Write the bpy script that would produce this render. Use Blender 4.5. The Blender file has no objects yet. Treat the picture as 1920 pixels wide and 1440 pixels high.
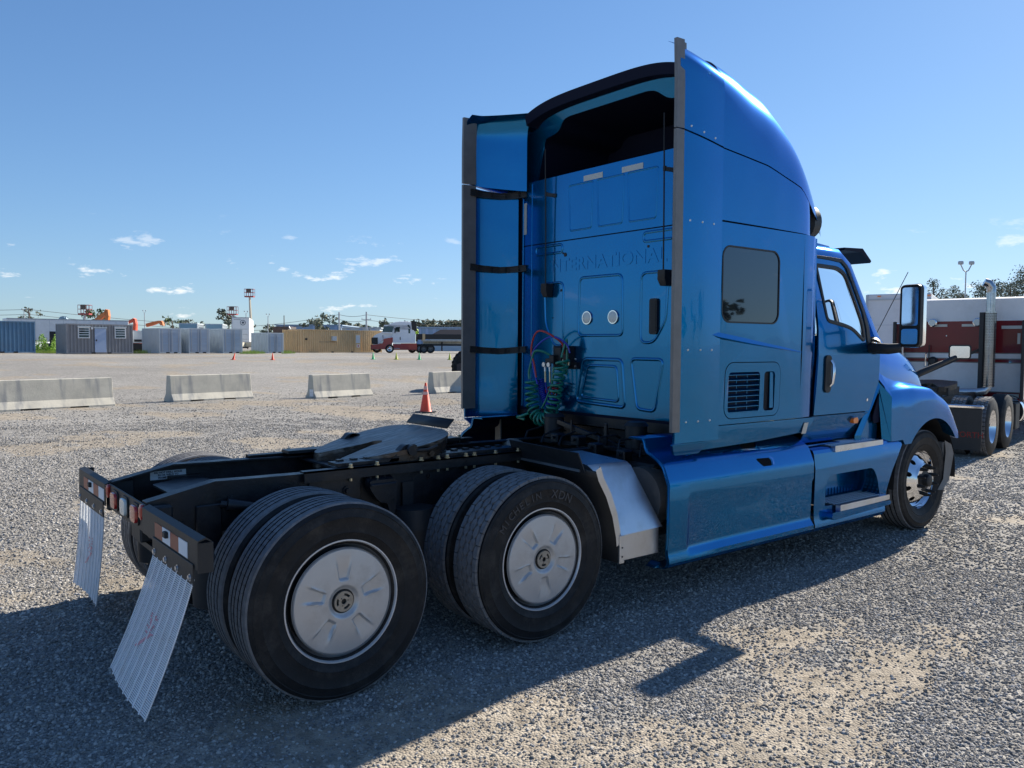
import bpy, math, random
import numpy as np
from mathutils import Vector, Matrix, geometry, noise as mnoise
random.seed(7); rng = np.random.default_rng(7)
S = bpy.context.scene; COL = S.collection
# ---------------------------------------------------------------- camera, sky, sun, exposure
CAM = Vector((-1.837, -4.891, 1.811)); YAW, PIT, ROL, FPX = 0.902, 0.049, 0.006, 1518.6
F_ = Vector((math.cos(YAW)*math.cos(PIT), math.sin(YAW)*math.cos(PIT), -math.sin(PIT)))
R0 = Vector((math.sin(YAW), -math.cos(YAW), 0)); U0 = R0.cross(F_)
R_ = math.cos(ROL)*R0 + math.sin(ROL)*U0; U_ = -math.sin(ROL)*R0 + math.cos(ROL)*U0
cd = bpy.data.cameras.new('camera'); cam = bpy.data.objects.new('camera', cd); COL.objects.link(cam)
M3 = Matrix((R_, U_, -F_)).transposed()
cam.matrix_world = Matrix.Translation(CAM) @ M3.to_4x4()
cd.sensor_width = 36; cd.lens = FPX/1920*36; cd.clip_start = .05; cd.clip_end = 6000
S.camera = cam
SUN_AZ, SUN_EL = math.radians(8), math.radians(30.5)
sd = Vector((math.cos(SUN_AZ)*math.cos(SUN_EL), math.sin(SUN_AZ)*math.cos(SUN_EL), math.sin(SUN_EL)))
sl = bpy.data.lights.new('sun', 'SUN'); sl.energy = 5.0; sl.angle = math.radians(.53); sl.color = (1, .92, .80)
so = bpy.data.objects.new('sun', sl); COL.objects.link(so); so.rotation_euler = sd.to_track_quat('Z', 'Y').to_euler()
w = bpy.data.worlds.new('World'); S.world = w; w.use_nodes = True; nt = w.node_tree; N = nt.nodes; L = nt.links
bg = N['Background']; sky = N.new('ShaderNodeTexSky'); sky.sky_type = 'NISHITA'; sky.sun_disc = False
sky.sun_elevation = SUN_EL; sky.sun_rotation = math.radians(90) - SUN_AZ
sky.air_density = 1.0; sky.dust_density = .12; sky.ozone_density = 1.5; sky.altitude = 0
tc = N.new('ShaderNodeTexCoord'); sx = N.new('ShaderNodeSeparateXYZ'); L.new(tc.outputs['Generated'], sx.inputs[0])
def wn(t, **k):
    n = N.new(t)
    for a, b in k.items(): setattr(n, a, b)
    return n
def wmath(op, a, b=None, clamp=False):
    n = wn('ShaderNodeMath', operation=op, use_clamp=clamp)
    for i, v in enumerate((a, b)):
        if v is None: continue
        if isinstance(v, (int, float)): n.inputs[i].default_value = v
        else: L.new(v, n.inputs[i])
    return n.outputs[0]
# small fair-weather clouds: stretched noise, gathered low over the horizon
mp = wn('ShaderNodeMapping'); mp.inputs['Scale'].default_value = (7, 7, 21); L.new(tc.outputs['Generated'], mp.inputs[0])
n1 = wn('ShaderNodeTexNoise'); n1.inputs['Scale'].default_value = 2.7; n1.inputs['Detail'].default_value = 7; n1.inputs['Roughness'].default_value = .58
mp.inputs['Location'].default_value = (2.3, 1.1, .4)
L.new(mp.outputs[0], n1.inputs['Vector'])
r1 = wn('ShaderNodeMapRange'); r1.inputs[1].default_value = .62; r1.inputs[2].default_value = .70; L.new(n1.outputs[0], r1.inputs[0])
lo = wn('ShaderNodeMapRange'); lo.inputs[1].default_value = .15; lo.inputs[2].default_value = .07; L.new(sx.outputs['Z'], lo.inputs[0])
cl = wmath('MULTIPLY', wmath('MULTIPLY', r1.outputs[0], lo.outputs[0]), .62)
mx = wn('ShaderNodeMixRGB'); L.new(cl, mx.inputs[0])
# the sky's glare near the sun rolls off, as the photograph's exposure of it does
tint = wn('ShaderNodeMixRGB', blend_type='MULTIPLY'); tint.inputs[0].default_value = 1; tint.inputs[2].default_value = (.60, .87, 1.22, 1); L.new(sky.outputs[0], tint.inputs[1])
den = wn('ShaderNodeVectorMath', operation='MULTIPLY_ADD'); L.new(tint.outputs[0], den.inputs[0]); den.inputs[1].default_value = (.085, .075, .055); den.inputs[2].default_value = (1, 1, 1)
dv = wn('ShaderNodeVectorMath', operation='DIVIDE'); L.new(tint.outputs[0], dv.inputs[0]); L.new(den.outputs[0], dv.inputs[1])
L.new(dv.outputs[0], mx.inputs[1]); mx.inputs[2].default_value = (8.6, 8.4, 8.1, 1)
# a little more saturated towards the zenith, as in the photograph's sky
L.new(mx.outputs[0], bg.inputs[0]); bg.inputs[1].default_value = .077
S.view_settings.view_transform = 'Standard'; S.view_settings.look = 'None'
S.view_settings.exposure = 1.0; S.view_settings.gamma = 1; S.view_settings.use_curve_mapping = False
S.cycles.max_bounces = 8; S.cycles.transparent_max_bounces = 12; S.cycles.caustics_reflective = False; S.cycles.caustics_refractive = False
try: S.cycles.use_denoising = True
except Exception: pass

# ---------------------------------------------------------------- helpers
def srgb(h):
    h = h.lstrip('#'); c = [int(h[i:i+2], 16)/255 for i in (0, 2, 4)]
    return tuple(v/12.92 if v <= .04045 else ((v+.055)/1.055)**2.4 for v in c)
def mat(name, col, rough=.5, metal=0., var=.0, vscale=6., coat=0., bump=0., bscale=40., spec=.5, dirt=None, dirt_amt=0., rvar=0., alpha=None, trans=0., emit=None):
    m = bpy.data.materials.new(name); m.use_nodes = True; t = m.node_tree; b = t.nodes['Principled BSDF']
    b.inputs['Base Color'].default_value = (*col, 1); b.inputs['Roughness'].default_value = rough; b.inputs['Metallic'].default_value = metal
    b.inputs['Coat Weight'].default_value = coat; b.inputs['Coat Roughness'].default_value = .03
    b.inputs['Specular IOR Level'].default_value = spec; b.inputs['Transmission Weight'].default_value = trans
    if emit: b.inputs['Emission Color'].default_value = (*emit, 1); b.inputs['Emission Strength'].default_value = 1
    nn = lambda k: t.nodes.new(k); ln = t.links.new
    if var or bump or dirt_amt or rvar: g = nn('ShaderNodeNewGeometry' if False else 'ShaderNodeTexCoord')
    if var or dirt_amt or rvar:
        n = nn('ShaderNodeTexNoise'); n.inputs['Scale'].default_value = vscale; n.inputs['Detail'].default_value = 8; n.inputs['Roughness'].default_value = .65; ln(g.outputs['Object'], n.inputs['Vector'])
    src = None
    if var:
        r = nn('ShaderNodeMapRange'); r.inputs[1].default_value = .3; r.inputs[2].default_value = .7; r.inputs[3].default_value = 1-var; r.inputs[4].default_value = 1+var; ln(n.outputs[0], r.inputs[0])
        mm = nn('ShaderNodeVectorMath'); mm.operation = 'MULTIPLY'; mm.inputs[0].default_value = col; ln(r.outputs[0], mm.inputs[1]); src = mm.outputs[0]; ln(src, b.inputs['Base Color'])
    if dirt_amt:
        n2 = nn('ShaderNodeTexNoise'); n2.inputs['Scale'].default_value = vscale*.7; n2.inputs['Detail'].default_value = 10; n2.inputs['Roughness'].default_value = .7; ln(g.outputs['Object'], n2.inputs['Vector'])
        r = nn('ShaderNodeMapRange'); r.inputs[1].default_value = .5; r.inputs[2].default_value = .72; r.inputs[4].default_value = dirt_amt; ln(n2.outputs[0], r.inputs[0])
        x = nn('ShaderNodeMixRGB'); ln(r.outputs[0], x.inputs[0]); x.inputs[1].default_value = (*col, 1)
        if src: ln(src, x.inputs[1])
        x.inputs[2].default_value = (*dirt, 1); ln(x.outputs[0], b.inputs['Base Color'])
    if rvar:
        r = nn('ShaderNodeMapRange'); r.inputs[1].default_value = .3; r.inputs[2].default_value = .7; r.inputs[3].default_value = max(.02, rough-rvar); r.inputs[4].default_value = rough+rvar; ln(n.outputs[0], r.inputs[0]); ln(r.outputs[0], b.inputs['Roughness'])
    if bump:
        n3 = nn('ShaderNodeTexNoise'); n3.inputs['Scale'].default_value = bscale; n3.inputs['Detail'].default_value = 6; ln(g.outputs['Object'], n3.inputs['Vector'])
        bb = nn('ShaderNodeBump'); bb.inputs['Strength'].default_value = bump; bb.inputs['Distance'].default_value = .01; ln(n3.outputs[0], bb.inputs['Height']); ln(bb.outputs[0], b.inputs['Normal'])
    if alpha is not None: b.inputs['Alpha'].default_value = alpha
    return m
M = {}
def add_wave(m):
    # pressed and moulded panels are never quite flat: long soft waves under the clear coat, and a film of road dust
    t = m.node_tree; b = t.nodes['Principled BSDF']; g = t.nodes.new('ShaderNodeTexCoord'); n = t.nodes.new('ShaderNodeTexNoise'); n.inputs['Scale'].default_value = 2.6; n.inputs['Detail'].default_value = 1.0; bp = t.nodes.new('ShaderNodeBump'); bp.inputs['Strength'].default_value = .35; bp.inputs['Distance'].default_value = .012; l = t.links.new
    l(g.outputs['Object'], n.inputs['Vector']); l(n.outputs[0], bp.inputs['Height']); l(bp.outputs[0], b.inputs['Normal']); l(bp.outputs[0], b.inputs['Coat Normal'])
    d = t.nodes.new('ShaderNodeTexNoise'); d.inputs['Scale'].default_value = 5; d.inputs['Detail'].default_value = 9; d.inputs['Roughness'].default_value = .7; l(g.outputs['Object'], d.inputs['Vector'])
    r = t.nodes.new('ShaderNodeMapRange'); r.inputs[1].default_value = .45; r.inputs[2].default_value = .8; r.inputs[3].default_value = .012; r.inputs[4].default_value = .16; l(d.outputs[0], r.inputs[0]); l(r.outputs[0], b.inputs['Coat Roughness'])
M['blue'] = mat('blue_paint', (.0001, .158, .37), .20, .82, var=.05, vscale=.8, coat=.6, spec=.2)
add_wave(M['blue'])
M['blue'].node_tree.nodes['Principled BSDF'].inputs['Specular Tint'].default_value = (.03, .42, .95, 1)
M['navy'] = mat('navy_liner', (.002, .005, .022), .7, spec=.2)
M['black'] = mat('black_chassis', (.007, .009, .013), .42, var=.3, vscale=9, bump=.15, bscale=60, dirt=(.07, .065, .055), dirt_amt=.3, rvar=.1)
M['plast'] = mat('black_plastic', (.016, .017, .019), .55, var=.2, vscale=12, bump=.1)
M['tyre'] = mat('tyre_rubber', (.013, .013, .014), .62, var=.35, vscale=7, bump=.25, bscale=120, dirt=(.16, .14, .12), dirt_amt=.28, spec=.3)
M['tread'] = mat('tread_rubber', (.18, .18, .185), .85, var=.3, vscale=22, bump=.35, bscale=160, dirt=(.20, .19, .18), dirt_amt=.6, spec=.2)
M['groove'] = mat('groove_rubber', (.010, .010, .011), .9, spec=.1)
M['alu'] = mat('brushed_aluminium', (.62, .63, .65), .34, .9, var=.08, vscale=5, rvar=.08, dirt=(.42, .40, .37), dirt_amt=.5)
M['chrome'] = mat('polished_metal', (.80, .80, .82), .09, 1., rvar=.04, vscale=6)
M['cover'] = mat('silver_wheel_cover', (.52, .515, .51), .38, .4, var=.06, vscale=5, dirt=(.22, .19, .16), dirt_amt=.45, rvar=.08)
M['hubp'] = mat('tan_hub_plate', (.36, .31, .25), .5, .4, var=.2, vscale=30)
M['gasket'] = mat('grey_edge_rubber', (.17, .165, .16), .34, .0, var=.15, vscale=8)
M['lip'] = mat('wheel_lip', (.62, .62, .63), .28, .35, var=.05, vscale=9)
M['stack'] = mat('heat_stained_chrome', (.42, .42, .44), .16, 1., rvar=.06, vscale=9, var=.25)
M['steel'] = mat('greasy_steel', (.055, .045, .038), .38, .55, var=.5, vscale=12, bump=.3, bscale=45, dirt=(.13, .075, .04), dirt_amt=.6, rvar=.14)
M['brass'] = mat('brass_fitting', (.55, .48, .33), .3, .9)
M['glass_dark'] = mat('dark_tinted_glass', (.003, .006, .012), .02, 0, spec=1.0, coat=.35)
M['glass_dark'].node_tree.nodes['Principled BSDF'].inputs['Specular Tint'].default_value = (.45, .72, 1, 1)
M['red_lens'] = mat('red_lens', (.45, .018, .012), .22, coat=.6, var=.1)
M['white_lens'] = mat('white_lens', (.62, .66, .62), .2, coat=.6)
M['amber'] = mat('amber_lens', (.85, .20, .01), .2, coat=.8)
M['tape'] = mat('silver_reflective_tape', (.52, .52, .48), .4, .1, var=.05, vscale=60)
M['tape_red'] = mat('faded_red_tape', (.30, .085, .05), .5, var=.15, vscale=20)
M['tape_white'] = mat('white_tape', (.72, .75, .78), .5, var=.05)
M['flap'] = mat('white_mudflap', (.74, .76, .78), .55, var=.05, vscale=9, dirt=(.5, .47, .43), dirt_amt=.5)
M['flap_red'] = mat('faded_red_print', (.62, .30, .33), .6, var=.3, vscale=40)
M['green_hose'] = mat('green_hose', (.004, .20, .13), .3, coat=.4)
M['blue_hose'] = mat('blue_hose', (.01, .03, .42), .35, coat=.3)
M['red_hose'] = mat('red_hose', (.42, .02, .02), .35, coat=.3)
M['orange'] = mat('cone_orange', (.85, .085, .035), .5, var=.08, vscale=10)
M['white'] = mat('white_paint', (.74, .75, .76), .4, var=.04, vscale=2, dirt=(.4, .38, .34), dirt_amt=.3)
M['conc'] = mat('weathered_concrete', (.50, .475, .40), .85, var=.12, vscale=2.2, bump=.4, bscale=30, dirt=(.32, .31, .28), dirt_amt=.6)
def streaks(m, col, amt, scale):
    t = m.node_tree; b = t.nodes['Principled BSDF']; src = b.inputs['Base Color'].links[0].from_socket; g = t.nodes.new('ShaderNodeTexCoord'); mp_ = t.nodes.new('ShaderNodeMapping'); mp_.inputs['Scale'].default_value = scale; n = t.nodes.new('ShaderNodeTexNoise'); n.inputs['Scale'].default_value = 1.; n.inputs['Detail'].default_value = 6; r = t.nodes.new('ShaderNodeMapRange'); r.inputs[1].default_value = .52; r.inputs[2].default_value = .70; r.inputs[4].default_value = amt; x = t.nodes.new('ShaderNodeMixRGB')
    l = t.links.new; l(g.outputs['Object'], mp_.inputs[0]); l(mp_.outputs[0], n.inputs['Vector']); l(n.outputs[0], r.inputs[0]); l(r.outputs[0], x.inputs[0]); l(src, x.inputs[1]); x.inputs[2].default_value = (*col, 1); l(x.outputs[0], b.inputs['Base Color'])
streaks(M['conc'], (.22, .23, .24), .75, (5, 2, .8))
M['sign'] = mat('pale_label', (.55, .62, .66), .5, var=.06, vscale=20)
M['ink'] = mat('dark_print', (.02, .03, .06), .6)

def link(o, parent=None):
    COL.objects.link(o)
    if parent: o.parent = parent
    return o
def mobj(name, V, Fc, m=None, parent=None, smooth=35, kind=None, label=None, cat=None, group=None, loc=None, rot=None):
    me = bpy.data.meshes.new(name); me.from_pydata([tuple(map(float, v)) for v in V], [], [tuple(int(i) for i in f) for f in Fc])
    ms = m if isinstance(m, (list, tuple)) else [m]
    for q in ms:
        if q: me.materials.append(M[q] if isinstance(q, str) else q)
    if smooth:
        me.polygons.foreach_set('use_smooth', [True]*len(me.polygons)); me.set_sharp_from_angle(angle=math.radians(smooth))
    me.update(); o = bpy.data.objects.new(name, me); link(o, parent)
    if loc: o.location = loc
    if rot: o.rotation_euler = rot
    for k, v in (('kind', kind), ('label', label), ('category', cat), ('group', group)):
        if v: o[k] = v
    return o
def empty(name, loc=(0, 0, 0), rz=0, label=None, cat=None, group=None, parent=None):
    o = bpy.data.objects.new(name, None); link(o, parent); o.location = loc; o.rotation_euler = (0, 0, rz); o.empty_display_size = .1
    for k, v in (('label', label), ('category', cat), ('group', group)):
        if v: o[k] = v
    return o
def copy_tree(o, parent=None, root=True):
    c = o.copy(); COL.objects.link(c)
    if parent: c.parent = parent
    for ch in list(o.children): copy_tree(ch, c, False)
    return c
class B:
    """collects shapes of one mesh"""
    def __init__(s): s.V = []; s.F = []; s.T = None
    def add(s, V, Fc):
        n = len(s.V); s.V += [tuple(v) for v in V]; s.F += [tuple(i+n for i in f) for f in Fc]; return s
    def box(s, x0, x1, y0, y1, z0, z1, bev=0.):
        if x0 > x1: x0, x1 = x1, x0
        if y0 > y1: y0, y1 = y1, y0
        if z0 > z1: z0, z1 = z1, z0
        if bev:
            b = bev; V = []
            for sx_ in (0, 1):
                for sy_ in (0, 1):
                    for sz_ in (0, 1):
                        X = (x0, x1)[sx_]; Yy = (y0, y1)[sy_]; Z = (z0, z1)[sz_]; dx = b*(1-2*sx_); dy = b*(1-2*sy_); dz = b*(1-2*sz_)
                        V += [(X, Yy+dy, Z+dz), (X+dx, Yy, Z+dz), (X+dx, Yy+dy, Z)]
            idx = lambda a, b_, c, k: (a*4+b_*2+c)*3+k
            Fc = []
            for k, order in ((0, [(0, 0), (0, 1), (1, 1), (1, 0)]), ):
                for a in (0, 1): Fc.append([idx(a, i, j, 0) for i, j in order][::(1 if a == 1 else 1)])
            for a in (0, 1): Fc.append([idx(i, a, j, 1) for i, j in [(0, 0), (0, 1), (1, 1), (1, 0)]])
            for a in (0, 1): Fc.append([idx(i, j, a, 2) for i, j in [(0, 0), (0, 1), (1, 1), (1, 0)]])
            for i in (0, 1):
                for j in (0, 1):
                    Fc.append([idx(i, j, 0, 0), idx(i, j, 1, 0), idx(i, j, 1, 1), idx(i, j, 0, 1)])
                    Fc.append([idx(i, 0, j, 0), idx(i, 1, j, 0), idx(i, 1, j, 2), idx(i, 0, j, 2)])
                    Fc.append([idx(0, i, j, 1), idx(1, i, j, 1), idx(1, i, j, 2), idx(0, i, j, 2)])
            for i in range(8): Fc.append([i*3, i*3+1, i*3+2])
            return s.add(V, Fc)
        V = [(x0, y0, z0), (x1, y0, z0), (x1, y1, z0), (x0, y1, z0), (x0, y0, z1), (x1, y0, z1), (x1, y1, z1), (x0, y1, z1)]
        return s.add(V, [(0, 3, 2, 1), (4, 5, 6, 7), (0, 1, 5, 4), (1, 2, 6, 5), (2, 3, 7, 6), (3, 0, 4, 7)])
    def tube(s, path, r, n=8, cap=True):
        P = [Vector(p) for p in path]; m = len(P); rr = r if isinstance(r, (list, tuple)) else [r]*m
        V = []; up = None
        for i in range(m):
            d = (P[min(i+1, m-1)]-P[max(i-1, 0)]).normalized()
            if up is None:
                up = Vector((0, 0, 1)) if abs(d.z) < .9 else Vector((1, 0, 0))
            a = (up - d*up.dot(d)).normalized(); b = d.cross(a); up = a
            for k in range(n):
                t = 2*math.pi*k/n; V.append(P[i]+(a*math.cos(t)+b*math.sin(t))*rr[i])
        Fc = [(i*n+k, i*n+(k+1) % n, (i+1)*n+(k+1) % n, (i+1)*n+k) for i in range(m-1) for k in range(n)]
        if cap: Fc += [tuple(range(n))[::-1], tuple((m-1)*n+k for k in range(n))]
        return s.add(V, Fc)
    def bar(s, a, b, w_, h):
        """rectangular bar a->b, w across, h high"""
        a = Vector(a); b = Vector(b); d = (b-a).normalized(); up = Vector((0, 0, 1)) if abs(d.z) < .95 else Vector((1, 0, 0))
        sd_ = d.cross(up).normalized(); u = sd_.cross(d)
        V = [p+sd_*i*w_/2+u*j*h/2 for p in (a, b) for i, j in ((-1, -1), (1, -1), (1, 1), (-1, 1))]
        return s.add(V, [(0, 1, 2, 3), (7, 6, 5, 4), (0, 4, 5, 1), (1, 5, 6, 2), (2, 6, 7, 3), (3, 7, 4, 0)])
    def loft(s, secs, close=False, cap=False):
        n = len(secs[0]); V = [v for q in secs for v in q]; m = len(secs)
        Fc = [(i*n+k, i*n+(k+1) % n, (i+1)*n+(k+1) % n, (i+1)*n+k) for i in range(m-1) for k in range(n if close else n-1)]
        if cap: Fc += [tuple(range(n))[::-1], tuple((m-1)*n+k for k in range(n))]
        return s.add(V, Fc)
    def prism(s, poly, f, a, b):
        """poly of 2d points, f(u, v, w) -> point; extruded w from a to b"""
        n = len(poly); V = [f(u, v, a) for u, v in poly]+[f(u, v, b) for u, v in poly]
        tri = geometry.tessellate_polygon([[Vector((u, v, 0)) for u, v in poly]])
        Fc = [tuple(t) for t in tri]+[tuple(i+n for i in t[::-1]) for t in tri]+[(i, (i+1) % n, n+(i+1) % n, n+i) for i in range(n)]
        return s.add(V, Fc)
    def plate(s, outer, holes, f, a, b):
        """flat plate with holes, thickness a..b"""
        loops = [outer]+list(holes); allp = [p for l in loops for p in l]; n = len(allp)
        tri = geometry.tessellate_polygon([[Vector((u, v, 0)) for u, v in l] for l in loops])
        V = [f(u, v, a) for u, v in allp]+[f(u, v, b) for u, v in allp]
        Fc = [tuple(t) for t in tri]+[tuple(i+n for i in t[::-1]) for t in tri]; o = 0
        for l in loops:
            m = len(l); Fc += [(o+i, o+(i+1) % m, n+o+(i+1) % m, n+o+i) for i in range(m)]; o += m
        return s.add(V, Fc)
    def disc(s, c, ax, r, h, n=16, r2=None):
        c = Vector(c); ax = Vector(ax).normalized(); u = ax.orthogonal().normalized(); v = ax.cross(u); r2 = r if r2 is None else r2
        V = [c+(u*math.cos(2*math.pi*k/n)+v*math.sin(2*math.pi*k/n))*r for k in range(n)]+[c+ax*h+(u*math.cos(2*math.pi*k/n)+v*math.sin(2*math.pi*k/n))*r2 for k in range(n)]
        return s.add(V, [tuple(range(n))[::-1], tuple(range(n, 2*n))]+[(k, (k+1) % n, n+(k+1) % n, n+k) for k in range(n)])
    def lathe(s, prof, f, n=48, close=False):
        """prof: (r, w); f(r cos, r sin, w)"""
        V = [f(r*math.cos(2*math.pi*k/n), r*math.sin(2*math.pi*k/n), w_) for k in range(n) for r, w_ in prof]; m = len(prof)
        Fc = [(k*m+i, k*m+i+1, ((k+1) % n)*m+i+1, ((k+1) % n)*m+i) for k in range(n) for i in range(m-1)]
        return s.add(V, Fc)
    def obj(s, name, m, parent=None, **k): return mobj(name, s.V, s.F, m, parent, **k)
def rrect(x0, x1, y0, y1, r, n=5):
    P = []
    for cx, cy, a in ((x1-r, y1-r, 0), (x0+r, y1-r, 90), (x0+r, y0+r, 180), (x1-r, y0+r, 270)):
        P += [(cx+r*math.cos(math.radians(a+90*k/n)), cy+r*math.sin(math.radians(a+90*k/n))) for k in range(n+1)]
    return P
def rpoly(pts, r, n=4):
    """round the corners of a polygon"""
    P = []; m = len(pts); rr = (list(r)+[r[-1]]*m) if isinstance(r, (list, tuple)) else [r]*m
    for i in range(m):
        a, b, c = (Vector((*pts[(i-1) % m], 0)), Vector((*pts[i], 0)), Vector((*pts[(i+1) % m], 0)))
        d1 = (a-b); d2 = (c-b); q = min(rr[i], d1.length*.45, d2.length*.45); p1 = b+d1.normalized()*q; p2 = b+d2.normalized()*q
        for k in range(n+1):
            t = k/n; p = p1*(1-t)**2+b*2*t*(1-t)+p2*t*t; P.append((p.x, p.y))
    return P
def ring(poly, w_):
    """inner offset copy of a convex-ish loop (towards centre)"""
    cx = sum(p[0] for p in poly)/len(poly); cy = sum(p[1] for p in poly)/len(poly); out = []
    m = len(poly)
    for i in range(m):
        a = Vector((*poly[i-1], 0)); c = Vector((*poly[(i+1) % m], 0)); d = (c-a).normalized(); nrm = Vector((-d.y, d.x, 0))
        if nrm.dot(Vector((cx-poly[i][0], cy-poly[i][1], 0))) < 0: nrm = -nrm
        out.append((poly[i][0]+nrm.x*w_, poly[i][1]+nrm.y*w_))
    return out
def text(name, body, size, m, parent, mw, ext=.001, off=0., align='CENTER', **k):
    cu = bpy.data.curves.new(name, 'FONT'); cu.body = body; cu.size = size; cu.extrude = ext; cu.offset = off; cu.align_x = align; cu.align_y = 'CENTER'; cu.resolution_u = 3
    t = bpy.data.objects.new(name+'_tmp', cu); COL.objects.link(t); dg = bpy.context.evaluated_depsgraph_get()
    me = bpy.data.meshes.new_from_object(t.evaluated_get(dg)); COL.objects.unlink(t); bpy.data.objects.remove(t)
    me.transform(mw); me.materials.clear(); me.materials.append(M[m]); o = bpy.data.objects.new(name, me); link(o, parent)
    for a, b in k.items(): o[a] = b
    return o
def hermite(x, xs, ys):
    xs = np.array(xs, float); ys = np.array(ys, float); i = int(np.clip(np.searchsorted(xs, x)-1, 0, len(xs)-2)); h = xs[i+1]-xs[i]; t = (x-xs[i])/h; d = np.gradient(ys, xs)
    return (2*t**3-3*t**2+1)*ys[i]+(t**3-2*t**2+t)*h*d[i]+(-2*t**3+3*t**2)*ys[i+1]+(t**3-t**2)*h*d[i+1]
def sstep(a, b, x): t = min(1, max(0, (x-a)/(b-a))); return t*t*(3-2*t)
def ground_z(x, y):
    """lot: level round the truck, rising to a crown where the containers stand"""
    t = (x-CAM.x)*math.cos(YAW)+(y-CAM.y)*math.sin(YAW); s_ = (x-CAM.x)*math.sin(YAW)-(y-CAM.y)*math.cos(YAW)
    z = .86*sstep(24, 64, t)*(1-.14*sstep(75, 130, t))*(1-.75*sstep(5, 25, s_)) - .10*sstep(7, 11, x)*sstep(-1, -6, -y if False else -y-5) - .3*sstep(160, 400, t)
    z += .09*math.exp(-(((x+1.3)/1.6)**2+((y-1.5)/.9)**2))                 # low gravel ridge behind the left wheels, added to shift the shadow edge
    q = math.hypot(x-CAM.x, y-CAM.y)
    if q < 40: z += (mnoise.noise(Vector((x*.7, y*.7, 3.1)))*.018+mnoise.noise(Vector((x*2.3, y*2.3, 9.1)))*.010)*(1-sstep(20, 40, q))
    return z
def far(px, D, dz=0.):
    """a spot on the lot seen along a given bearing, D metres ahead"""
    s_ = (px-960)/FPX*D
    x = CAM.x+D*math.cos(YAW)+s_*math.sin(YAW); y = CAM.y+D*math.sin(YAW)-s_*math.cos(YAW)
    return Vector((x, y, ground_z(x, y)+dz))
# ---------------------------------------------------------------- ground
def ground_material():
    m = bpy.data.materials.new('gravel_lot'); m.use_nodes = True; t = m.node_tree; b = t.nodes['Principled BSDF']; nn = t.nodes.new; ln = t.links.new
    g = nn('ShaderNodeNewGeometry'); pos = g.outputs['Position']
    def noise(s_, d=6, r=.6):
        n = nn('ShaderNodeTexNoise'); n.inputs['Scale'].default_value = s_; n.inputs['Detail'].default_value = d; n.inputs['Roughness'].default_value = r; ln(pos, n.inputs['Vector']); return n.outputs[0]
    def rng_(x, a, b_, c=0., d=1.):
        r = nn('ShaderNodeMapRange'); r.inputs[1].default_value = a; r.inputs[2].default_value = b_; r.inputs[3].default_value = c; r.inputs[4].default_value = d; ln(x, r.inputs[0]); return r.outputs[0]
    def mix(f, a, b_):
        x = nn('ShaderNodeMixRGB')
        for i, v in ((0, f), (1, a), (2, b_)):
            if isinstance(v, tuple): x.inputs[i].default_value = (*v, 1)
            elif isinstance(v, float): x.inputs[i].default_value = v
            else: ln(v, x.inputs[i])
        return x.outputs[0]
    v = nn('ShaderNodeTexVoronoi'); v.inputs['Scale'].default_value = 75; ln(pos, v.inputs['Vector'])
    sp = nn('ShaderNodeSeparateColor'); ln(v.outputs['Color'], sp.inputs[0])
    stone = mix(rng_(sp.outputs[0], 0, 1), (.19, .18, .165), (.38, .365, .335))
    dirt = mix(rng_(noise(9, 8, .7), .35, .65), (.25, .215, .17), (.37, .33, .27))
    at_ = nn('ShaderNodeAttribute'); at_.attribute_name = 'dirt'; ad = nn('ShaderNodeMath'); ad.operation = 'ADD'; ln(at_.outputs['Fac'], ad.inputs[0]); ln(rng_(noise(3.5, 8, .7), .3, .7, -.35, .35), ad.inputs[1]); mask = rng_(ad.outputs[0], .35, .75)
    c = mix(mask, stone, dirt)
    big = rng_(noise(.09, 5, .6), .35, .65, .82, 1.12)
    vm = nn('ShaderNodeVectorMath'); vm.operation = 'MULTIPLY'; ln(c, vm.inputs[0]); ln(big, vm.inputs[1])
    v2 = nn('ShaderNodeTexVoronoi'); v2.inputs['Scale'].default_value = 13; ln(pos, v2.inputs['Vector']); sp2 = nn('ShaderNodeSeparateColor'); ln(v2.outputs['Color'], sp2.inputs[0])
    vm2 = nn('ShaderNodeVectorMath'); vm2.operation = 'MULTIPLY'; ln(vm.outputs[0], vm2.inputs[0]); ln(rng_(sp2.outputs[0], 0, 1, .8, 1.18), vm2.inputs[1])
    ln(vm2.outputs[0], b.inputs['Base Color']); b.inputs['Roughness'].default_value = .95; b.inputs['Specular IOR Level'].default_value = .15
    h = nn('ShaderNodeMath'); h.operation = 'MULTIPLY_ADD'; ln(v.outputs['Distance'], h.inputs[0]); h.inputs[1].default_value = -.018; ln(noise(2.2, 8, .7), h.inputs[2])
    hs = nn('ShaderNodeMath'); hs.operation = 'MULTIPLY_ADD'; ln(noise(2.2, 8, .7), hs.inputs[0]); hs.inputs[1].default_value = .10
    hv = nn('ShaderNodeMath'); hv.operation = 'MULTIPLY'; ln(v.outputs['Distance'], hv.inputs[0]); hv.inputs[1].default_value = -.55
    ln(hv.outputs[0], hs.inputs[2])
    bp = nn('ShaderNodeBump'); bp.inputs['Distance'].default_value = .03; bp.inputs['Strength'].default_value = .5; ln(hs.outputs[0], bp.inputs['Height']); ln(bp.outputs[0], b.inputs['Normal'])
    return m
M['ground'] = ground_material()
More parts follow.
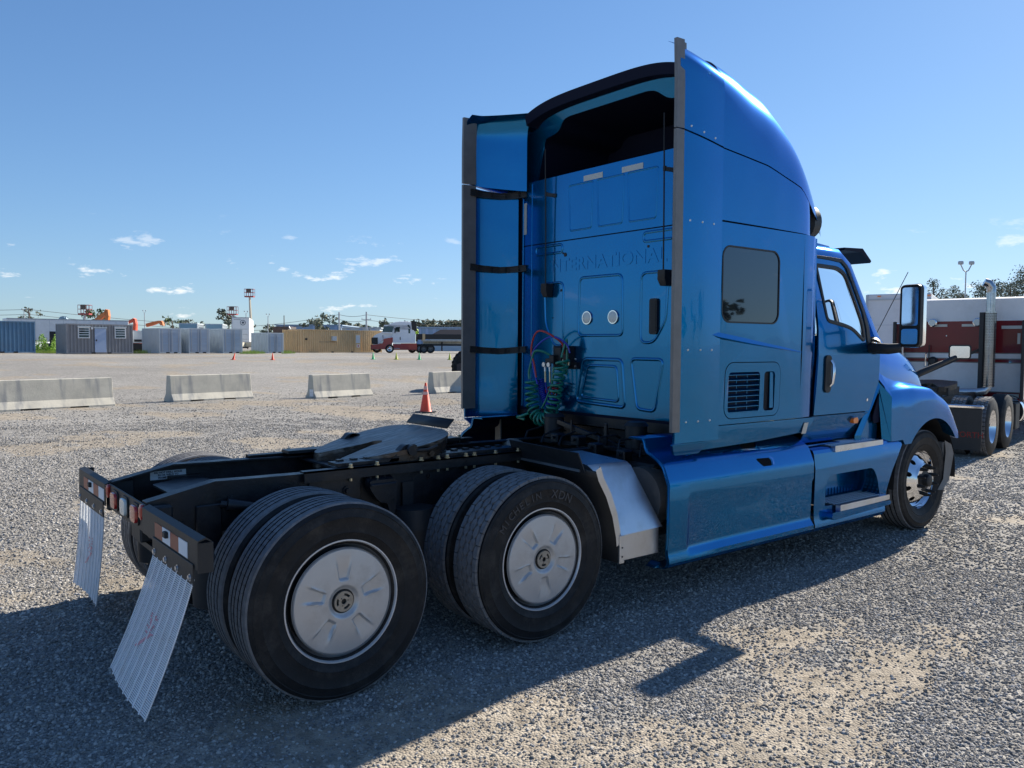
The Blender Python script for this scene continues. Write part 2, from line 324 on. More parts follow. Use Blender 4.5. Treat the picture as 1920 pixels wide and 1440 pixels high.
def ground():
    # polar sheet round the camera, fine near, reaching the horizon
    rad = [0]+list(np.linspace(.5, 16, 110))+list(np.geomspace(16.4, 160, 70))+[220, 320, 500, 900, 1800, 3500]; n = 300; V = [(CAM.x, CAM.y, ground_z(CAM.x, CAM.y))]
    for r in rad[1:]:
        for k in range(n):
            a = YAW+2*math.pi*k/n; x = CAM.x+r*math.cos(a); y = CAM.y+r*math.sin(a); V.append((x, y, ground_z(x, y)))
    Fc = [(0, 1+k, 1+(k+1) % n) for k in range(n)]
    for i in range(len(rad)-2):
        o = 1+i*n; Fc += [(o+k, o+n+k, o+n+(k+1) % n, o+(k+1) % n) for k in range(n)]
    finish_ground(V, Fc)
def dirt_mask(x, y):
    m_ = mnoise.fractal(Vector((x*.42+5.2, y*.42+1.7, .3)), .8, 2.1, 5)
    # wheel tracks pressed through the stone
    for off, sl, x0, x1 in ((-2.75, -.13, 1.5, 16), (-4.35, -.10, 2.5, 16), (5.6, .16, -8, 9), (7.6, .16, -8, 9)):
        d = y-off-sl*(x-3)-.18*math.sin(x*.8+off)
        m_ += .30*math.exp(-(d/.24)**2)*sstep(x0, x0+1.5, x)*(1-sstep(x1-4, x1, x))
    return m_
def finish_ground(V, Fc):
    o = mobj('ground', V, Fc, 'ground', smooth=60, kind='structure'); a = o.data.attributes.new('dirt', 'FLOAT', 'POINT'); a.data.foreach_set('value', np.array([sstep(.12, .50, dirt_mask(v[0], v[1]))*1.15 for v in V], dtype=np.float32))
ground()
def gravel():
    # loose stones, scattered one by one as instances; thinner on the bare dirt
    protos = bpy.data.collections.new('gravel_stones')
    greys = [(.18, .175, .165), (.30, .29, .27), (.45, .43, .40), (.29, .27, .24), (.24, .235, .23)]
    for i in range(5):
        r_ = random.Random(i+3); V, Fc = ico(1)
        a, b, c = 1, r_.uniform(.62, .9), r_.uniform(.42, .62)
        V = [(v[0]*a*(1+r_.uniform(-.2, .2)), v[1]*b*(1+r_.uniform(-.2, .2)), v[2]*c*(1+r_.uniform(-.2, .2))) for v in V]
        me = bpy.data.meshes.new('pebble'); me.from_pydata(V, [], Fc); me.materials.append(mat('stone_grey', greys[i], .9, var=.25, vscale=.8, spec=.2))
        o = bpy.data.objects.new('pebble', me); protos.objects.link(o)
    pts = []; sc = []
    bands = [(1.2, 4.5, 6800, .0080), (4.5, 7.5, 3900, .0094), (7.5, 12, 1400, .0120), (12, 20, 720, .0130), (20, 36, 150, .0160)]
    for r0, r1, dens, size in bands:
        half = math.radians(52 if r0 < 5 else 40); area = half*(r1*r1-r0*r0); n = int(area*dens)
        rr = np.sqrt(rng.uniform(r0*r0, r1*r1, n)); aa = YAW+rng.uniform(-half, half, n)
        for r, a, u, s_ in zip(rr, aa, rng.random(n), np.minimum(rng.lognormal(0, .28, n), 2.0)):
            x = CAM.x+r*math.cos(a); y = CAM.y+r*math.sin(a)
            if u < .80*sstep(.12, .50, dirt_mask(x, y)): continue
            if r > 14 and rng.random() < sstep(14, 36, r): continue
            z = ground_z(x, y)
            pts.append((x, y, z+size*s_*.12)); sc.append(size*s_)
    me = bpy.data.meshes.new('gravel_points'); me.from_pydata(pts, [], []); n = len(pts)
    at = me.attributes.new('size', 'FLOAT', 'POINT'); at.data.foreach_set('value', np.array(sc, dtype=np.float32))
    ar = me.attributes.new('turn', 'FLOAT_VECTOR', 'POINT'); rv = np.stack([rng.normal(0, .35, n), rng.normal(0, .35, n), rng.uniform(0, 6.28, n)], 1).astype(np.float32); ar.data.foreach_set('vector', rv.ravel())
    o = bpy.data.objects.new('gravel', me); COL.objects.link(o); o['kind'] = 'stuff'; o['label'] = 'loose grey crushed stone covering the lot, thinner over patches of tan dirt'; o['category'] = 'gravel'
    ng = bpy.data.node_groups.new('scatter', 'GeometryNodeTree'); ng.interface.new_socket('Geometry', in_out='INPUT', socket_type='NodeSocketGeometry'); ng.interface.new_socket('Geometry', in_out='OUTPUT', socket_type='NodeSocketGeometry')
    gi = ng.nodes.new('NodeGroupInput'); go = ng.nodes.new('NodeGroupOutput'); ip = ng.nodes.new('GeometryNodeInstanceOnPoints'); ci = ng.nodes.new('GeometryNodeCollectionInfo')
    ci.inputs['Collection'].default_value = protos; ci.inputs['Separate Children'].default_value = True
    def att(nm, ty):
        a = ng.nodes.new('GeometryNodeInputNamedAttribute'); a.data_type = ty; a.inputs['Name'].default_value = nm; return a.outputs[0]
    ri = ng.nodes.new('FunctionNodeRandomValue'); ri.data_type = 'INT'; ri.inputs[4].default_value = 0; ri.inputs[5].default_value = 4
    er = ng.nodes.new('FunctionNodeEulerToRotation'); l = ng.links.new
    l(gi.outputs[0], ip.inputs['Points']); l(ci.outputs[0], ip.inputs['Instance']); ip.inputs['Pick Instance'].default_value = True
    l([x for x in ri.outputs if x.type == 'INT'][0], ip.inputs['Instance Index']); l(att('turn', 'FLOAT_VECTOR'), er.inputs[0]); l(er.outputs[0], ip.inputs['Rotation']); l(att('size', 'FLOAT'), ip.inputs['Scale']); l(ip.outputs[0], go.inputs[0])
    md = o.modifiers.new('scatter', 'NODES'); md.node_group = ng
    print('stones', n)
def ico(sub):
    t = (1+5**.5)/2; V = [Vector(v).normalized() for v in ((-1, t, 0), (1, t, 0), (-1, -t, 0), (1, -t, 0), (0, -1, t), (0, 1, t), (0, -1, -t), (0, 1, -t), (t, 0, -1), (t, 0, 1), (-t, 0, -1), (-t, 0, 1))]
    Fc = [(0, 11, 5), (0, 5, 1), (0, 1, 7), (0, 7, 10), (0, 10, 11), (1, 5, 9), (5, 11, 4), (11, 10, 2), (10, 7, 6), (7, 1, 8), (3, 9, 4), (3, 4, 2), (3, 2, 6), (3, 6, 8), (3, 8, 9), (4, 9, 5), (2, 4, 11), (6, 2, 10), (8, 6, 7), (9, 8, 1)]
    for _ in range(sub-1):
        c = {}; nf = []
        def mid(a, b):
            k = (min(a, b), max(a, b))
            if k not in c: V.append(((V[a]+V[b])/2).normalized()); c[k] = len(V)-1
            return c[k]
        for a, b, d in Fc:
            x, y, z = mid(a, b), mid(b, d), mid(d, a); nf += [(a, x, z), (b, y, x), (d, z, y), (x, y, z)]
        Fc = nf
    return [tuple(v) for v in V], Fc
gravel()
# ---------------------------------------------------------------- wheels (axis along y, outer face towards -y)
RT = .505
wf = lambda u, v, w_: (u, -w_, v)
def tyre_mesh(kind, R=RT, n=96, hw=.14):
    side = [(.288, -.098), (.300, -.108), (.318, -.118), (.345, -.128), (.352, -.1335), (.36, -.131), (.395, -.139), (.425, -.140), (.43, -.143), (.436, -.1395), (.455, -.137), (.470, -.132), (.474, -.1345), (.48, -.129), (.488, -.124)]
    s_ = R/.505*1.0; side = [(r if r < .36 else r*s_ if s_ < 1 else r, w_*hw/.14) for r, w_ in side]; tw = .113*hw/.14
    if kind == 'rib':
        top = [(R-.012, -tw-.006), (R-.003, -tw)]
        for g in (-.066, -.024, .024, .066):
            top += [(R+.0005 if abs(g) < .05 else R-.001, g-.0055), (R-.014, g-.0035), (R-.014, g+.0035), (R+.0005 if abs(g) < .05 else R-.001, g+.0055)]
        top += [(R-.003, tw), (R-.012, tw+.006)]
    else: top = [(R-.020, -tw-.008), (R-.016, -tw), (R-.016, tw), (R-.020, tw+.008)]
    return side, top
def build_tyre(kind, parent, R=RT, hw=.14):
    side, top = tyre_mesh(kind, R, hw=hw); b = B(); b.lathe(side+[top[0]], wf, 96); o = b
    mir = [(r, -w_) for r, w_ in side[::-1]]
    b.lathe([top[-1]]+mir, wf, 96); b.obj('tyre', 'tyre', parent, smooth=50)
    if kind == 'rib':
        t = B(); t.lathe(top, wf, 160)
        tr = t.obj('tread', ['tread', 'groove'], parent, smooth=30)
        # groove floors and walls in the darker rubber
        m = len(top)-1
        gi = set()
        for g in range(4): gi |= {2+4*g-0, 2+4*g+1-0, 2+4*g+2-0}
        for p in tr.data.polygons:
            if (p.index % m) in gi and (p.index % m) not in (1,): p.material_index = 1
        # fine sipes across the rib edges
        s_ = B()
        for k in range(80):
            a = 2*math.pi*k/80
            for g in (-.066, -.024, .024, .066):
                for sg in (-1, 1):
                    w0 = g+sg*.0055; w1 = g+sg*.016; da = .010
                    P = [(a-.003, w0), (a+.003, w0), (a+.003+da, w1), (a-.001+da, w1)]
                    s_.add([wf((R+.0012)*math.cos(t_), (R+.0012)*math.sin(t_), w_) for t_, w_ in P], [(0, 1, 2, 3)])
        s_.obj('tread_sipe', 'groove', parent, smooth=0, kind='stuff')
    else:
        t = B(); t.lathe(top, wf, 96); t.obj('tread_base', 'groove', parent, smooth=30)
        bl = B(); n = 42; pitch = 2*math.pi/n
        def block(P):   # P: (angle, w) outline, raised off the casing
            c = (sum(p[0] for p in P)/len(P), sum(p[1] for p in P)/len(P)); m = len(P)
            V = [wf((R-.017)*math.cos(a), (R-.017)*math.sin(a), w_) for a, w_ in P]+[wf(R*math.cos(c[0]+(a-c[0])*.94), R*math.sin(c[0]+(a-c[0])*.94), c[1]+(w_-c[1])*.94) for a, w_ in P]
            bl.add(V, [tuple(range(m, 2*m))]+[(i, (i+1) % m, m+(i+1) % m, m+i) for i in range(m)])
        for row, (wc, off) in enumerate(((-.047, 0), (0, .5), (.047, 0))):
            for k in range(n):
                a = (k+off)*pitch; g = .0025; hx = pitch*.64; hw_ = .0232
                block([(a-hx+.006, wc), (a-hx*.42, wc-hw_+g), (a+hx*.42, wc-hw_+g), (a+hx-.006, wc), (a+hx*.42, wc+hw_-g), (a-hx*.42, wc+hw_-g)])
        for sg in (-1, 1):
            for k in range(n):
                a = (k+.5)*pitch; h = pitch*.49
                P = [(a-h, sg*.111), (a-h, sg*.082), (a-h*.45, sg*.0745), (a+h*.45, sg*.0745), (a+h, sg*.082), (a+h, sg*.111)]
                block(P if sg > 0 else P[::-1])
        bl.obj('tread_block', 'tread', parent, smooth=0, kind='stuff')
def rim_ring(parent, m='alu', depth=.13):
    b = B(); prof = [(.262, .02), (.285, .075), (.297, .098), (.302, .112), (.3065, .1195), (.3125, .119), (.3135, .113), (.306, .108), (.296, .09)]
    b.lathe(prof, wf, 72); b.obj('rim', 'lip', parent, smooth=50)
    d = B(); d.disc((0, -.03, 0), (0, 1, 0), .27, .01, 48); d.obj('wheel_disc', 'plast', parent)
def cover_mesh():
    n, m = 200, 44; b = B(); V = []
    for i in range(n):
        a = 2*math.pi*i/n
        for j in range(m+1):
            r = .062+(.272-.062)*j/m; w_ = .118 + .012*math.cos((r-.062)/.21*math.pi/2) - .012*sstep(.262, .272, r)
            w_ -= .016*(1-sstep(.062, .088, r))
            # five pressed tapering recesses, open towards the rim
            k = round((a-math.pi/2)/(2*math.pi/5)); da = a-math.pi/2-k*2*math.pi/5; lat = r*math.sin(da); rad = r*math.cos(da)
            hw_ = .023+.17*max(0, rad-.115)
            dep = sstep(.106, .120, rad)*(1-sstep(.135, .250, rad))
            inside = 1-sstep(hw_-.004, hw_+.006, abs(lat)); w_ -= .014*dep*inside
            edge = math.exp(-((abs(lat)-hw_-.006)/.005)**2)*sstep(.11, .125, rad)*(1-sstep(.17, .24, rad)); w_ += .0025*edge
            V.append(wf(r*math.cos(a), r*math.sin(a), w_))
        a2 = None
    Fc = [(i*(m+1)+j, i*(m+1)+j+1, ((i+1) % n)*(m+1)+j+1, ((i+1) % n)*(m+1)+j) for i in range(n) for j in range(m)]
    b.add(V, Fc); b.lathe([(.272, .118), (.270, .10)], wf, 72); return b
def drive_wheel(kind, parent, outer=True, turn=0.):
    w_ = empty('wheel', parent=parent); build_tyre(kind, w_); rim_ring(w_, 'alu')
    if outer:
        c = cover_mesh().obj('wheel_cover', 'cover', w_, smooth=40); c.rotation_euler = (0, turn, 0)
        h = B(); h.lathe([(.0, .124), (.017, .124), (.017, .118)], wf, 24)
        ol = [(.052*math.cos(t), .052*math.sin(t)) for t in np.linspace(0, 2*math.pi, 49)[:-1]]; holes = []
        for k in range(3):
            a0 = math.radians(60+120*k); aa = np.linspace(a0-.48, a0+.48, 8)
            holes.append([(.041*math.cos(t), .041*math.sin(t)) for t in aa]+[(.029*math.cos(t), .029*math.sin(t)) for t in aa[::-1]])
        holes.append([(.0145*math.cos(t), .0145*math.sin(t)) for t in np.linspace(0, 2*math.pi, 17)[:-1]])
        p = B(); p.plate(ol, holes, wf, .117, .126); q = p.obj('hub_plate', 'hubp', w_, smooth=20); q.rotation_euler = (0, turn, 0)
        k_ = B(); k_.disc((0, -.108, 0), (0, -1, 0), .064, .004, 32); k_.obj('hub_recess', 'plast', w_)
        for k in range(3):
            a = math.radians(120*k+10); s_ = B(); s_.disc((.022*math.cos(a), -.126, .022*math.sin(a)), (0, -1, 0), .003, .002, 8); s_.obj('hub_screw', 'plast', w_)
    return w_
def steer_wheel(parent, R=.497):
    w_ = empty('wheel', parent=parent); build_tyre('rib', w_, R)
    n, m = 240, 40; V = []
    for i in range(n):
        a = 2*math.pi*i/n
        for j in range(m+1):
            r = .10+(.3085-.10)*j/m
            w0 = float(np.interp(r, [.10, .150, .158, .172, .20, .235, .265, .282, .290, .297, .304, .3085], [.145, .145, .143, .128, .105, .075, .050, .048, .060, .098, .111, .108]))
            V.append(wf(r*math.cos(a), r*math.sin(a), w0))
    Fc = []
    for i in range(n):
        for j in range(m):
            a = 2*math.pi*(i+.5)/n; r = .10+(.3085-.10)*(j+.5)/m; k = round(a/(2*math.pi/10)-.5)+.5; t = k*2*math.pi/10
            if math.hypot(r*math.cos(a)-.222*math.cos(t), r*math.sin(a)-.222*math.sin(t)) < .024: continue
            Fc.append((i*(m+1)+j, i*(m+1)+j+1, ((i+1) % n)*(m+1)+j+1, ((i+1) % n)*(m+1)+j))
    b = B(); b.add(V, Fc); b.obj('rim', 'chrome', w_, smooth=50)
    d = B(); d.disc((0, .02, 0), (0, 1, 0), .29, .01, 48); d.obj('brake_drum', 'plast', w_)
    h = B(); h.lathe([(0, .20), (.045, .20), (.058, .192), (.062, .15), (.085, .146), (.103, .143)], wf, 40); h.obj('hub', 'plast', w_, smooth=40)
    for k in range(10):
        t = 2*math.pi*(k+.5)/10; c = Vector(wf(.1425*math.cos(t), .1425*math.sin(t), .142)); q = B(); q.disc(c, (0, -1, 0), .0185, .022, 12); q.disc(c+Vector((0, -.022, 0)), (0, -1, 0), .0165, .050, 12, .008); q.obj('nut_cover', 'plast', w_)
    return w_

# ---------------------------------------------------------------- the blue tractor
truck = empty('semi_truck', (0, 0, 0), label='metallic blue sleeper tractor without a trailer, seen from its bare rear frame', cat='truck')
TH = .510
def place_wheels():
    A = drive_wheel('rib', truck, True, 0.); A.location = (0, -1.085, TH)
    Ai = drive_wheel('rib', truck, False); Ai.location = (0, -.752, TH)
    Bw = drive_wheel('lug', truck, True, math.radians(34)); Bw.location = (1.329, -1.085, TH)
    Bi = drive_wheel('lug', truck, False); Bi.location = (1.329, -.752, TH)
    for src, x, y in ((A, 0, 1.085), (Ai, 0, .752), (Bw, 1.329, 1.085), (Bi, 1.329, .752)):
        c = copy_tree(src, truck); c.location = (x, y, TH); c.rotation_euler = (0, 0, math.pi)
    Sw = steer_wheel(truck); Sw.location = (6.301, -1.04, .494); c = copy_tree(Sw, truck); c.location = (6.301, 1.04, .494); c.rotation_euler = (0, 0, math.pi)
place_wheels()
def sidewall_word(word, wheel, r, size, a_mid, step):
    b_ = None
    for i, ch in enumerate(word):
        if ch == ' ': continue
        a = a_mid+(len(word)/2-i-.5)*step
        # letters stand on the sidewall with their tops outward
        mw = Matrix.Translation(wf(r*math.cos(a), r*math.sin(a), .1395)) @ Matrix.Rotation(-(a-math.pi/2), 4, 'Y') @ Matrix.Rotation(math.pi/2, 4, 'X')
        text('sidewall_letter', ch, size, 'tyre_mark', wheel, mw, ext=.0035)
M['tyre_mark'] = mat('raised_rubber', (.05, .05, .054), .6)
_w = [o for o in truck.children if o.name.startswith('wheel')]
_front = [o for o in _w if abs(o.location.x-1.329) < .01 and o.location.y < -1][0]
sidewall_word('MICHELIN', _front, .398, .062, math.radians(122), .115); sidewall_word('XDN', _front, .398, .075, math.radians(72), .15)

# chassis -------------------------------------------------------------
ZR = 1.035
for sg in (-1, 1):
    b = B(); yo = .432*sg; yi = (.432-.085)*sg; th = .011*sg
    ks = [(-.735, .975), (-.38, 1.052), (-.2, 1.048), (.3, 1.042), (2.2, 1.02), (6.6, 1.0)]
    bot = [(-.735, .835), (-.38, .775), (-.2, .765), (.3, .762), (2.2, .75), (6.6, .73)]
    def sec(x, zt, zb): return [(x, yi, zt), (x, yo, zt), (x, yo, zb), (x, yi, zb), (x, yi, zb+.011), (x, yo-th, zb+.011), (x, yo-th, zt-.011), (x, yi, zt-.011)]
    b.loft([sec(x, zt, zb) for (x, zt), (_, zb) in zip(ks, bot)], close=True, cap=True); b.obj('frame_rail', 'black', truck, smooth=0)
    # drilled top angle of the slider with bolts
    b = B(); b.box(.12, 1.95, (.405)*sg, (.475)*sg, 1.050, 1.060); b.box(.12, 1.95, .462*sg, .475*sg, .995, 1.060); b.obj('slider_angle', 'black', truck)
    for k, x in enumerate((.42, .60, .92, 1.05, 1.12, 1.27, 1.34, 1.52, 1.72, 1.86)):
        b = B(); b.lathe([(0, .082), (.012, .082), (.012, .066), (.018, .066), (.018, .060), (.006, .060), (.006, 0), (.010, 0), (.010, -.022), (0, -.022)], lambda u, v, w_: (x+u, .466*sg+v, 1.0+w_), 6); b.obj('bolt', 'brass', truck)
    # side plates, hangers, air springs, shocks
    for x0 in (0., 1.329):
        b = B(); b.disc((x0+.34 if x0 == 0 else x0-.50, .52*sg, .44), (0, 0, 1), .125, .22, 24, .135); b.disc((x0+.34 if x0 == 0 else x0-.50, .52*sg, .66), (0, 0, 1), .135, .12, 24, .125); b.box((.79 if x0 else .30), (.87 if x0 else .38), .44*sg, .452*sg, .78, .93); b.obj('air_spring', 'plast', truck, smooth=40)
        b = B(); b.disc((x0+(-.42 if x0 == 0 else .42), .56*sg, .42), (0, 0, 1), .12, .26, 24, .13); b.disc((x0+(-.42 if x0 == 0 else .42), .56*sg, .68), (0, 0, 1), .135, .03, 24, .12); b.obj('air_spring', 'plast', truck, smooth=40)
        xa = x0+(-.42 if x0 == 0 else .42)
        b = B(); b.plate(rrect(xa-.075, xa+.075, .71, .92, .015), [[(xa+.022*math.cos(t), .84+.022*math.sin(t)) for t in np.linspace(0, 6.28, 13)[:-1]]], lambda u, v, w_: (u, w_, v), .437*sg, .60*sg) if False else b.box(xa-.07, xa+.07, .437*sg, .452*sg, .70, .93, .006); b.box(xa-.06, xa+.06, .452*sg, .54*sg, .705, .72); b.obj('spring_bracket', 'black', truck)
        b = B(); b.tube([(x0, -.62, TH), (x0, .62, TH)], .075, 16); b.disc((x0-.17, 0, TH), (1, 0, 0), .19, .30, 20, .14); b.obj('axle', 'black', truck, smooth=40) if sg == -1 else None
        b = B(); b.tube([(x0-.12, .50*sg, .90), (x0-.30, .52*sg, .48)], .033, 12); b.tube([(x0-.12, .50*sg, .90), (x0-.22, .51*sg, .66)], .042, 12); b.obj('shock_absorber', 'black', truck, smooth=40)
        b = B(); b.loft([[(x0-.5, .5*sg, z0), (x0-.5, .58*sg, z0), (x0+.42, .58*sg, z0-.06), (x0+.42, .5*sg, z0-.06)] for z0 in (.40, .47)], close=True, cap=True); b.obj('spring_beam', 'black', truck)
        b = B(); b.disc((x0-.24, .30*sg, .52), (1, 0, .3), .08, .16, 16); b.disc((x0-.24, .30*sg, .52), (-1, 0, -.3), .085, .12, 16, .06); b.obj('brake_chamber', 'black', truck, smooth=40)
    b = B(); b.box(.16, .50, .437*sg, .449*sg, .86, 1.0, .006); b.obj('side_plate', 'black', truck)
    for x in (.22, .40):
        b = B(); b.lathe([(.030, 0), (.028, .012), (.018, .012), (.017, .032), (0, .032)], lambda u, v, w_: (x+u, sg*(.449+w_), .92+v), 10); b.obj('bolt', 'black', truck)
    for x, z in ((-.62, .90), (-.56, .84), (-.30, .95), (-.22, .86), (-.02, .97), (.06, .90), (1.0, .95), (1.1, .85), (1.25, .92), (2.0, .9), (2.1, .82)):
        b = B(); b.lathe([(.020, 0), (.019, .008), (.012, .008), (.011, .022), (0, .022)], lambda u, v, w_: (x+u, sg*(.4325+w_), z+v), 8); b.obj('bolt', 'black', truck)
    b = B(); b.tube([(-.34, .50*sg, .93), (-.20, .52*sg, .90), (-.02, .55*sg, .86)], [.034, .030, .028], 10); b.tube([(-.37, .49*sg, .935), (-.34, .50*sg, .93)], .018, 8); b.obj('height_link', 'black', truck, smooth=40)
    # cast equaliser hanger with the drilled pad above
    hang = rpoly([(.52, .975), (.52, .93), (.56, .87), (.60, .83), (.64, .83), (.655, .78), (.66, .55), (.69, .50), (.70, .80), (.715, .95), (.70, .975)], .02)
    b = B(); b.prism(hang, lambda u, v, w_: (u, w_, v), .452*sg, .52*sg); b.obj('suspension_hanger', 'black', truck, smooth=30)
    hs = [[(x+.010*math.cos(t), y+.010*math.sin(t)) for t in np.linspace(0, 6.28, 9)[:-1]] for x in (.555, .605, .655) for y in (.468, .505)]
    b = B(); b.plate(rrect(.52, .70, .444, .535, .012), hs, lambda u, v, w_: (u, v*sg, w_-(v-.444)*.5), .985, .995); b.obj('drilled_bracket', 'black', truck, smooth=20)
for x, zz, w_ in ((-.30, .90, .10), (.62, .96, .16), (1.72, .93, .12), (2.5, .90, .12)):
    b = B(); b.box(x-w_, x+w_, -.421, .421, zz-.09, zz-.078); b.box(x-w_, x+w_, -.421, .421, zz+.05, zz+.062); b.box(x-.006, x+.006, -.421, .421, zz-.078, zz+.05)
    for y in (-.39, .39):
        b.box(x-w_, x+w_, y-.03, y+.03, zz+.062, zz+.072)
    b.obj('crossmember', 'black', truck)
b = B(); b.prism(rpoly([(-.30, -.18), (-.30, .18), (.06, .41), (.06, -.41)], .02), lambda u, v, w_: (-.38+u*.9+.1, v, w_), .955, .967); b.obj('gusset_plate', 'black', truck)
# rear closing plate with lamps
b = B(); b.box(-.748, -.738, -.445, .345 if False else .432, .818, .968, .003); b.box(-.738, -.70, -.432, .432, .818, .828); b.obj('lamp_panel', 'plast', truck)
def lamp(y, z, m, ww=.058, hh=.046, label=None):
    b = B(); f = lambda u, v, q: (-.748-q, y+u, z+v)
    b.prism(rrect(-ww-.010, ww+.010, -hh-.012, hh+.012, .03), f, 0, .008); o = b.obj('lamp_gasket', 'plast', truck)
    c = B(); secs = []
    for s_, q in ((1, .008), (1, .016), (.93, .022), (.5, .025)): secs.append([f(u*s_, v*s_, q) for u, v in rrect(-ww, ww, -hh, hh, .028)])
    c.loft(secs, close=True, cap=True); o = c.obj('tail_lamp', m, truck, smooth=40)
    if label: o['label'] = label
lamp(-.28, .895, 'red_lens', label='red tail lamp'); lamp(-.05, .895, 'white_lens', label='clear reversing lamp'); lamp(.18, .895, 'red_lens', label='red tail lamp')
for y in (-.412, .345):
    b = B(); secs = [[(-.748-q, y+u*s_, .925+v*s_) for u, v in rrect(-.022, .022, -.04, .04, .018)] for s_, q in ((1, 0), (1, .012), (.6, .020))]; b.loft(secs, close=True, cap=True); b.obj('marker_lamp', 'red_lens', truck, smooth=40)
# mud flap hangers and flaps
def flap_side(sg, y0, y1, lean):
    ya, yb = sorted((y0, y1)); f = lambda u, v, q: (q, u, v)
    b = B(); zt, zb = .965, .835
    b.loft([[(-.770, y, zb), (-.770, y, zt), (-.735, y, zt+.012), (-.705, y, zt-.01), (-.705, y, zt-.016), (-.735, y, zt+.004), (-.764, y, zt-.004), (-.764, y, zb)] for y in (ya, yb)], close=True, cap=True)
    b.obj('flap_hanger_bar', 'steel' if False else 'plast', truck, smooth=0)
    yy = [ya+.13, yb] if sg > 0 else [ya, yb-.13]
    c0, c1 = (ya+.03, yb-.02) if sg > 0 else (ya+.05, yb-.21)
    b = B(); b.box(-.777, -.7705, c0, c1, .76, .855, .002); b.obj('clamp_strip', 'plast', truck)
    n = 4
    for k in range(n):
        y = c0+.04+(c1-c0-.08)*k/(n-1); b = B(); b.lathe([(.017, 0), (.017, .002), (.011, .002), (.011, .009), (0, .010)], lambda u, v, w_: (-.777-w_, y+u, .79+v), 12); b.obj('bolt', 'alu', truck)
    b = B(); b.box(-.790, -.770, (ya+yb)/2-.02, (ya+yb)/2+.02, .895, .925, .004); b.obj('tape_clip', 'plast', truck)
    t0 = ya+.14 if sg < 0 else ya+.02; cols = ['tape_white', 'tape_red', 'tape_white', 'tape_red']
    L_ = .52 if sg < 0 else .58
    for k in range(4):
        a = t0+L_*k/4; b = B(); b.box(-.7725, -.7700, a, a+L_/4-.001, .862, .932); o = b.obj('reflective_tape', cols[k], truck); o['label'] = ('white' if k % 2 == 0 else 'faded red')+' square of the reflective tape'
    # perforated flap: a sheet with rows of thin slots, ribs left standing
    W = c1-c0-.02; H = .575; nx, rows = 8, 66; V, Fc = [], []
    def P(u, v):      # u across 0..1, v down 0..1
        x = -.768+lean[0]*v+lean[1]*v*v+.015*math.sin(u*math.pi)*(v) * (1 if sg > 0 else -1)
        y = c0+.01+W*u+(lean[2])*v; z = .785-(H*math.cos(math.atan(abs(lean[0]+lean[1])/H)))*v + lean[3]*v*(u-.5)
        return Vector((x, y, z))
    b = B()
    for i in range(nx):
        u0, u1 = i/nx, (i+1)/nx; e = .009
        b.add([P(u0, v) for v in np.linspace(0, 1, 13)]+[P(u0+e, v) for v in np.linspace(0, 1, 13)], [(k, k+1, 14+k, 13+k) for k in range(12)])
        b.add([P(u1-e, v) for v in np.linspace(0, 1, 13)]+[P(u1, v) for v in np.linspace(0, 1, 13)], [(k, k+1, 14+k, 13+k) for k in range(12)])
        for r in range(rows+1):
            v0 = r/(rows+1); v1 = v0+.56/(rows+1)
            if r in (0,): v1 = v0+1/(rows+1)
            b.add([P(u0+e, v0), P(u1-e, v0), P(u1-e, v1), P(u0+e, v1)], [(0, 1, 2, 3)])
    o = b.obj('mud_flap', 'flap', truck, smooth=0); md = o.modifiers.new('thick', 'SOLIDIFY'); md.thickness = .004
    # faded red print: an arrow-like mark and a slanting word
    pr = B()
    for q in range(26):
        u = .40+.16*rng.random(); v = .36+.18*rng.random(); d = .02
        a = [P(u, v), P(u+d*1.5, v+.004), P(u+d*1.5, v+.018), P(u, v+.016)]; pr.add([p+Vector((-.0035, 0, 0)) for p in a], [(0, 1, 2, 3)])
    for q in range(18):
        v = .53+.010*q*.9; u = .42+.012*q; a = [P(u, v), P(u+.05, v+.004), P(u+.05, v+.013), P(u, v+.011)]; pr.add([p+Vector((-.0035, 0, 0)) for p in a], [(0, 1, 2, 3)])
    pr.obj('printed_mark', 'flap_red', o, smooth=0, kind='stuff')
    b = B(); ye = ya if sg < 0 else yb; b.box(-.770, -.705, ye-.004, ye+.004, .825, .955) if sg < 0 else b.box(-.77, -.68, ye-.004, ye+.004, .84, .965); b.obj('end_plate', 'plast', truck)
flap_side(-1, -1.39, -.49, (-.17, -.045, -.03, .03))
flap_side(1, .36, 1.12, (-.02, -.03, .02, -.02))
b = B(); b.box(-.755, -.60, .37, .40, .80, .98, .01); b.box(-.735, -.62, -.50, -.445, .79, .96, .01); b.obj('hanger_mount', 'plast', truck)
b = B(); b.box(-.70, -.50, -.15, .05, .70, .80, .01); b.box(-.66, -.40, -.30, .12, .66, .69); b.tube([(-.65, -.28, .68), (-.5, -.3, .60), (-.2, -.25, .55)], .012, 6); b.obj('trailer_wiring_box', 'plast', truck)
# warning label inside the far rail
b = B(); b.box(-.500, -.285, .4195, .4205, .952, 1.006); lb = b.obj('warning_label', 'sign', truck)
mw = Matrix.Translation((-.393, .4185, .979)) @ Matrix.Rotation(math.pi/2, 4, 'X') @ Matrix.Diagonal((1, 1, 1, 1))
text('label_text', 'DO NOT DRILL HOLES\nIN OR WELD TO\nFRAME FLANGES', .0165, 'ink', lb, mw, ext=.0003, off=.0006)
# air lines and clutter on the frame
b = B(); b.tube([(1.25, -.2, 1.0), (1.6, -.15, 1.03), (2.1, -.2, .98), (2.5, .1, .95)], .012, 8); b.obj('green_air_line', 'green_hose', truck)
for k in range(5):
    b = B(); y = -.3+.14*k; b.tube([(1.2+.1*k, y, .96), (1.7, y+.06*math.sin(k), 1.0), (2.2, y*.6, .95), (2.8, y*.5, .93)], .011, 6); b.obj('air_line', 'plast', truck)

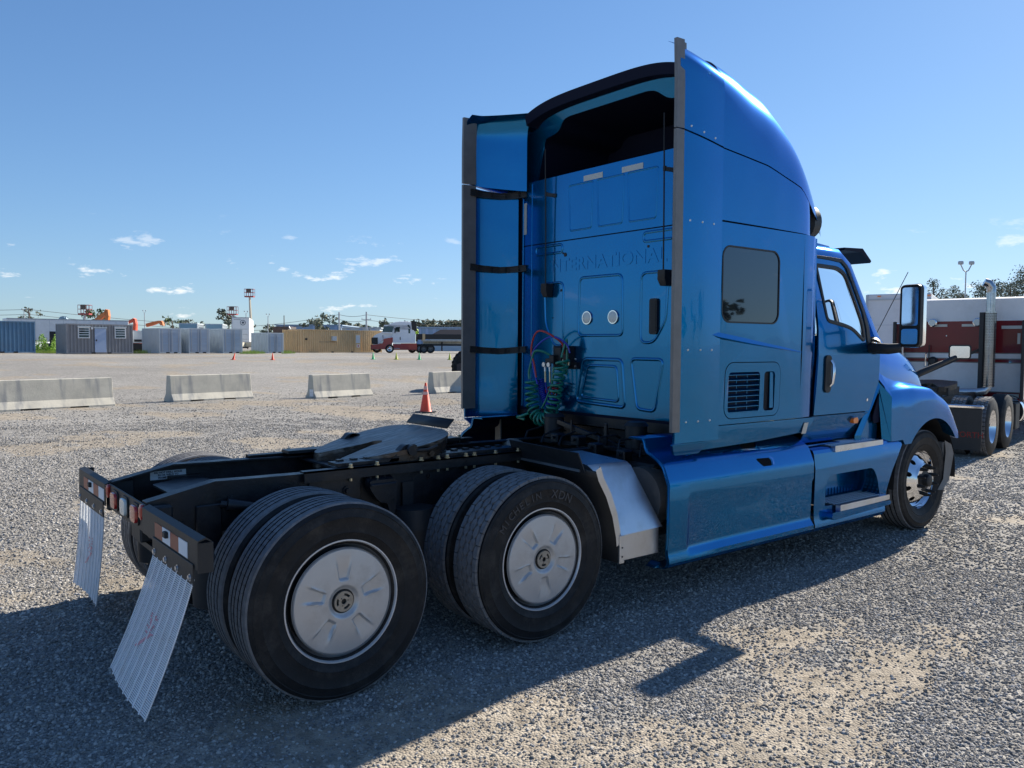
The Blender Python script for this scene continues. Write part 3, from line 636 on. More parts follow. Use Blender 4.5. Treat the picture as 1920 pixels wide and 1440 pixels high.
def greasy_sheen():
    m = bpy.data.materials.new('greasy_sheen_fifth_wheel'); m.use_nodes = True; t = m.node_tree; b = t.nodes['Principled BSDF']; nn = t.nodes.new; ln = t.links.new
    g = nn('ShaderNodeTexCoord'); mp = nn('ShaderNodeMapping'); mp.inputs['Scale'].default_value = (2.2, 26, 26); mp.inputs['Rotation'].default_value = (0, 0, .35); ln(g.outputs['Object'], mp.inputs[0])
    n = nn('ShaderNodeTexNoise'); n.inputs['Scale'].default_value = 1.6; n.inputs['Detail'].default_value = 7; ln(mp.outputs[0], n.inputs['Vector'])
    r = nn('ShaderNodeValToRGB'); r.color_ramp.elements[0].position = .42; r.color_ramp.elements[0].color = (.012, .011, .010, 1); r.color_ramp.elements[1].position = .62; r.color_ramp.elements[1].color = (.17, .155, .14, 1); ln(n.outputs[0], r.inputs[0])  # pale streaks paint reflections on the greasy plate into its colour
    n2 = nn('ShaderNodeTexNoise'); n2.inputs['Scale'].default_value = 5; n2.inputs['Detail'].default_value = 8; ln(g.outputs['Object'], n2.inputs['Vector']); r2 = nn('ShaderNodeMapRange'); r2.inputs[1].default_value = .5; r2.inputs[2].default_value = .65; ln(n2.outputs[0], r2.inputs[0])
    x = nn('ShaderNodeMixRGB'); ln(r2.outputs[0], x.inputs[0]); ln(r.outputs[0], x.inputs[1]); x.inputs[2].default_value = (.09, .055, .035, 1); ln(x.outputs[0], b.inputs['Base Color'])
    b.inputs['Metallic'].default_value = .35; b.inputs['Roughness'].default_value = .36; bp = nn('ShaderNodeBump'); bp.inputs['Strength'].default_value = .5; bp.inputs['Distance'].default_value = .004; ln(n.outputs[0], bp.inputs['Height']); ln(bp.outputs[0], b.inputs['Normal'])
    return m
# fifth wheel ----------------------------------------------------------
fw = []
half = [(0, .02), (.04, .02), (.10, .05), (.40, .19), (.62, .30) ]
outl = rpoly([(.50, .16), (.50, .24), (.60, .34), (.80, .44), (1.06, .455), (1.20, .38), (1.27, .20), (1.27, -.20), (1.20, -.38), (1.06, -.455), (.80, -.44), (.60, -.34), (.50, -.24), (.50, -.16), (.78, -.055), (.86, -.055), (.90, 0), (.86, .055), (.78, .055)], [.03, .04, .08, .1, .1, .08, .05, .05, .08, .1, .1, .08, .04, .03, .03, .02, .03, .02, .03], 4)
tilt = lambda u, v, w_: (u+(w_)*.17, v, 1.215+(u-1.25)*.19+w_)
M['fifth'] = greasy_sheen()
b = B(); b.prism(outl, tilt, -.028, 0.); b.obj('fifth_wheel_plate', 'fifth', truck, smooth=30)
b = B()
b.loft([[tilt(u, v*.985, w_) for u, v in outl] for w_ in (-.10, -.028)], close=True); b.obj('fifth_wheel_skirt', 'steel', truck, smooth=30)
b = B(); b.add([(1.27, -.24, 1.225), (1.27, .30, 1.225), (1.33, .30, 1.285), (1.33, -.24, 1.285)], [(0, 1, 2, 3)]); o = b.obj('grease_shield', 'plast', truck); md = o.modifiers.new('t', 'SOLIDIFY'); md.thickness = .006
for sg in (-1, 1):
    b = B(); b.prism(rpoly([(.70, 1.06), (1.05, 1.06), (.95, 1.13), (.90, 1.165), (.83, 1.165), (.78, 1.12)], .02), lambda u, v, w_: (u, w_, v), .36*sg, .42*sg); b.disc((.865, .36*sg, 1.13), (0, sg, 0), .035, .10, 16); b.obj('pivot_bracket', 'black', truck, smooth=30)
b = B(); b.box(.35, 1.75, -.42, -.30, 1.063, 1.083); b.box(.35, 1.75, .30, .42, 1.063, 1.083); b.box(.8, .95, -.30, .30, 1.05, 1.075); b.obj('slider_base', 'black', truck)
for k in range(14):
    b = B(); b.box(.40+.095*k, .44+.095*k, -.334, -.300, 1.083, 1.093); b.obj('slider_tooth', 'black', truck)
b = B(); b.tube([(.86, -.42, 1.12), (.95, -.50, 1.13), (1.02, -.50, 1.15)], .012, 8); b.disc((1.0, -.42, 1.10), (0, -1, 0), .02, .05, 8); b.obj('release_handle', 'steel', truck)
# ---------------------------------------------------------------- cab and sleeper shell
XS = [2.43, 2.9, 3.3, 3.7, 4.1, 4.5, 4.9]; HH = [3.975, 3.91, 3.92, 3.89, 3.69, 3.27, 2.80]; WW = [1.255, 1.25, 1.245, 1.235, 1.205, 1.07, .86]; NN = [12, 9, 5.5, 4.0, 3.2, 2.7, 2.4]
Z0 = 2.70
def roofsec(x): return hermite(x, XS, HH), hermite(x, XS, WW), hermite(x, XS, NN)
def seam_z(x): return float(np.interp(x, [2.43, 2.9, 3.5, 4.0, 4.25, 4.9], [3.275, 3.215, 3.165, 3.06, 2.90, 2.72]))
def side_y(x, z):
    H, W, n = roofsec(x)
    if z <= Z0: return W
    q = min(1, (z-Z0)/(H-Z0)); return W*max(0, 1-q**n)**(1/n)
XR = 2.935                      # the extenders stop here and the roof cap starts
def roof_cap():
    b = B(); secs = []
    xs = list(np.linspace(XR+.006, 4.74, 44))
    for x in xs:
        H, W, n = roofsec(x); zs = max(seam_z(x)+.005, Z0+.02); zs = min(zs, H-.02)
        q = (zs-Z0)/(H-Z0); ts = math.asin(min(1, q**(n/2))); row = []
        for t in np.linspace(ts, math.pi-ts, 73):
            c = math.cos(t); row.append((x, -W*math.copysign(abs(c)**(2/n), c), Z0+(H-Z0)*math.sin(t)**(2/n)))
        secs.append(row)
    b.loft(secs); o = b.obj('roof_fairing', 'blue', truck, smooth=40)
    # rear return lip: dark band then the sloped blue panel round the opening
    x = XR+.006; H, W, n = roofsec(x)
    return o
roof_cap()
def rear_roof():
    # the lip trails back over the gap between the extenders
    yy = np.linspace(-.90, .90, 41); b = B(); b2 = B()
    def topz(y): return 3.968-.072*min(1.1, abs(y/.86))**4
    outer = [(2.87, y, topz(y)) for y in yy]; mid = [(2.89, y, topz(y)-.085) for y in yy]; fw_ = [(3.02, y, topz(y)-.10) for y in yy]; inn = [(2.97, y, topz(y)-.090) for y in yy]
    b.loft([fw_, outer, mid, inn]); o = b.obj('roof_lip', 'navy', truck, smooth=30)
    # sloped panel with the stepped mouth
    half = [(0, 3.81), (.46, 3.81), (.54, 3.795), (.63, 3.725), (.70, 3.708), (.845, 3.69), (.90, 3.52), (.965, 3.30)]
    mouth = rpoly([(-.99, 3.285)]+[(-y, z) for y, z in half[::-1][:-1]]+[(y, z) for y, z in half[1:]]+[(.99, 3.285)], [.02]+[.05]*13+[.02], 4)
    outer2 = [(y, topz(y)-.085) for y in np.linspace(1.12, -1.12, 25)]+[(-1.12, 3.20), (1.12, 3.20)]
    def f(u, v, w_): return (3.08-.10*sstep(3.6, 3.92, v)+w_, u, v)
    b = B(); b.plate(outer2, [mouth], f, 0., .02); b.obj('roof_rear_panel', 'blue', truck, smooth=30)
    b = B(); secs = []
    for d, k in ((0, 1.), (.25, .97), (.7, .86)):
        secs.append([(f(u, v, 0)[0]+.004+d, u*k, 3.28+(v-3.28)*k) for u, v in mouth])
    b.loft(secs, close=True); b.add(secs[-1], [tuple(range(len(mouth)))]); b.obj('roof_cavity', 'navy', truck, smooth=30)
rear_roof()
# side extenders ----------------------------------------------------------
def ext_outer(x, z):
    W = 1.256
    top = 3.87 - .09*((x-2.43)/.5)
    if z > top-.16: W -= .10*(1-math.sqrt(max(0, 1-((z-(top-.16))/.16)**2)))
    return W + .012*math.sin((x-2.43)/.5*math.pi)*sstep(1.2, 1.6, z)
def extender(sg):
    x0, x1 = 2.455, XR-.002
    for nm, zf0, zf1 in (('upper', lambda x: seam_z(x)+.006, lambda x: 3.87-.09*((x-2.43)/.5)), ('lower', lambda x: 1.135+.10*sstep(2.43, 2.85, x)*0, lambda x: seam_z(x)-.006)):
        b = B(); xs = np.linspace(x0, x1, 13); vs = np.linspace(0, 1, 22)
        out = [[(x, sg*ext_outer(x, zf0(x)+(zf1(x)-zf0(x))*v), zf0(x)+(zf1(x)-zf0(x))*v) for v in vs] for x in xs]
        def inn(x, z, up=(nm == 'upper')): return ext_outer(x, z)-.018-(.175+(.12 if up else 0))*min(1, max(0, (x-2.56)/.37))**1.15
        ins = [[(x, sg*inn(x, zf0(x)+(zf1(x)-zf0(x))*v), zf0(x)+(zf1(x)-zf0(x))*v+(.13*(x-2.43)/.5*v**3 if nm == 'upper' else -.012*v)) for v in vs] for x in xs[::-1]]
        b.loft(out+ins+[out[0]])
        # close top and bottom
        n = len(vs); m = len(xs)
        for e in (0, n-1):
            V = [out[i][e] for i in range(m)]+[ins[m-1-i][e] for i in range(m)]; b.add(V, [(i, i+1, m+i+1, m+i) for i in range(m-1)])
        b.obj('side_extender', 'blue', truck, smooth=40, label=nm+' blue side extender')
    for z0, z1 in ((1.215, 3.262), (3.272, 3.862)):
        b = B()
        secs = []
        for z in (z0, (z0+z1)/2, z1):
            W = 1.256-(.0 if z < 3.8 else .01); secs.append([(2.425, sg*(W+.004), z), (2.498, sg*(W+.008), z), (2.498, sg*(W+.003), z), (2.46, sg*(W-.02), z), (2.56, sg*(W-.028), z), (2.56, sg*(W-.034), z), (2.425, sg*(W-.022), z)])
        b.loft(secs, close=True, cap=True); b.obj('extender_edge_strip', 'gasket', truck, smooth=0)
    for z in (3.30, 2.665, 1.78, 1.28):
        for k in range(3):
            x = (2.57, 2.70, 2.83)[k]; zz = z-(.02*k if z > 3 else 0)
            b = B(); y = ext_outer(x, zz); b.disc((x, sg*(y-.001), zz), (0, sg, 0), .010, .006, 10, .005); b.obj('rivet', 'alu', truck, smooth=30)
    for z in (3.20, 2.52, 1.765):
        path = [(2.50, sg*1.225, z), (2.62, sg*1.205, z-.012), (2.78, sg*1.15, z-.02), (2.87, sg*1.10, z-.014), (2.962, sg*.98, z)]
        b = B()
        for a, c in zip(path, path[1:]):
            b.bar(a, c, .02, .004); a2 = Vector(a); c2 = Vector(c)
            for dz in (-.026, .026): b.bar(a2+Vector((0, 0, dz)), c2+Vector((0, 0, dz)), .036, .006)
            mm = (a2+c2)/2; b.box(mm.x-.003, mm.x+.003, mm.y-.02, mm.y+.02, mm.z-.026, mm.z+.026); b.bar(a2, c2, .006, .05)
        b.obj('extender_bracket', 'plast', truck)
extender(-1); extender(1)
# dark inner core so every panel gap reads as a gap
for sg in (-1, 1):
    b = B(); b.loft([[(x, sg*(side_y(x, z)-.035-.03*sstep(2.8, 3.4, z)), z) for z in np.linspace(1.24, seam_z(x)+.12, 12)] for x in (3.0, 3.3, 3.6, 3.9, 4.1, 4.25)]); b.obj('inner_shell', 'navy', truck, smooth=30)
for x in ():
    H, W, n = roofsec(x); row = [(x, -W+.03, 1.24), (x, -W+.03, Z0)]+[(x, -(W-.03)*math.copysign(abs(math.cos(t))**(2/n), math.cos(t)), Z0+(H-.06-Z0)*math.sin(t)**(2/n)) for t in np.linspace(.02, math.pi-.02, 25)]+[(x, W-.03, Z0), (x, W-.03, 1.24)]
    secs.append(row)
def seam_side(x, sg=-1): return 0
# side panels ---------------------------------------------------------------
for sg in (-1, 1):
    # upper side panel between roof seam and waist seam
    b = B(); rows = []
    for x in np.linspace(XR+.006, 4.30, 26):
        z1 = seam_z(x)-.005; z0 = Z0+.006; rows.append([(x, sg*(side_y(x, z)-.045*sstep(4.12, 4.32, x)), z) for z in np.linspace(z0, z1, 9)])
    b.loft(rows); b.obj('upper_side_panel', 'blue', truck, smooth=50)
    # lower sleeper side: flat field with openings for window and grille hatch, rolled forward edge
    win = rrect(2.955, 3.665, 1.975, 2.535, .09, 7); hatch = rrect(3.015, 3.715, 1.27, 1.69, .09, 6)
    def f(u, v, w_): return (u, sg*(1.246-.05*sstep(2.0, 1.2, v)*0-.012*sstep(1.9, 1.3, v)-.02*sstep(4.0, 4.2, u)-.055*sstep(4.14, 4.285, u)**1.5-w_), v)
    outer = [(XR+.006, 1.235), (XR+.006, 1.9), (XR+.006, Z0-.006)]+[(x, Z0-.006) for x in np.linspace(3.3, 4.30, 8)]+[(4.30, 2.4), (4.30, 2.0), (4.295, 1.7), (4.28, 1.45), (4.235, 1.235)]+[(x, 1.235) for x in (4.15, 4.0, 3.4)]
    b = B(); b.plate([p for p in outer if p[0] <= 4.0 or True][:0] or [(XR+.006, 1.235), (XR+.006, Z0-.006), (4.0, Z0-.006), (4.0, 1.235)], [win, hatch], f, 0, .004)
    rows = [[f(float(np.interp(v, [1.235, 1.45, 1.7, 3], [x-(x-4.0)/.30*.065, x-(x-4.0)/.30*.02, x, x])), v, 0) for v in np.linspace(1.235, Z0-.006, 14)] for x in np.linspace(4.0, 4.30, 14)]
    b.loft(rows); b.obj('sleeper_side_panel', 'blue', truck, smooth=35)
    # window
    b = B(); w2 = ring(win, .012); b.loft([[f(u, v, -.003) for u, v in win], [f(u, v, -.003) for u, v in w2], [f(u, v, .012) for u, v in w2]], close=True); b.loft([[f(u, v, .004) for u, v in win], [f(u, v, -.003) for u, v in win]], close=True); b.obj('window_seal', 'plast', truck, smooth=30)
    b = B(); b.add([f(u, v, .003) for u, v in w2], [tuple(range(len(w2)))]); b.obj('sleeper_window', 'glass_dark', truck, smooth=0)
    # hatch with louvres and honeycomb
    h2 = ring(hatch, .006); lv = rrect(3.06, 3.445, 1.315, 1.615, .03); hc = rrect(3.50, 3.64, 1.315, 1.615, .03)
    b = B(); b.plate(h2, [lv, hc], f, -.002, .004); b.obj('grille_hatch', 'blue', truck, smooth=30)
    b = B()
    for q, d in ((lv, .05), (hc, .03)):
        b.loft([[f(u, v, -.001) for u, v in q], [f(u, v, d) for u, v in q]], close=True)
    b.obj('hatch_recess', 'blue', truck, smooth=30)
    b = B(); b.box(3.05, 3.70, sg*1.18, sg*1.175, 1.30, 1.63); b.obj('hatch_back', 'groove', truck)
    for k in range(8):
        z = 1.597-.0395*k; b = B(); b.add([f(3.062, z, .0), f(3.443, z, .0), f(3.435, z+.022, .034), (f(3.07, z+.022, .034)), f(3.062, z-.005, .0), f(3.443, z-.005, .0), f(3.435, z+.016, .036), f(3.07, z+.016, .036)], [(0, 1, 2, 3), (4, 7, 6, 5), (0, 4, 5, 1)]); b.obj('louvre_slat', 'blue', truck, smooth=0)
    for x in (3.19, 3.32):
        b = B(); b.box(x-.003, x+.003, sg*1.20, sg*1.215, 1.32, 1.61); b.obj('louvre_bar', 'blue', truck)
    b = B()
    for i in range(7):
        for j in range(20):
            cx = 3.505+.0135*i*1.02; cz = 1.325+.0155*j+(.0077 if i % 2 else 0)
            if cx > 3.585 or cz > 1.61: continue
            hexa = [(cx+.0085*math.cos(math.radians(60*k)), cz+.0085*math.sin(math.radians(60*k))) for k in range(6)]; h3 = [(cx+(u-cx)*.72, cz+(v-cz)*.72) for u, v in hexa]
            b.add([f(u, v, .018) for u, v in hexa]+[f(u, v, .018) for u, v in h3], [(k, (k+1) % 6, 6+(k+1) % 6, 6+k) for k in range(6)])
    b.obj('honeycomb_mesh', 'plast', truck, smooth=0, kind='stuff')
    b = B(); b.box(3.59, 3.637, sg*1.222, sg*1.232, 1.33, 1.612, .003); b.obj('mesh_frame', 'blue', truck)
    # tapered crease that catches the sky
    cr = [(2.75, 1.905), (2.9, 1.885), (3.3, 1.84), (3.75, 1.79), (4.05, 1.755)]
    b = B(); rows = []
    for i, (x, z) in enumerate(cr):
        h = (.003, .022, .021, .012, .001)[i]; y = 1.2445-.012*sstep(1.9, 1.3, z)+(.013 if x < XR else 0); rows.append([(x, sg*y, z+h), (x, sg*(y+h*.42), z-h*.55), (x, sg*y, z-h*.95)])
    b.loft(rows); b.obj('body_crease', 'blue', truck, smooth=15)
    # rocker trim under the sleeper
    b = B(); P = [(2.86, 1.228), (2.95, 1.228), (4.22, 1.228), (4.16, 1.115), (3.45, 1.075), (2.80, 1.06)]
    b.prism(rpoly(P, .012), lambda u, v, w_: (u, sg*(1.232-w_-.04*sstep(1.2, 1.05, v)), v), 0, .03); b.obj('rocker_trim', 'blue', truck, smooth=30)
    b = B(); b.prism([(4.055, 1.10), (4.075, 1.19), (4.135, 1.19), (4.115, 1.10)], lambda u, v, w_: (u, sg*(1.2335-.016*sstep(1.2, 1.05, v)-w_), v), 0, .004); b.obj('side_reflector', 'tape', truck)
    b = B(); b.prism(rpoly([(2.44, 1.13), (2.85, 1.13), (2.79, 1.04), (2.52, 1.045)], .02), lambda u, v, w_: (u, sg*(1.246-w_-.05*sstep(1.13, 1.03, v)), v), 0, .02); b.obj('extender_foot', 'blue', truck, smooth=30)
# rear wall of the sleeper -----------------------------------------------------
XW = 2.965
def wallpt(u, v, w_=0.):
    """rear wall surface: u = y, v = z; corners curve forward"""
    a = abs(u); cx = 0
    if a > .98: cx = (a-.98)**2*1.4
    return (XW+cx-w_, u, v)
def wall_panel(z0, z1, name):
    b = B(); rows = [[wallpt(y, z) for y in np.linspace(-1.2, 1.2, 49)] for z in np.linspace(z0, z1, 6)]; b.loft(rows); return b.obj(name, 'blue', truck, smooth=40)
wall_panel(1.225, 2.718, 'rear_wall'); wall_panel(2.728, 3.30, 'upper_rear_wall')
b = B(); b.box(XW+.008, XW+.02, -1.15, 1.15, 1.20, 3.3); b.obj('wall_core', 'navy', truck)
def emboss(loop, r, h, name, m='blue', wdt=.012, at_=wallpt):
    """raised bead following a closed loop"""
    L0 = rpoly(loop, r, 5); b = B(); secs = []
    for d, hh in ((-wdt, 0.), (-wdt*.4, h), (wdt*.4, h), (wdt, 0.)):
        q = ring(L0, d); secs.append([at_(u, v, hh+.0008) for u, v in q])
    b.loft(secs, close=True); return b.obj(name, m, truck, smooth=60)
def panel(loop, r, h, name, slope=.014):
    """raised pressed field"""
    L0 = rpoly(loop, r, 5); q = ring(L0, slope); b = B(); s0 = [wallpt(u, v, .0006) for u, v in L0]; s1 = [wallpt(u, v, h) for u, v in q]
    b.loft([s0, s1], close=True); b.add(s1, [tuple(range(len(s1)))]); return b.obj(name, 'blue', truck, smooth=30)
panel([(-.25, 2.385), (.25, 2.385), (.255, 1.89), (-.255, 1.89)], .05, -.0, 'pressed_panel') if False else None
emboss([(-.25, 2.385), (.25, 2.385), (.265, 1.89), (-.265, 1.89)], .05, .007, 'wall_bead')
emboss([(-.27, 1.70), (.20, 1.70), (.27, 1.31), (-.27, 1.29)] if False else [(-.26, 1.69), (.20, 1.69), (.28, 1.32), (-.30, 1.30)], .05, .009, 'wall_bead', wdt=.016)
emboss([(-.20, 1.635), (.14, 1.635), (.22, 1.36), (-.23, 1.345)], .04, .007, 'wall_bead')
emboss([(-.36, 1.70), (-.70, 1.70), (-.62, 1.29), (-.43, 1.30)], .05, .008, 'wall_bead', wdt=.014)
emboss([(-.46, 2.38), (-.74, 2.38), (-.72, 2.0), (-.60, 1.83), (-.46, 1.83)], .06, .007, 'wall_bead')
emboss([(.46, 2.36), (.72, 2.36), (.70, 2.0), (.58, 1.80), (.46, 1.80)], .06, .007, 'wall_bead')
for s_ in (-1, 1): emboss([(s_*.48, 2.695), (s_*.84, 2.695), (s_*.84, 2.625), (s_*.48, 2.625)], .03, .006, 'wall_bead')
for y0, y1 in ((.10, .40), (-.26, .05), (-.62, -.30)): emboss([(y0, 3.19), (y1, 3.19), (y1-.02, 2.80), (y0+.02, 2.80)], .02, .0035, 'wall_bead', wdt=.007)
for y in (1.03, .90, -.90, -1.03):
    b = B(); b.tube([wallpt(y, z, .001) for z in np.linspace(1.24, 3.28, 8)], .006, 6); b.obj('corner_bead', 'blue', truck, smooth=60)
# pressed lettering across the wall
mw = Matrix.Translation((XW-.001, -.02, 2.505)) @ Matrix(((0, 0, -1, 0), (-1, 0, 0, 0), (0, 1, 0, 0), (0, 0, 0, 1))) @ Matrix.Diagonal((1.18, 1, 1, 1))
t = text('pressed_lettering', 'INTERNATIONAL', .152, 'blue', truck, mw, ext=.0022, off=.004)
t.data.polygons.foreach_set('use_smooth', [False]*len(t.data.polygons)); md = t.modifiers.new('b', 'BEVEL'); md.width = .002; md.segments = 1; md.limit_method = 'ANGLE'
for a, c in ((.10, 3.225), (-.35, 3.225)):
    b = B(); b.add([wallpt(a-.115, c-.024, .002), wallpt(a+.115, c-.024, .002), wallpt(a+.115, c+.022, .002), wallpt(a-.115, c+.022, .002)], [(0, 1, 2, 3)]); b.obj('reflective_strip', 'tape', truck)
b = B(); b.add([wallpt(.975, 2.83, .003), wallpt(1.02, 2.83, .003), wallpt(1.02, 3.12, .003), wallpt(.975, 3.12, .003)], [(0, 1, 2, 3)]); b.obj('reflective_strip', 'tape', truck)
for y in (.15, -.16):
    b = B(); b.disc((XW-.002, y, 2.04), (-1, 0, 0), .060, .012, 32, .056); b.obj('lamp_bezel', 'chrome', truck, smooth=40)
    b = B(); b.disc((XW-.015, y, 2.04), (-1, 0, 0), .048, .006, 32, .030); q = b.obj('work_lamp', 'white_lens', truck, smooth=40)
    for k in range(7):
        a = k*math.pi/3; r = .024 if k < 6 else 0; b = B(); b.disc((XW-.0175, y+r*math.cos(a), 2.04+r*math.sin(a)), (-1, 0, 0), .0095, .003, 10, .006); b.obj('led_lens', 'white', q)
b = B(); b.prism(rrect(-.645, -.565, 1.895, 2.175, .02), lambda u, v, w_: (XW-w_, u, v), .001, .020); v = b.obj('wall_vent', 'plast', truck, smooth=30)
for k in range(11):
    b = B(); z = 1.92+.0225*k; b.box(XW-.027, XW-.020, -.635, -.585, z, z+.009); b.obj('vent_slat', 'plast', v)
for y, zb, zt in ((.64, 2.28, 3.54), (-.735, 2.31, 3.56)):
    b = B(); b.loft([[(XW-.005-d, y+u, z) for u, d in ((-.035, 0), (-.03, .05), (.03, .05), (.035, 0))] for z in (zb-.045,)]+[[(XW-.005-d, y+u, z) for u, d in ((-.042, 0), (-.036, .075), (.036, .075), (.042, 0))] for z in (zb, zb+.075)], close=True, cap=True); a = b.obj('antenna_base', 'plast', truck, smooth=30)
    b = B(); b.tube([(XW-.055, y, zb+.07), (XW-.055, y+.004, (zt+zb)/2), (XW-.07, y, zt)], .006, 6); b.obj('antenna_whip', 'plast', truck)
    b = B(); b.bar((XW, y-.07, 3.13), (XW-.055, y, 3.145), .02, .03); b.disc((XW-.055, y, 3.13), (0, 0, 1), .014, .035, 8); b.obj('antenna_clip', 'plast', truck)
for y, z, r in ((.44, 2.60, .018), (-.53, 2.585, .011), (.47, 2.615, .008), (.49, 2.29, .011), (.60, 2.05, .006)):
    b = B(); b.disc((XW-.001, y, z), (-1, 0, 0), r, .003, 14); b.obj('plug', 'plast', truck)
b = B(); b.box(2.975, 3.35, -1.12, 1.12, 1.12, 1.224); b.box(3.35, 5.4, -1.14, 1.14, 1.10, 1.2); b.obj('cab_underside', 'black', truck)
def smooth_path(P, n=8):
    P = [Vector(p) for p in P]; o = []
    for i in range(len(P)-1):
        a = P[max(0, i-1)]; b_ = P[i]; c = P[i+1]; d = P[min(len(P)-1, i+2)]
        for k in range(n):
            t = k/n; o.append(.5*((2*b_)+(-a+c)*t+(2*a-5*b_+4*c-d)*t*t+(-a+3*b_-3*c+d)*t**3))
    return o+[P[-1]]
# ---------------------------------------------------------------- lower side fairings
PF = [(-.90, 1.158), (-1.03, 1.155), (-1.045, 1.135), (-1.055, 1.095), (-1.075, 1.068), (-1.115, 1.05), (-1.185, 1.01), (-1.215, .985), (-1.228, .965), (-1.262, .885), (-1.270, .862), (-1.271, .74), (-1.270, .715)]
PB = [(-1.262, .425), (-1.262, .395), (-1.266, .37), (-1.274, .345), (-1.276, .315), (-1.262, .290), (-1.20, .280), (-1.08, .278)]
PBr = [(-1.248, .425), (-1.248, .398), (-1.256, .385), (-1.280, .350), (-1.281, .318), (-1.262, .290), (-1.20, .280), (-1.08, .278)]
def fair_prof(rec):
    mid_flat = [(-1.270, .60), (-1.268, .50)]; mid_rec = [(-1.254, .60), (-1.250, .50)]
    P = PF[:-1]+[(-1.270+.014*rec, .702)]+[tuple(np.array(a)*(1-rec)+np.array(b_)*rec) for a, b_ in zip(mid_flat, mid_rec)]+[tuple(np.array(a)*(1-rec)+np.array(b_)*rec) for a, b_ in zip(PB, PBr)]
    return P
def fairing(sg):
    b = B(); secs = []
    for x in (2.392, 2.398, 2.41, 2.50, 2.585, 2.60, 2.615, 2.63, 3.0, 3.5, 4.0, 4.168, 4.180):
        rec = sstep(2.585, 2.64, x); P = fair_prof(rec); k = .985 if x in (2.392, 4.180) else 1.
        # the shelf pinches in where it meets the cab steps
        secs.append([(x, -sg*(y*k), z) for y, z in P])
    b.loft(secs); b.obj('side_fairing', 'blue', truck, smooth=32)
    b = B(); P = fair_prof(0.); inn = [(y+.022 if i > 0 else y, z-.02 if i < 9 else z+.01*0) for i, (y, z) in enumerate(P)]
    b.loft([[(2.394, -sg*y, z) for y, z in P], [(2.394, -sg*(y+.02), z-.012) for y, z in P]]); b.obj('fairing_end_edge', 'blue', truck, smooth=0)
    b = B(); b.loft([[(2.394, -sg*(y+.02), z-.012) for y, z in P], [(4.17, -sg*(y+.02), z-.012) for y, z in P]]); b.obj('fairing_liner', 'navy', truck, smooth=30)
fairing(-1); fairing(1)
b = B(); b.prism(rpoly([(2.33, .284), (2.395, .32), (2.395, .282)], .008), lambda u, v, w_: (u, w_, v), -1.20, -1.12); b.obj('fairing_toe', 'blue', truck)
for sg in (1,):
    b = B(); b.box(2.7, 2.712, 1.02, 1.10, .8, 1.12); b.obj('fairing_stay', 'hubp', truck)
# dark plate paints the shade inside the shelf's access notch, with its blue return
b = B(); b.prism(rpoly([(3.50, 1.150), (3.465, 1.095), (3.36, 1.04), (3.44, .935), (3.49, .893), (3.590, .890), (3.600, .93), (3.50, 1.023), (3.63, 1.085), (3.66, 1.150)], .01), lambda u, v, w_: (u, -(float(np.interp(v, [.86, .885, .965, .985, 1.01, 1.05, 1.068, 1.095, 1.165], [1.271, 1.262, 1.228, 1.215, 1.185, 1.115, 1.075, 1.055, 1.03]))+w_), v), -.01, .004); b.obj('access_notch_shade', 'groove', truck, smooth=0)
b = B(); yy = lambda v: float(np.interp(v, [.86, .885, .965, .985, 1.01, 1.05, 1.068, 1.095, 1.165], [1.271, 1.262, 1.228, 1.215, 1.185, 1.115, 1.075, 1.055, 1.03]))
P1 = [(3.66, 1.15), (3.63, 1.085), (3.50, 1.023), (3.60, .93), (3.592, .89)]
b.loft([[(x, -(yy(z)+.001), z) for x, z in P1], [(x+.010, -(yy(z)+.010), z+.004) for x, z in P1], [(x+.035, -(yy(z)+.001), z+.01) for x, z in P1]]); b.obj('notch_return', 'blue', truck, smooth=30)
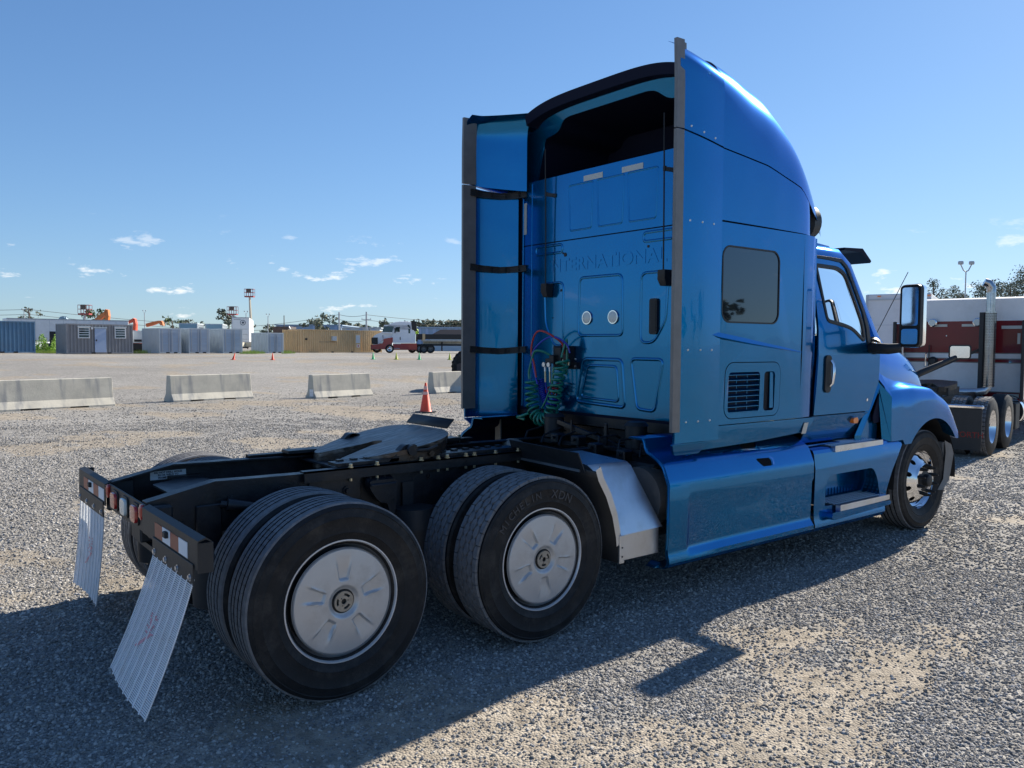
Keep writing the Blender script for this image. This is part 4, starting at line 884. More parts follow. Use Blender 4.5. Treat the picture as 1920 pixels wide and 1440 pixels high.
# step fairing below the door ------------------------------------------------------
def yf(v): return float(np.interp(v, [.278, .290, .315, .345, .37, .40, .50, .862, .885, .93], [1.24, 1.262, 1.279, 1.277, 1.268, 1.262, 1.262, 1.270, 1.264, 1.250]))
for sg in (-1, 1):
    fr = [(5.33, .30), (5.36, .42), (5.41, .55), (5.48, .68), (5.57, .80), (5.66, .90), (5.665, .925)]
    outer = [(4.196, .925), (4.196, .285), (4.5, .285), (5.30, .285)]+fr+[(5.3, .925), (4.8, .925)]
    niche = rpoly([(4.40, .735), (4.36, .62), (4.36, .47), (5.28, .47), (5.21, .64), (5.13, .735)], [.04, .03, .03, .03, .05, .06], 5)
    g = lambda u, v, w_: (u, sg*(yf(v)-w_), v)
    vv = [.285, .32, .35, .38, .42, .47]
    b = B()
    # panel around the niche, in strips so that it can follow the section
    b.plate([(4.196, .925), (4.196, .80), (5.57, .80), (5.66, .90), (5.665, .925)], [], g, 0, .004)
    b.plate([(4.196, .80), (4.196, .47), (5.37, .47), (5.41, .55), (5.48, .68), (5.57, .80)], [[(u, min(max(v, .4701), .735)) for u, v in rpoly([(4.40, .735), (4.36, .62), (4.36, .475), (5.27, .475), (5.21, .64), (5.13, .735)], [.04, .03, .02, .02, .05, .06], 5)]], g, 0, .004)
    rows = [[g(float(np.interp(v, [.285, .42, .47], [5.33, 5.36, 5.37]))*t+4.196*(1-t), v, 0) for v in vv] for t in np.linspace(0, 1, 10)]
    b.loft(rows)
    b.loft([[(x, sg*1.250, .925), (x, sg*1.238, .952), (x, sg*1.215, .962), (x, sg*1.0, .975), (x, sg*.95, 1.06), (x, sg*.94, 1.20)] for x in (4.196, 5.3, 5.66)])
    b.obj('step_fairing', 'blue', truck, smooth=30)
    nl = rpoly([(4.40, .735), (4.36, .62), (4.36, .475), (5.27, .475), (5.21, .64), (5.13, .735)], [.04, .03, .02, .02, .05, .06], 5)
    b = B(); b.loft([[g(u, v, 0) for u, v in nl], [g(u-.01, v-.006, .20) for u, v in nl]], close=True); b.add([g(u-.01, v-.006, .20) for u, v in nl], [tuple(range(len(nl)))]); b.obj('step_niche', 'blue', truck, smooth=30)
    for k in range(16):
        b = B(); x = 4.40+.05*k; b.box(x, x+.006, sg*1.064, sg*1.070, .50, .56); b.obj('niche_rib', 'blue', truck)
    b = B(); b.prism(rpoly([(4.37, .385), (4.38, .430), (5.33, .430), (5.36, .41), (5.34, .39), (4.40, .365)], .01), lambda u, v, w_: (u, sg*(1.05+w_), v-.012*0), 0, .275); b.obj('step_shelf', 'blue', truck, smooth=30)
    for nm, x0, x1, y0, y1, z in (('upper', 4.40, 5.30, 1.085, 1.262, .975), ('lower', 4.40, 5.33, 1.10, 1.322, .482)):
        t = B(); t.prism([(x0, 0), (x1-.03, 0), (x1, 1), (x0+.10, 1)], lambda u, v, w_: (u, sg*(y0+(y1-.04-y0)*v), z-.012*v+w_), 0, .006); t.obj('step_tread', 'plast', truck, smooth=0, label=nm+' step')
        b = B()
        for i in range(22):
            for j in range(5):
                v = (j+.5)/5; u = x0+.02+.10*v+(x1-x0-.12)*(i+.5*(j % 2))/22
                b.disc((u, sg*(y0+(y1-.05-y0)*v), z-.012*v+.006), (0, 0, 1), .012, .006, 6, .009)
        b.obj('grip_stud', 'alu', truck, smooth=0, kind='stuff')
        b = B(); b.prism(rpoly([(x0+.10, z-.055), (x0+.10, z-.002), (x1, z-.002), (x1, z-.045)], .008), lambda u, v, w_: (u, sg*(y1+w_+.05*(z-v)), v), -.045, .0); b.obj('step_nosing', 'alu', truck, smooth=30)
        b = B(); b.box(x0, x1-.05, sg*(y0-.012), sg*y0, z-.004, z+.012, .002); b.obj('step_trim', 'alu', truck)
# ---------------------------------------------------------------- cab with door
def door_y(v): return 1.195-.085*sstep(1.78, 2.62, v)*1.-.006*sstep(1.5, 1.2, v)
for sg in (-1, 1):
    g = lambda u, v, w_: (u, sg*(door_y(v)-w_), v)
    gl = rpoly([(4.375, 2.495), (4.72, 2.49), (4.845, 2.44), (5.045, 2.02), (5.065, 1.875), (5.035, 1.86), (4.87, 1.955), (4.74, 1.985), (4.47, 2.02)], [.03, .10, .06, .06, .03, .03, .06, .06, .05], 5)
    # door skin in horizontal strips round the glass
    outer = rpoly([(4.318, 2.56), (4.76, 2.56), (4.91, 2.47), (5.155, 2.0), (5.165, 1.80), (5.335, 1.745), (5.325, 1.50), (5.18, 1.235), (4.278, 1.235), (4.30, 1.45), (4.322, 1.7), (4.33, 2.0)], [.01, .12, .08, .05, .03, .02, .02, .02, .01, .05, .05, .05], 4)
    b = B(); b.plate(outer, [gl], g, 0, .02); b.obj('door', 'blue', truck, smooth=30)
    s2 = ring(gl, .022); b = B(); b.loft([[g(u, v, -.004) for u, v in ring(gl, -.010)], [g(u, v, -.008) for u, v in gl], [g(u, v, -.004) for u, v in s2], [g(u, v, .012) for u, v in s2]], close=True); b.obj('door_glass_seal', 'plast', truck, smooth=40)
    M['glass'] = M.get('glass') or mat('window_glass', (.82, .95, .92), .01, 0, trans=1., spec=.5)
    b = B(); b.add([g(u, v, .006) for u, v in s2], [tuple(range(len(s2)))]); b.obj('door_window', 'glass', truck, smooth=0)
    # dark door frame at the front upright
    b = B(); rows = []
    for u0, v0, u1, v1 in ((4.335, 2.575, 4.335, 2.55), (4.60, 2.575, 4.60, 2.545), (4.78, 2.57, 4.77, 2.535), (4.87, 2.52, 4.845, 2.49), (4.96, 2.38, 4.92, 2.37), (5.09, 2.13, 5.05, 2.11), (5.14, 1.98, 5.085, 1.97), (5.16, 1.83, 5.10, 1.83)):
        rows.append([g(u0, v0, .004), g(u0-.004, v0-.004, -.010), g(u1, v1, -.010), g(u1, v1, .004)])
    b.loft(rows); b.obj('door_frame_seal', 'plast', truck, smooth=30)
    # door seams are gaps: a dark sheet stands behind the skin
    b = B(); b.prism([(4.25, 2.58), (4.8, 2.60), (4.93, 2.5), (5.20, 2.0), (5.40, 1.78), (5.42, 1.1), (4.2, 1.1), (4.2, 2.0)], lambda u, v, w_: (u, sg*(door_y(v)-.03-w_), v), 0, .004) if False else b.box(4.2, 5.38, sg*1.15, sg*1.145, 1.20, 1.83); b.obj('door_core', 'navy', truck)
    # handle: dark oval dish and a bright bar
    b = B(); b.prism(rrect(4.415, 4.505, 1.42, 1.735, .04, 6), lambda u, v, w_: (u+.02*(v-1.6), sg*(door_y(v)+w_), v), .001, .014); h = b.obj('door_handle', 'plast', truck, smooth=40)
    b = B(); b.tube([g(4.487, 1.69, -.016), g(4.492, 1.66, -.038), g(4.490, 1.58, -.042), g(4.484, 1.50, -.036), g(4.478, 1.475, -.016)], [.010, .013, .014, .012, .009], 10); b.obj('handle_bar', 'chrome', h, smooth=60)
    b = B(); b.disc(g(5.13, 1.335, 0), (0, sg, 0), .013, .004, 14); b.obj('door_lock', 'chrome', truck)
    # sill below the door and the bay in front of it
    b = B(); b.prism([(4.24, 1.226), (5.17, 1.226), (5.06, 1.00), (4.20, 1.00)], lambda u, v, w_: (u, sg*(1.185-.07*sstep(1.2, 1.05, v)-w_), v), 0, .01); b.obj('cab_sill', 'blue', truck, smooth=30)
    b = B(); b.box(4.15, 4.75, sg*1.06, sg*1.16, .972, .986, .004); b.obj('sill_ledge', 'blue', truck)
    # front post behind the windscreen, and the cab roof edge
    b = B(); rows = []
    for u, v, du in ((4.30, 2.585, 0), (4.60, 2.585, .0), (4.80, 2.575, .02), (4.92, 2.50, .04), (5.10, 2.16, .07), (5.22, 1.93, .09), (5.33, 1.80, .10), (5.40, 1.755, .10)):
        yy_ = door_y(min(v, 2.6)); rows.append([(u, sg*(yy_+.001), v-.012), (u+du*.5+.01, sg*(yy_-.01), v+.035), (u+du+.03, sg*(yy_-.07), v+.085), (u+du+.08, sg*(yy_-.22), v+.115)])
    b.loft(rows); b.obj('cab_post', 'blue', truck, smooth=50)
# cab roof, windscreen, back of the day cab
b = B(); rows = []
for x, zt, wd in ((4.25, 2.70, .98), (4.6, 2.70, .98), (4.85, 2.69, .96), (5.0, 2.64, .93)):
    rows.append([(x, -wd+.02, zt-.02), (x, -wd*.8, zt+.02), (x, 0, zt+.05), (x, wd*.8, zt+.02), (x, wd-.02, zt-.02)])
b.loft(rows); o = b.obj('cab_roof', 'blue', truck, smooth=50); md = o.modifiers.new('t', 'SOLIDIFY'); md.thickness = .03
b = B(); b.loft([[(5.0, -.90, 2.62), (5.08, -.5, 2.66), (5.10, 0, 2.67), (5.08, .5, 2.66), (5.0, .90, 2.62)], [(5.42, -1.05, 1.80), (5.55, -.55, 1.82), (5.60, 0, 1.83), (5.55, .55, 1.82), (5.42, 1.05, 1.80)]]); M['screen'] = mat('dewy_windscreen', (.70, .90, .84), .32, trans=.8, var=.25, vscale=14); b.obj('windscreen', 'screen', truck, smooth=60)
b = B(); rows = [[(5.06, y, 2.70), (5.38, y, 2.715), (5.54, y*1.0, 2.61), (5.52, y, 2.59), (5.35, y, 2.68), (5.06, y, 2.675)] for y in (-.98, -.9, -.4, 0, .4, .9, .98)]
b.loft(rows, close=True, cap=True); b.obj('sun_visor', 'navy', truck, smooth=20)
# side air deflector on the roof front: dark oval duct with blue lining
for sg in (-1, 1):
    b = B(); c = Vector((4.42, sg*1.02, 2.86)); P0 = [(c+Vector((.02+.05*math.cos(t), sg*.075*math.cos(t), .135*math.sin(t)))) for t in np.linspace(0, 2*math.pi, 25)[:-1]]
    P1 = [(c+Vector((-.10+.06*math.cos(t), sg*(.10*math.cos(t)-.02), .16*math.sin(t)-.01))) for t in np.linspace(0, 2*math.pi, 25)[:-1]]; P2 = [(c+Vector((.04+.03*math.cos(t), sg*.05*math.cos(t), .10*math.sin(t)))) for t in np.linspace(0, 2*math.pi, 25)[:-1]]
    b.loft([P1, P0, P2], close=True, cap=True); b.obj('roof_lamp_pod', 'plast', truck, smooth=50)
# interior ----------------------------------------------------------------------
b = B(); b.box(4.3, 5.4, -1.1, 1.1, 1.15, 1.2); b.loft([[(5.25, y, 1.2), (5.15, y, 1.75), (5.25, y, 1.86), (5.5, y, 1.84)] for y in (-1.08, 1.08)]); b.obj('dashboard', 'plast', truck)
b = B()
for y in (.55, -.55):
    b.box(4.45, 4.95, y-.25, y+.25, 1.45, 1.62, .05); b.box(4.38, 4.52, y-.24, y+.24, 1.58, 2.22, .05); b.box(4.39, 4.50, y-.13, y+.13, 2.24, 2.42, .04)
b.obj('seat', 'plast', truck)
b = B(); c = Vector((5.02, .55, 1.95)); b.tube([c+Vector((-.06*math.sin(t)*1.2, .22*math.cos(t), .20*math.sin(t))) for t in np.linspace(0, 2*math.pi, 33)], .016, 8, cap=False); b.tube([c+Vector((.02, 0, -.02)), c+Vector((.2, 0, -.2))], .03, 8); b.bar(c+Vector((0, -.2, 0)), c+Vector((0, .2, 0)), .02, .05); b.obj('steering_wheel', 'plast', truck)
M['paper'] = mat('pale_paper', (.62, .66, .60), .6)
b = B(); b.prism([(-.909, 2.185), (-1.046, 2.214), (-1.017, 2.381), (-.862, 2.39)], lambda u, v, w_: (4.98+w_, u, v), 0, .002); p = b.obj('windscreen_notice', 'paper', truck)
mw = Matrix.Translation((4.976, -.97, 2.235)) @ Matrix(((0, 0, -1, 0), (1, 0, 0, 0), (0, 1, 0, 0), (0, 0, 0, 1)))
text('notice_number', '0L30', .045, 'ink', p, mw, ext=.0005, off=.001)
b = B(); b.tube(smooth_path([(4.97, -1.02, 2.36), (5.02, -1.06, 2.30), (5.05, -1.075, 2.18), (5.09, -1.085, 2.02), (5.16, -1.09, 1.94)]), .016, 8); b.obj('grab_handle', 'plast', truck, smooth=60)
b = B(); b.bar((5.02, .98, 2.62), (5.42, 1.08, 1.82), .05, .09); b.box(4.9, 5.15, -.9, .9, 2.50, 2.60); b.tube([(5.2, -.75, 1.86), (5.2, -.3, 1.93), (5.2, .2, 1.93), (5.2, .7, 1.88)], .05, 8); b.obj('cab_lining', 'plast', truck)
# ---------------------------------------------------------------- hood and fender
def hood():
    xs = [5.36, 5.5, 5.7, 5.9, 6.1, 6.3, 6.5, 6.7, 6.85, 6.98, 7.06]
    zt = [1.92, 1.925, 1.92, 1.905, 1.885, 1.86, 1.82, 1.76, 1.68, 1.54, 1.25]; hw = [1.13, 1.12, 1.10, 1.075, 1.045, 1.01, .97, .93, .89, .83, .76]; zs = [1.70, 1.67, 1.65, 1.62, 1.60, 1.57, 1.53, 1.46, 1.37, 1.22, 1.0]; lowz = [1.12, 1.14, 1.28, 1.32, 1.30, 1.26, 1.20, 1.12, 1.0, .9, .8]
    b = B(); rows = []
    for x, a, h, s_, lz in zip(xs, zt, hw, zs, lowz):
        R_half = [(-h-.02, lz), (-h-.012, (lz+s_)/2), (-h, s_), (-h+.03, s_+.06), (-h+.10, s_+(a-s_)*.72), (-h*.62, a-.03), (-h*.30, a-.008), (0, a)]
        rows.append([(x, y, z) for y, z in R_half]+[(x, -y, z) for y, z in R_half[::-1][1:]])
    b.loft(rows); o = b.obj('hood', 'blue', truck, smooth=50); md = o.modifiers.new('s', 'SUBSURF'); md.levels = 2; md.render_levels = 2
hood()
b = B(); b.box(7.02, 7.10, -.6, .6, .75, 1.35, .03)
for k in range(8): b.box(7.09, 7.12, -.55, .55, .80+.065*k, .83+.065*k)
b.obj('grille', 'plast', truck)
def archz(x, r=.625): d = r*r-(x-6.29)**2; return .49+math.sqrt(d) if d > 0 else None
for sg in (-1, 1):
    b = B(); rows = []
    xs = [5.455, 5.50, 5.56, 5.62, 5.665]+list(np.linspace(5.70, 6.84, 30))
    for x in xs:
        top = float(np.interp(x, [5.45, 5.60, 5.9, 6.3, 6.6, 6.75, 6.84], [1.385, 1.40, 1.41, 1.385, 1.27, 1.12, .99]))
        az = archz(x); low = .945 if x < 5.665 or az is None else max(az, .90)
        if x > 6.78: low = .885
        yb = 1.255+.012*math.sin((x-5.45)/1.4*math.pi); inn = float(np.interp(x, [5.45, 5.6, 6.0, 6.4, 6.84], [1.135, 1.10, 1.035, .96, .87]))
        zi = top+float(np.interp(x, [5.45, 5.8, 6.3, 6.84], [.17, .13, .12, .10]))
        h = max(top-low, .02)
        rows.append([(x, sg*inn, zi), (x, sg*(inn+.035), zi-.06), (x, sg*(inn+(yb-inn)*.45), top+.040*min(1, h/.2)), (x, sg*(yb-.05), top+.014), (x, sg*(yb-.008), top-.035*min(1, h/.2)), (x, sg*yb, top-.35*h), (x, sg*(yb+.004), low+.045*min(1, h/.2)), (x, sg*(yb+.006), low), (x, sg*(yb-.03), low+.006), (x, sg*(yb-.12), low+.04)])
    b.loft(rows); b.obj('fender', 'blue', truck, smooth=38)
    # rear edge of the fender runs back up to the door: slanting blades with the dark slot
    b = B()
    b.add([(5.455, sg*1.255, 1.35), (5.455, sg*1.258, .945), (5.40, sg*1.20, .955), (5.36, sg*1.17, 1.44), (5.34, sg*1.175, 1.50)], [(0, 1, 2, 3, 4)])
    b.add([(5.34, sg*1.18, 1.52), (5.455, sg*1.255, 1.36), (5.455, sg*1.15, 1.555), (5.36, sg*1.145, 1.60)], [(0, 1, 2, 3)])
    b.obj('fender_return', 'blue', truck, smooth=0)
    b = B(); b.prism(rpoly([(5.30, 1.475), (4.99, 1.06), (4.97, .985), (5.38, .955), (5.385, 1.46)], .02), lambda u, v, w_: (u, sg*(1.10+.06*sstep(1.0, 1.5, v)-w_), v), 0, .01); b.prism([(5.335, 1.46), (5.06, .957), (5.40, .957), (5.40, 1.45)], lambda u, v, w_: (u, sg*(1.150-w_), v), 0, .006); b.obj('bay_panel', 'blue', truck, smooth=0)
    b = B(); b.loft([[(5.325, sg*1.185, 1.49), (4.985, sg*1.165, 1.02), (4.985, sg*1.165, .975)], [(5.345, sg*1.20, 1.45), (5.06, sg*1.185, 1.02), (5.06, sg*1.185, .955)], [(5.36, sg*1.14, 1.42), (5.13, sg*1.12, 1.02), (5.13, sg*1.12, .955)]]); b.obj('bay_blade', 'blue', truck, smooth=0)
    b = B(); b.prism(rpoly([(5.375, 1.40), (5.27, 1.17), (5.29, 1.11), (5.395, 1.12), (5.40, 1.39)], .02), lambda u, v, w_: (u, sg*(1.165+w_+.05*(v-1.04)*.3), v), 0, .01); b.obj('bay_slot', 'navy', truck, smooth=0)
    b = B(); b.prism(rrect(4.905, 4.985, 1.135, 1.185, .022, 6), lambda u, v, w_: (u, sg*(1.14+w_), v), .0, .055); b.obj('side_marker_lamp', 'amber', truck, smooth=40)
    b = B(); b.lathe([(.60, -.30), (.635, -.05), (.60, .0)], lambda u, v, w_: (6.29+u, sg*(1.0-w_*0)+sg*w_*.5, .49+v), 48) if False else b.loft([[(6.29+.645*math.cos(t), sg*y, .50+.645*math.sin(t)) for t in np.linspace(-.05, math.pi+.05, 30)] for y in (1.20, .75)]); b.obj('wheel_arch_liner', 'plast', truck, smooth=40)
    b = B(); b.loft([[(6.72, sg*1.18, .86), (6.78, sg*1.22, .82), (6.84, sg*1.18, .84)], [(6.73, sg*1.19, .74), (6.83, sg*1.225, .72), (6.98, sg*1.08, .74)], [(6.69, sg*1.19, .47), (6.76, sg*1.22, .46), (6.94, sg*1.08, .42)], [(6.62, sg*1.17, .36), (6.66, sg*1.20, .36), (6.86, sg*1.08, .34)]]); b.box(6.70, 6.75, sg*.9, sg*1.17, .40, .84); o = b.obj('bumper_end', 'gasket', truck, smooth=20)
b = B(); b.box(6.80, 7.20, -1.04, 1.04, .35, .78, .06); b.obj('front_bumper', 'gasket', truck, smooth=30)
b = B(); b.box(5.7, 6.9, -.75, .75, .35, 1.2); b.tube([(6.3, -.95, .5), (6.3, .95, .5)], .06, 10); b.obj('engine_block', 'plast', truck)
# ---------------------------------------------------------------- mirrors
for sg in (-1, 1):
    b = B(); b.tube([(5.20, sg*1.17, 1.805), (5.12, sg*1.26, 1.795), (5.12, sg*1.38, 1.79), (5.15, sg*1.48, 1.80)], [.058, .05, .046, .04], 12); b.obj('mirror_arm', 'plast', truck, smooth=60)
    b = B(); b.tube([(5.24, sg*1.165, 1.815), (5.19, sg*1.20, 1.81)], [.085, .07], 14); b.obj('mirror_arm_foot', 'plast', truck, smooth=40)
    mr = rrect(-.09, .09, -.265, .265, .04, 6); c = Vector((5.15, sg*1.545, 2.075)); ya = math.radians(3)*sg
    def mf(u, v, w_): return (c.x+w_*math.cos(ya)-u*math.sin(ya), c.y+u*math.cos(ya)+w_*math.sin(ya), c.z+v+.03*u*0)
    b = B(); b.loft([[mf(u, v, w_) for u, v in (mr if k == 0 else ring(mr, k))] for w_, k in ((0, .004), (-.006, .0), (.02, -.004), (.09, .006), (.14, .03))], close=True, cap=True); b.obj('mirror_housing', 'plast', truck, smooth=50)
    b = B(); b.loft([[mf(u, v, w_) for u, v in ring(mr, k)] for w_, k in ((.03, -.008), (.095, 0.0), (.15, .03))], close=True, cap=True); b.obj('mirror_shell', 'chrome', truck, smooth=50)
    for v0, v1 in ((-.085, .242), (-.242, -.112)):
        b = B(); q = rrect(-.071, .071, v0, v1, .02, 5); b.add([mf(u, v, -.008) for u, v in q], [tuple(range(len(q)))]); b.obj('mirror_glass', 'chrome', truck, smooth=0)
    # round-cornered convex mirror on the hood, on two rods
    if sg == -1:
        c2 = Vector((7.60, -.93, 1.755)); q = rrect(-.108, .108, -.077, .077, .033, 6)
        f2 = lambda u, v, w_: (c2.x+w_*.9-u*.42, c2.y+u*.9+w_*.42, c2.z+v)
        b = B(); b.loft([[f2(u, v, w_) for u, v in (q if k == 0 else ring(q, k))] for w_, k in ((-.004, .006), (0, -.004), (.03, 0), (.06, .02))], close=True, cap=True); b.obj('hood_mirror', 'plast', truck, smooth=50)
        b = B(); q2 = ring(q, .012); b.add([f2(u, v, -.006) for u, v in q2], [tuple(range(len(q2)))]); b.obj('mirror_glass', 'chrome', truck, smooth=0)
        b = B(); b.tube([(6.90, -.62, 1.38), (7.05, -.76, 1.53), (7.57, -.90, 1.70)], [.06, .035, .02], 10); b.obj('hood_mirror_arm', 'plast', truck, smooth=50)
b = B(); b.tube([(5.45, -1.06, 1.86), (5.70, -1.25, 2.50)], .0035, 5); b.obj('cab_antenna', 'plast', truck)
# ---------------------------------------------------------------- under the sleeper, hoses, drive fender, cover box
for y in (.36, -.60):
    b = B(); b.disc((2.78, y, 1.02), (0, 0, 1), .085, .17, 20); b.disc((2.78, y, 1.19), (0, 0, 1), .095, .03, 20, .07); b.disc((2.78, y, 1.0), (0, 0, 1), .05, .03, 16); b.obj('cab_air_spring', 'plast', truck, smooth=40)
b = B(); b.bar((2.72, .24, 1.16), (2.75, -.46, 1.01), .03, .035); b.bar((2.62, .45, 1.0), (2.62, -1.0, 1.02), .03, .03); b.bar((2.7, .05, 1.19), (2.7, .05, 1.0), .012, .012); b.bar((2.7, -.35, 1.19), (2.7, -.35, 1.0), .03, .015); b.bar((3.1, -.8, 1.05), (3.1, .8, 1.05), .1, .1); b.obj('cab_crossbar', 'black', truck)
b = B(); b.disc((2.32, .36, .93), (0, 0, 1), .10, .075, 24, .085); b.disc((2.32, .36, 1.005), (0, 0, 1), .085, .022, 24, .04); b.obj('air_dryer', 'hubp', truck, smooth=50)
for k, (y, z, x) in enumerate(((-.20, 1.06, 2.5), (-.45, 1.03, 2.45), (.1, 1.05, 2.55), (-.7, 1.0, 2.5), (-.85, 1.06, 2.6))):
    b = B(); b.box(x, x+.10, y-.04, y+.05, z-.05, z+.03, .01); b.disc((x, y, z), (-1, 0, 0), .012, .02, 6); b.obj('valve_block', 'black', truck)
for k in range(7):
    b = B(); y = -.9+.22*k; b.tube([(2.5, y, 1.0), (2.6, y+.08, 1.07+.02*math.sin(k)), (2.75, y+.05, 1.10), (2.9, y+.15, 1.06)], .009, 6); b.obj('air_line', 'plast', truck)
b = B(); b.box(2.55, 2.9, -1.0, -.3, .55, .95, .02); b.tube([(2.5, .65, .62), (4.1, .65, .62)], .26, 24); b.tube([(2.62, -.80, .66), (3.9, -.80, .66)], .28, 24); b.obj('fuel_tank', 'plast', truck, smooth=40)
# black quarter fender ahead of the drive wheels
cv = [(1.66, 1.15), (1.71, 1.06), (1.76, 1.0), (1.80, .95), (1.87, .84), (1.93, .70), (1.965, .56), (1.97, .38)]
b = B(); b.loft([[(x, y, z) for x, z in cv[2:]] for y in (-.44, -1.20)]); b.obj('quarter_fender', 'plast', truck, smooth=50).modifiers.new('t', 'SOLIDIFY').thickness = .008
b = B(); b.loft([[(1.72, -.36, 1.13), (1.755, -.38, .995)], [(1.70, -1.10, 1.115), (1.745, -1.12, .985)]]); b.obj('fender_flap', 'plast', truck, smooth=0).modifiers.new('t', 'SOLIDIFY').thickness = .008
b = B(); b.bar((1.742, -.44, 1.005), (1.738, -1.08, .995), .006, .016); b.obj('flap_strip', 'alu', truck)
b = B(); ed = [(1.775, 1.02), (1.80, .95), (1.87, .84), (1.93, .70), (1.965, .56), (1.972, .50)]
b.loft([[(x-.012, -1.203, z-.01), (x+.028, -1.207, z+.012), (x+.028, -1.190, z+.012)] for x, z in ed]); b.obj('fender_edge', 'alu', truck, smooth=30)
# aluminium cover box
b = B(); T0 = [(1.84, -.62, 1.06), (1.86, -1.02, 1.015), (1.885, -1.045, .985), (1.99, -1.215, .56)]
T1 = [(2.21, -.60, 1.04), (2.235, -1.02, 1.01), (2.25, -1.045, .985), (2.39, -1.215, .57)]
b.loft([T0, [tuple((Vector(a)+Vector(c))/2) for a, c in zip(T0, T1)], T1]); b.add([T0[0], T0[1], T0[2], T0[3], (1.99, -.62, .56)], [(0, 1, 2, 3, 4)]); b.add([T1[0], T1[1], T1[2], T1[3], (2.39, -.62, .57)], [(4, 3, 2, 1, 0)])
b.loft([[(1.99, -1.215, .56), (1.985, -1.222, .655-.012)], [(2.39, -1.215, .57), (2.385, -1.222, .655)]]) if False else None
b.obj('exhaust_cover', 'alu', truck, smooth=25)
b = B(); b.box(1.985, 2.375, -1.198, -.7, .385, .575, .004); b.box(1.978, 2.02, -1.215, -1.19, .375, .56, .002); b.obj('exhaust_cover_skirt', 'steel' if False else 'alu', truck)
for z in (.42, .48):
    b = B(); b.disc((2.0, -1.215, z), (0, -1, 0), .006, .003, 8); b.obj('bolt', 'plast', truck)
b = B(); b.tube([(2.46, -.92, .72), (2.60, -.92, .72)], .215, 32); b.obj('tank_end', 'gasket', truck, smooth=40)
# air and electric coils on the wall -----------------------------------------
HX = XW-.19
def coil(path, R_, r, turns, m, name, phase=0):
    P = [Vector(p) for p in path]; ln_ = [0]
    for a, c in zip(P, P[1:]): ln_.append(ln_[-1]+(c-a).length)
    n = turns*18; pts = []
    for i in range(n+1):
        s_ = ln_[-1]*i/n; k = min(len(P)-2, max(0, int(np.searchsorted(ln_, s_))-1)); t = (s_-ln_[k])/(ln_[k+1]-ln_[k]); c = P[k].lerp(P[k+1], t)
        d0 = (P[k+1]-P[k]).normalized(); dm = (P[min(k+2, len(P)-1)]-P[k]).normalized(); d = d0.lerp(dm, t).normalized(); u = Vector((1, 0, 0)); v = d.cross(u).normalized(); a = 2*math.pi*turns*i/n+phase
        pts.append(c+(u*math.cos(a)+v*math.sin(a))*R_)
    b = B(); b.tube(pts, r, 7); return b.obj(name, m, truck, smooth=60)
def hose(P, r, m, name='hose'):
    b = B(); b.tube(smooth_path(P), r, 8); return b.obj(name, m, truck, smooth=60)
coil(smooth_path([(HX, .66, 1.50), (HX, .665, 1.38), (HX, .64, 1.25), (HX, .575, 1.165), (HX, .49, 1.15), (HX, .41, 1.20), (HX, .35, 1.34), (HX, .315, 1.5), (HX+.03, .30, 1.62), (HX+.05, .30, 1.68)], 6), .052, .0115, 21, 'green_hose', 'coiled_hose')
coil(smooth_path([(HX+.08, .63, 1.50), (HX+.08, .60, 1.38), (HX+.08, .52, 1.27), (HX+.08, .44, 1.30), (HX+.08, .42, 1.36)], 6), .030, .007, 22, 'blue_hose', 'coiled_hose')
coil(smooth_path([(HX+.10, .55, 1.42), (HX+.10, .50, 1.38), (HX+.10, .46, 1.42), (HX+.10, .455, 1.47)], 6), .035, .007, 6, 'red_hose', 'coiled_hose')
hose([(HX+.10, .345, 1.73), (HX+.08, .35, 1.82), (HX, .42, 1.90), (HX-.02, .54, 1.93), (HX, .64, 1.87), (HX, .67, 1.75), (HX, .63, 1.64), (HX, .60, 1.52)], .009, 'red_hose')
hose([(HX+.10, .27, 1.74), (HX+.08, .30, 1.82), (HX+.02, .40, 1.88), (HX, .54, 1.83), (HX, .66, 1.72), (HX, .63, 1.58), (HX, .58, 1.46)], .008, 'blue_hose')
hose([(HX+.10, .31, 1.55), (HX+.10, .31, 1.82), (HX+.09, .315, 1.84), (HX+.06, .335, 1.70)], .010, 'green_hose')
hose([(HX+.08, .50, 1.715), (HX+.03, .55, 1.75), (HX, .62, 1.75), (HX, .665, 1.66), (HX, .70, 1.56), (HX, .69, 1.5)], .0115, 'green_hose')
hose([(HX, .37, 1.62), (HX, .38, 1.50), (HX, .45, 1.35), (HX, .52, 1.25)], .009, 'green_hose')
hose([(HX-.02, .66, 1.20), (HX-.05, .74, 1.17), (HX-.05, .80, 1.155), (HX-.03, .72, 1.14)], .013, 'green_hose', 'loose_connector')
b = B(); b.box(XW-.085, XW-.002, .30, .50, 1.60, 1.80, .008); b.box(XW-.10, XW-.002, .38, .46, 1.62, 1.79, .006); b.box(XW-.04, XW-.002, .235, .42, 1.60, 1.66); b.obj('connector_bracket', 'plast', truck)
b = B(); b.box(HX+.04, HX+.10, .42, .53, 1.645, 1.69, .006); b.box(HX+.04, HX+.1, .42, .48, 1.68, 1.72, .006); b.bar((HX+.08, .46, 1.70), (XW-.05, .42, 1.70), .05, .05); b.obj('gladhand_rest', 'plast', truck)
for y in (.515, .452):
    b = B(); b.disc((HX+.03, y, 1.635), (-1, 0, 0), .020, .02, 16); b.tube([(HX+.03, y, 1.62), (HX+.03, y-.003, 1.575)], .011, 8); b.obj('gladhand', 'alu', truck, smooth=40)
    b = B(); b.tube([(HX+.03, y-.003, 1.575), (HX+.03, y-.006, 1.48)], .0085, 8); b.obj('hose_end', 'brass', truck, smooth=40)
    hose([(HX+.03, y-.006, 1.48), (HX+.05, y-.01, 1.38), (HX+.07, y-.01, 1.28)], .007, 'blue_hose')
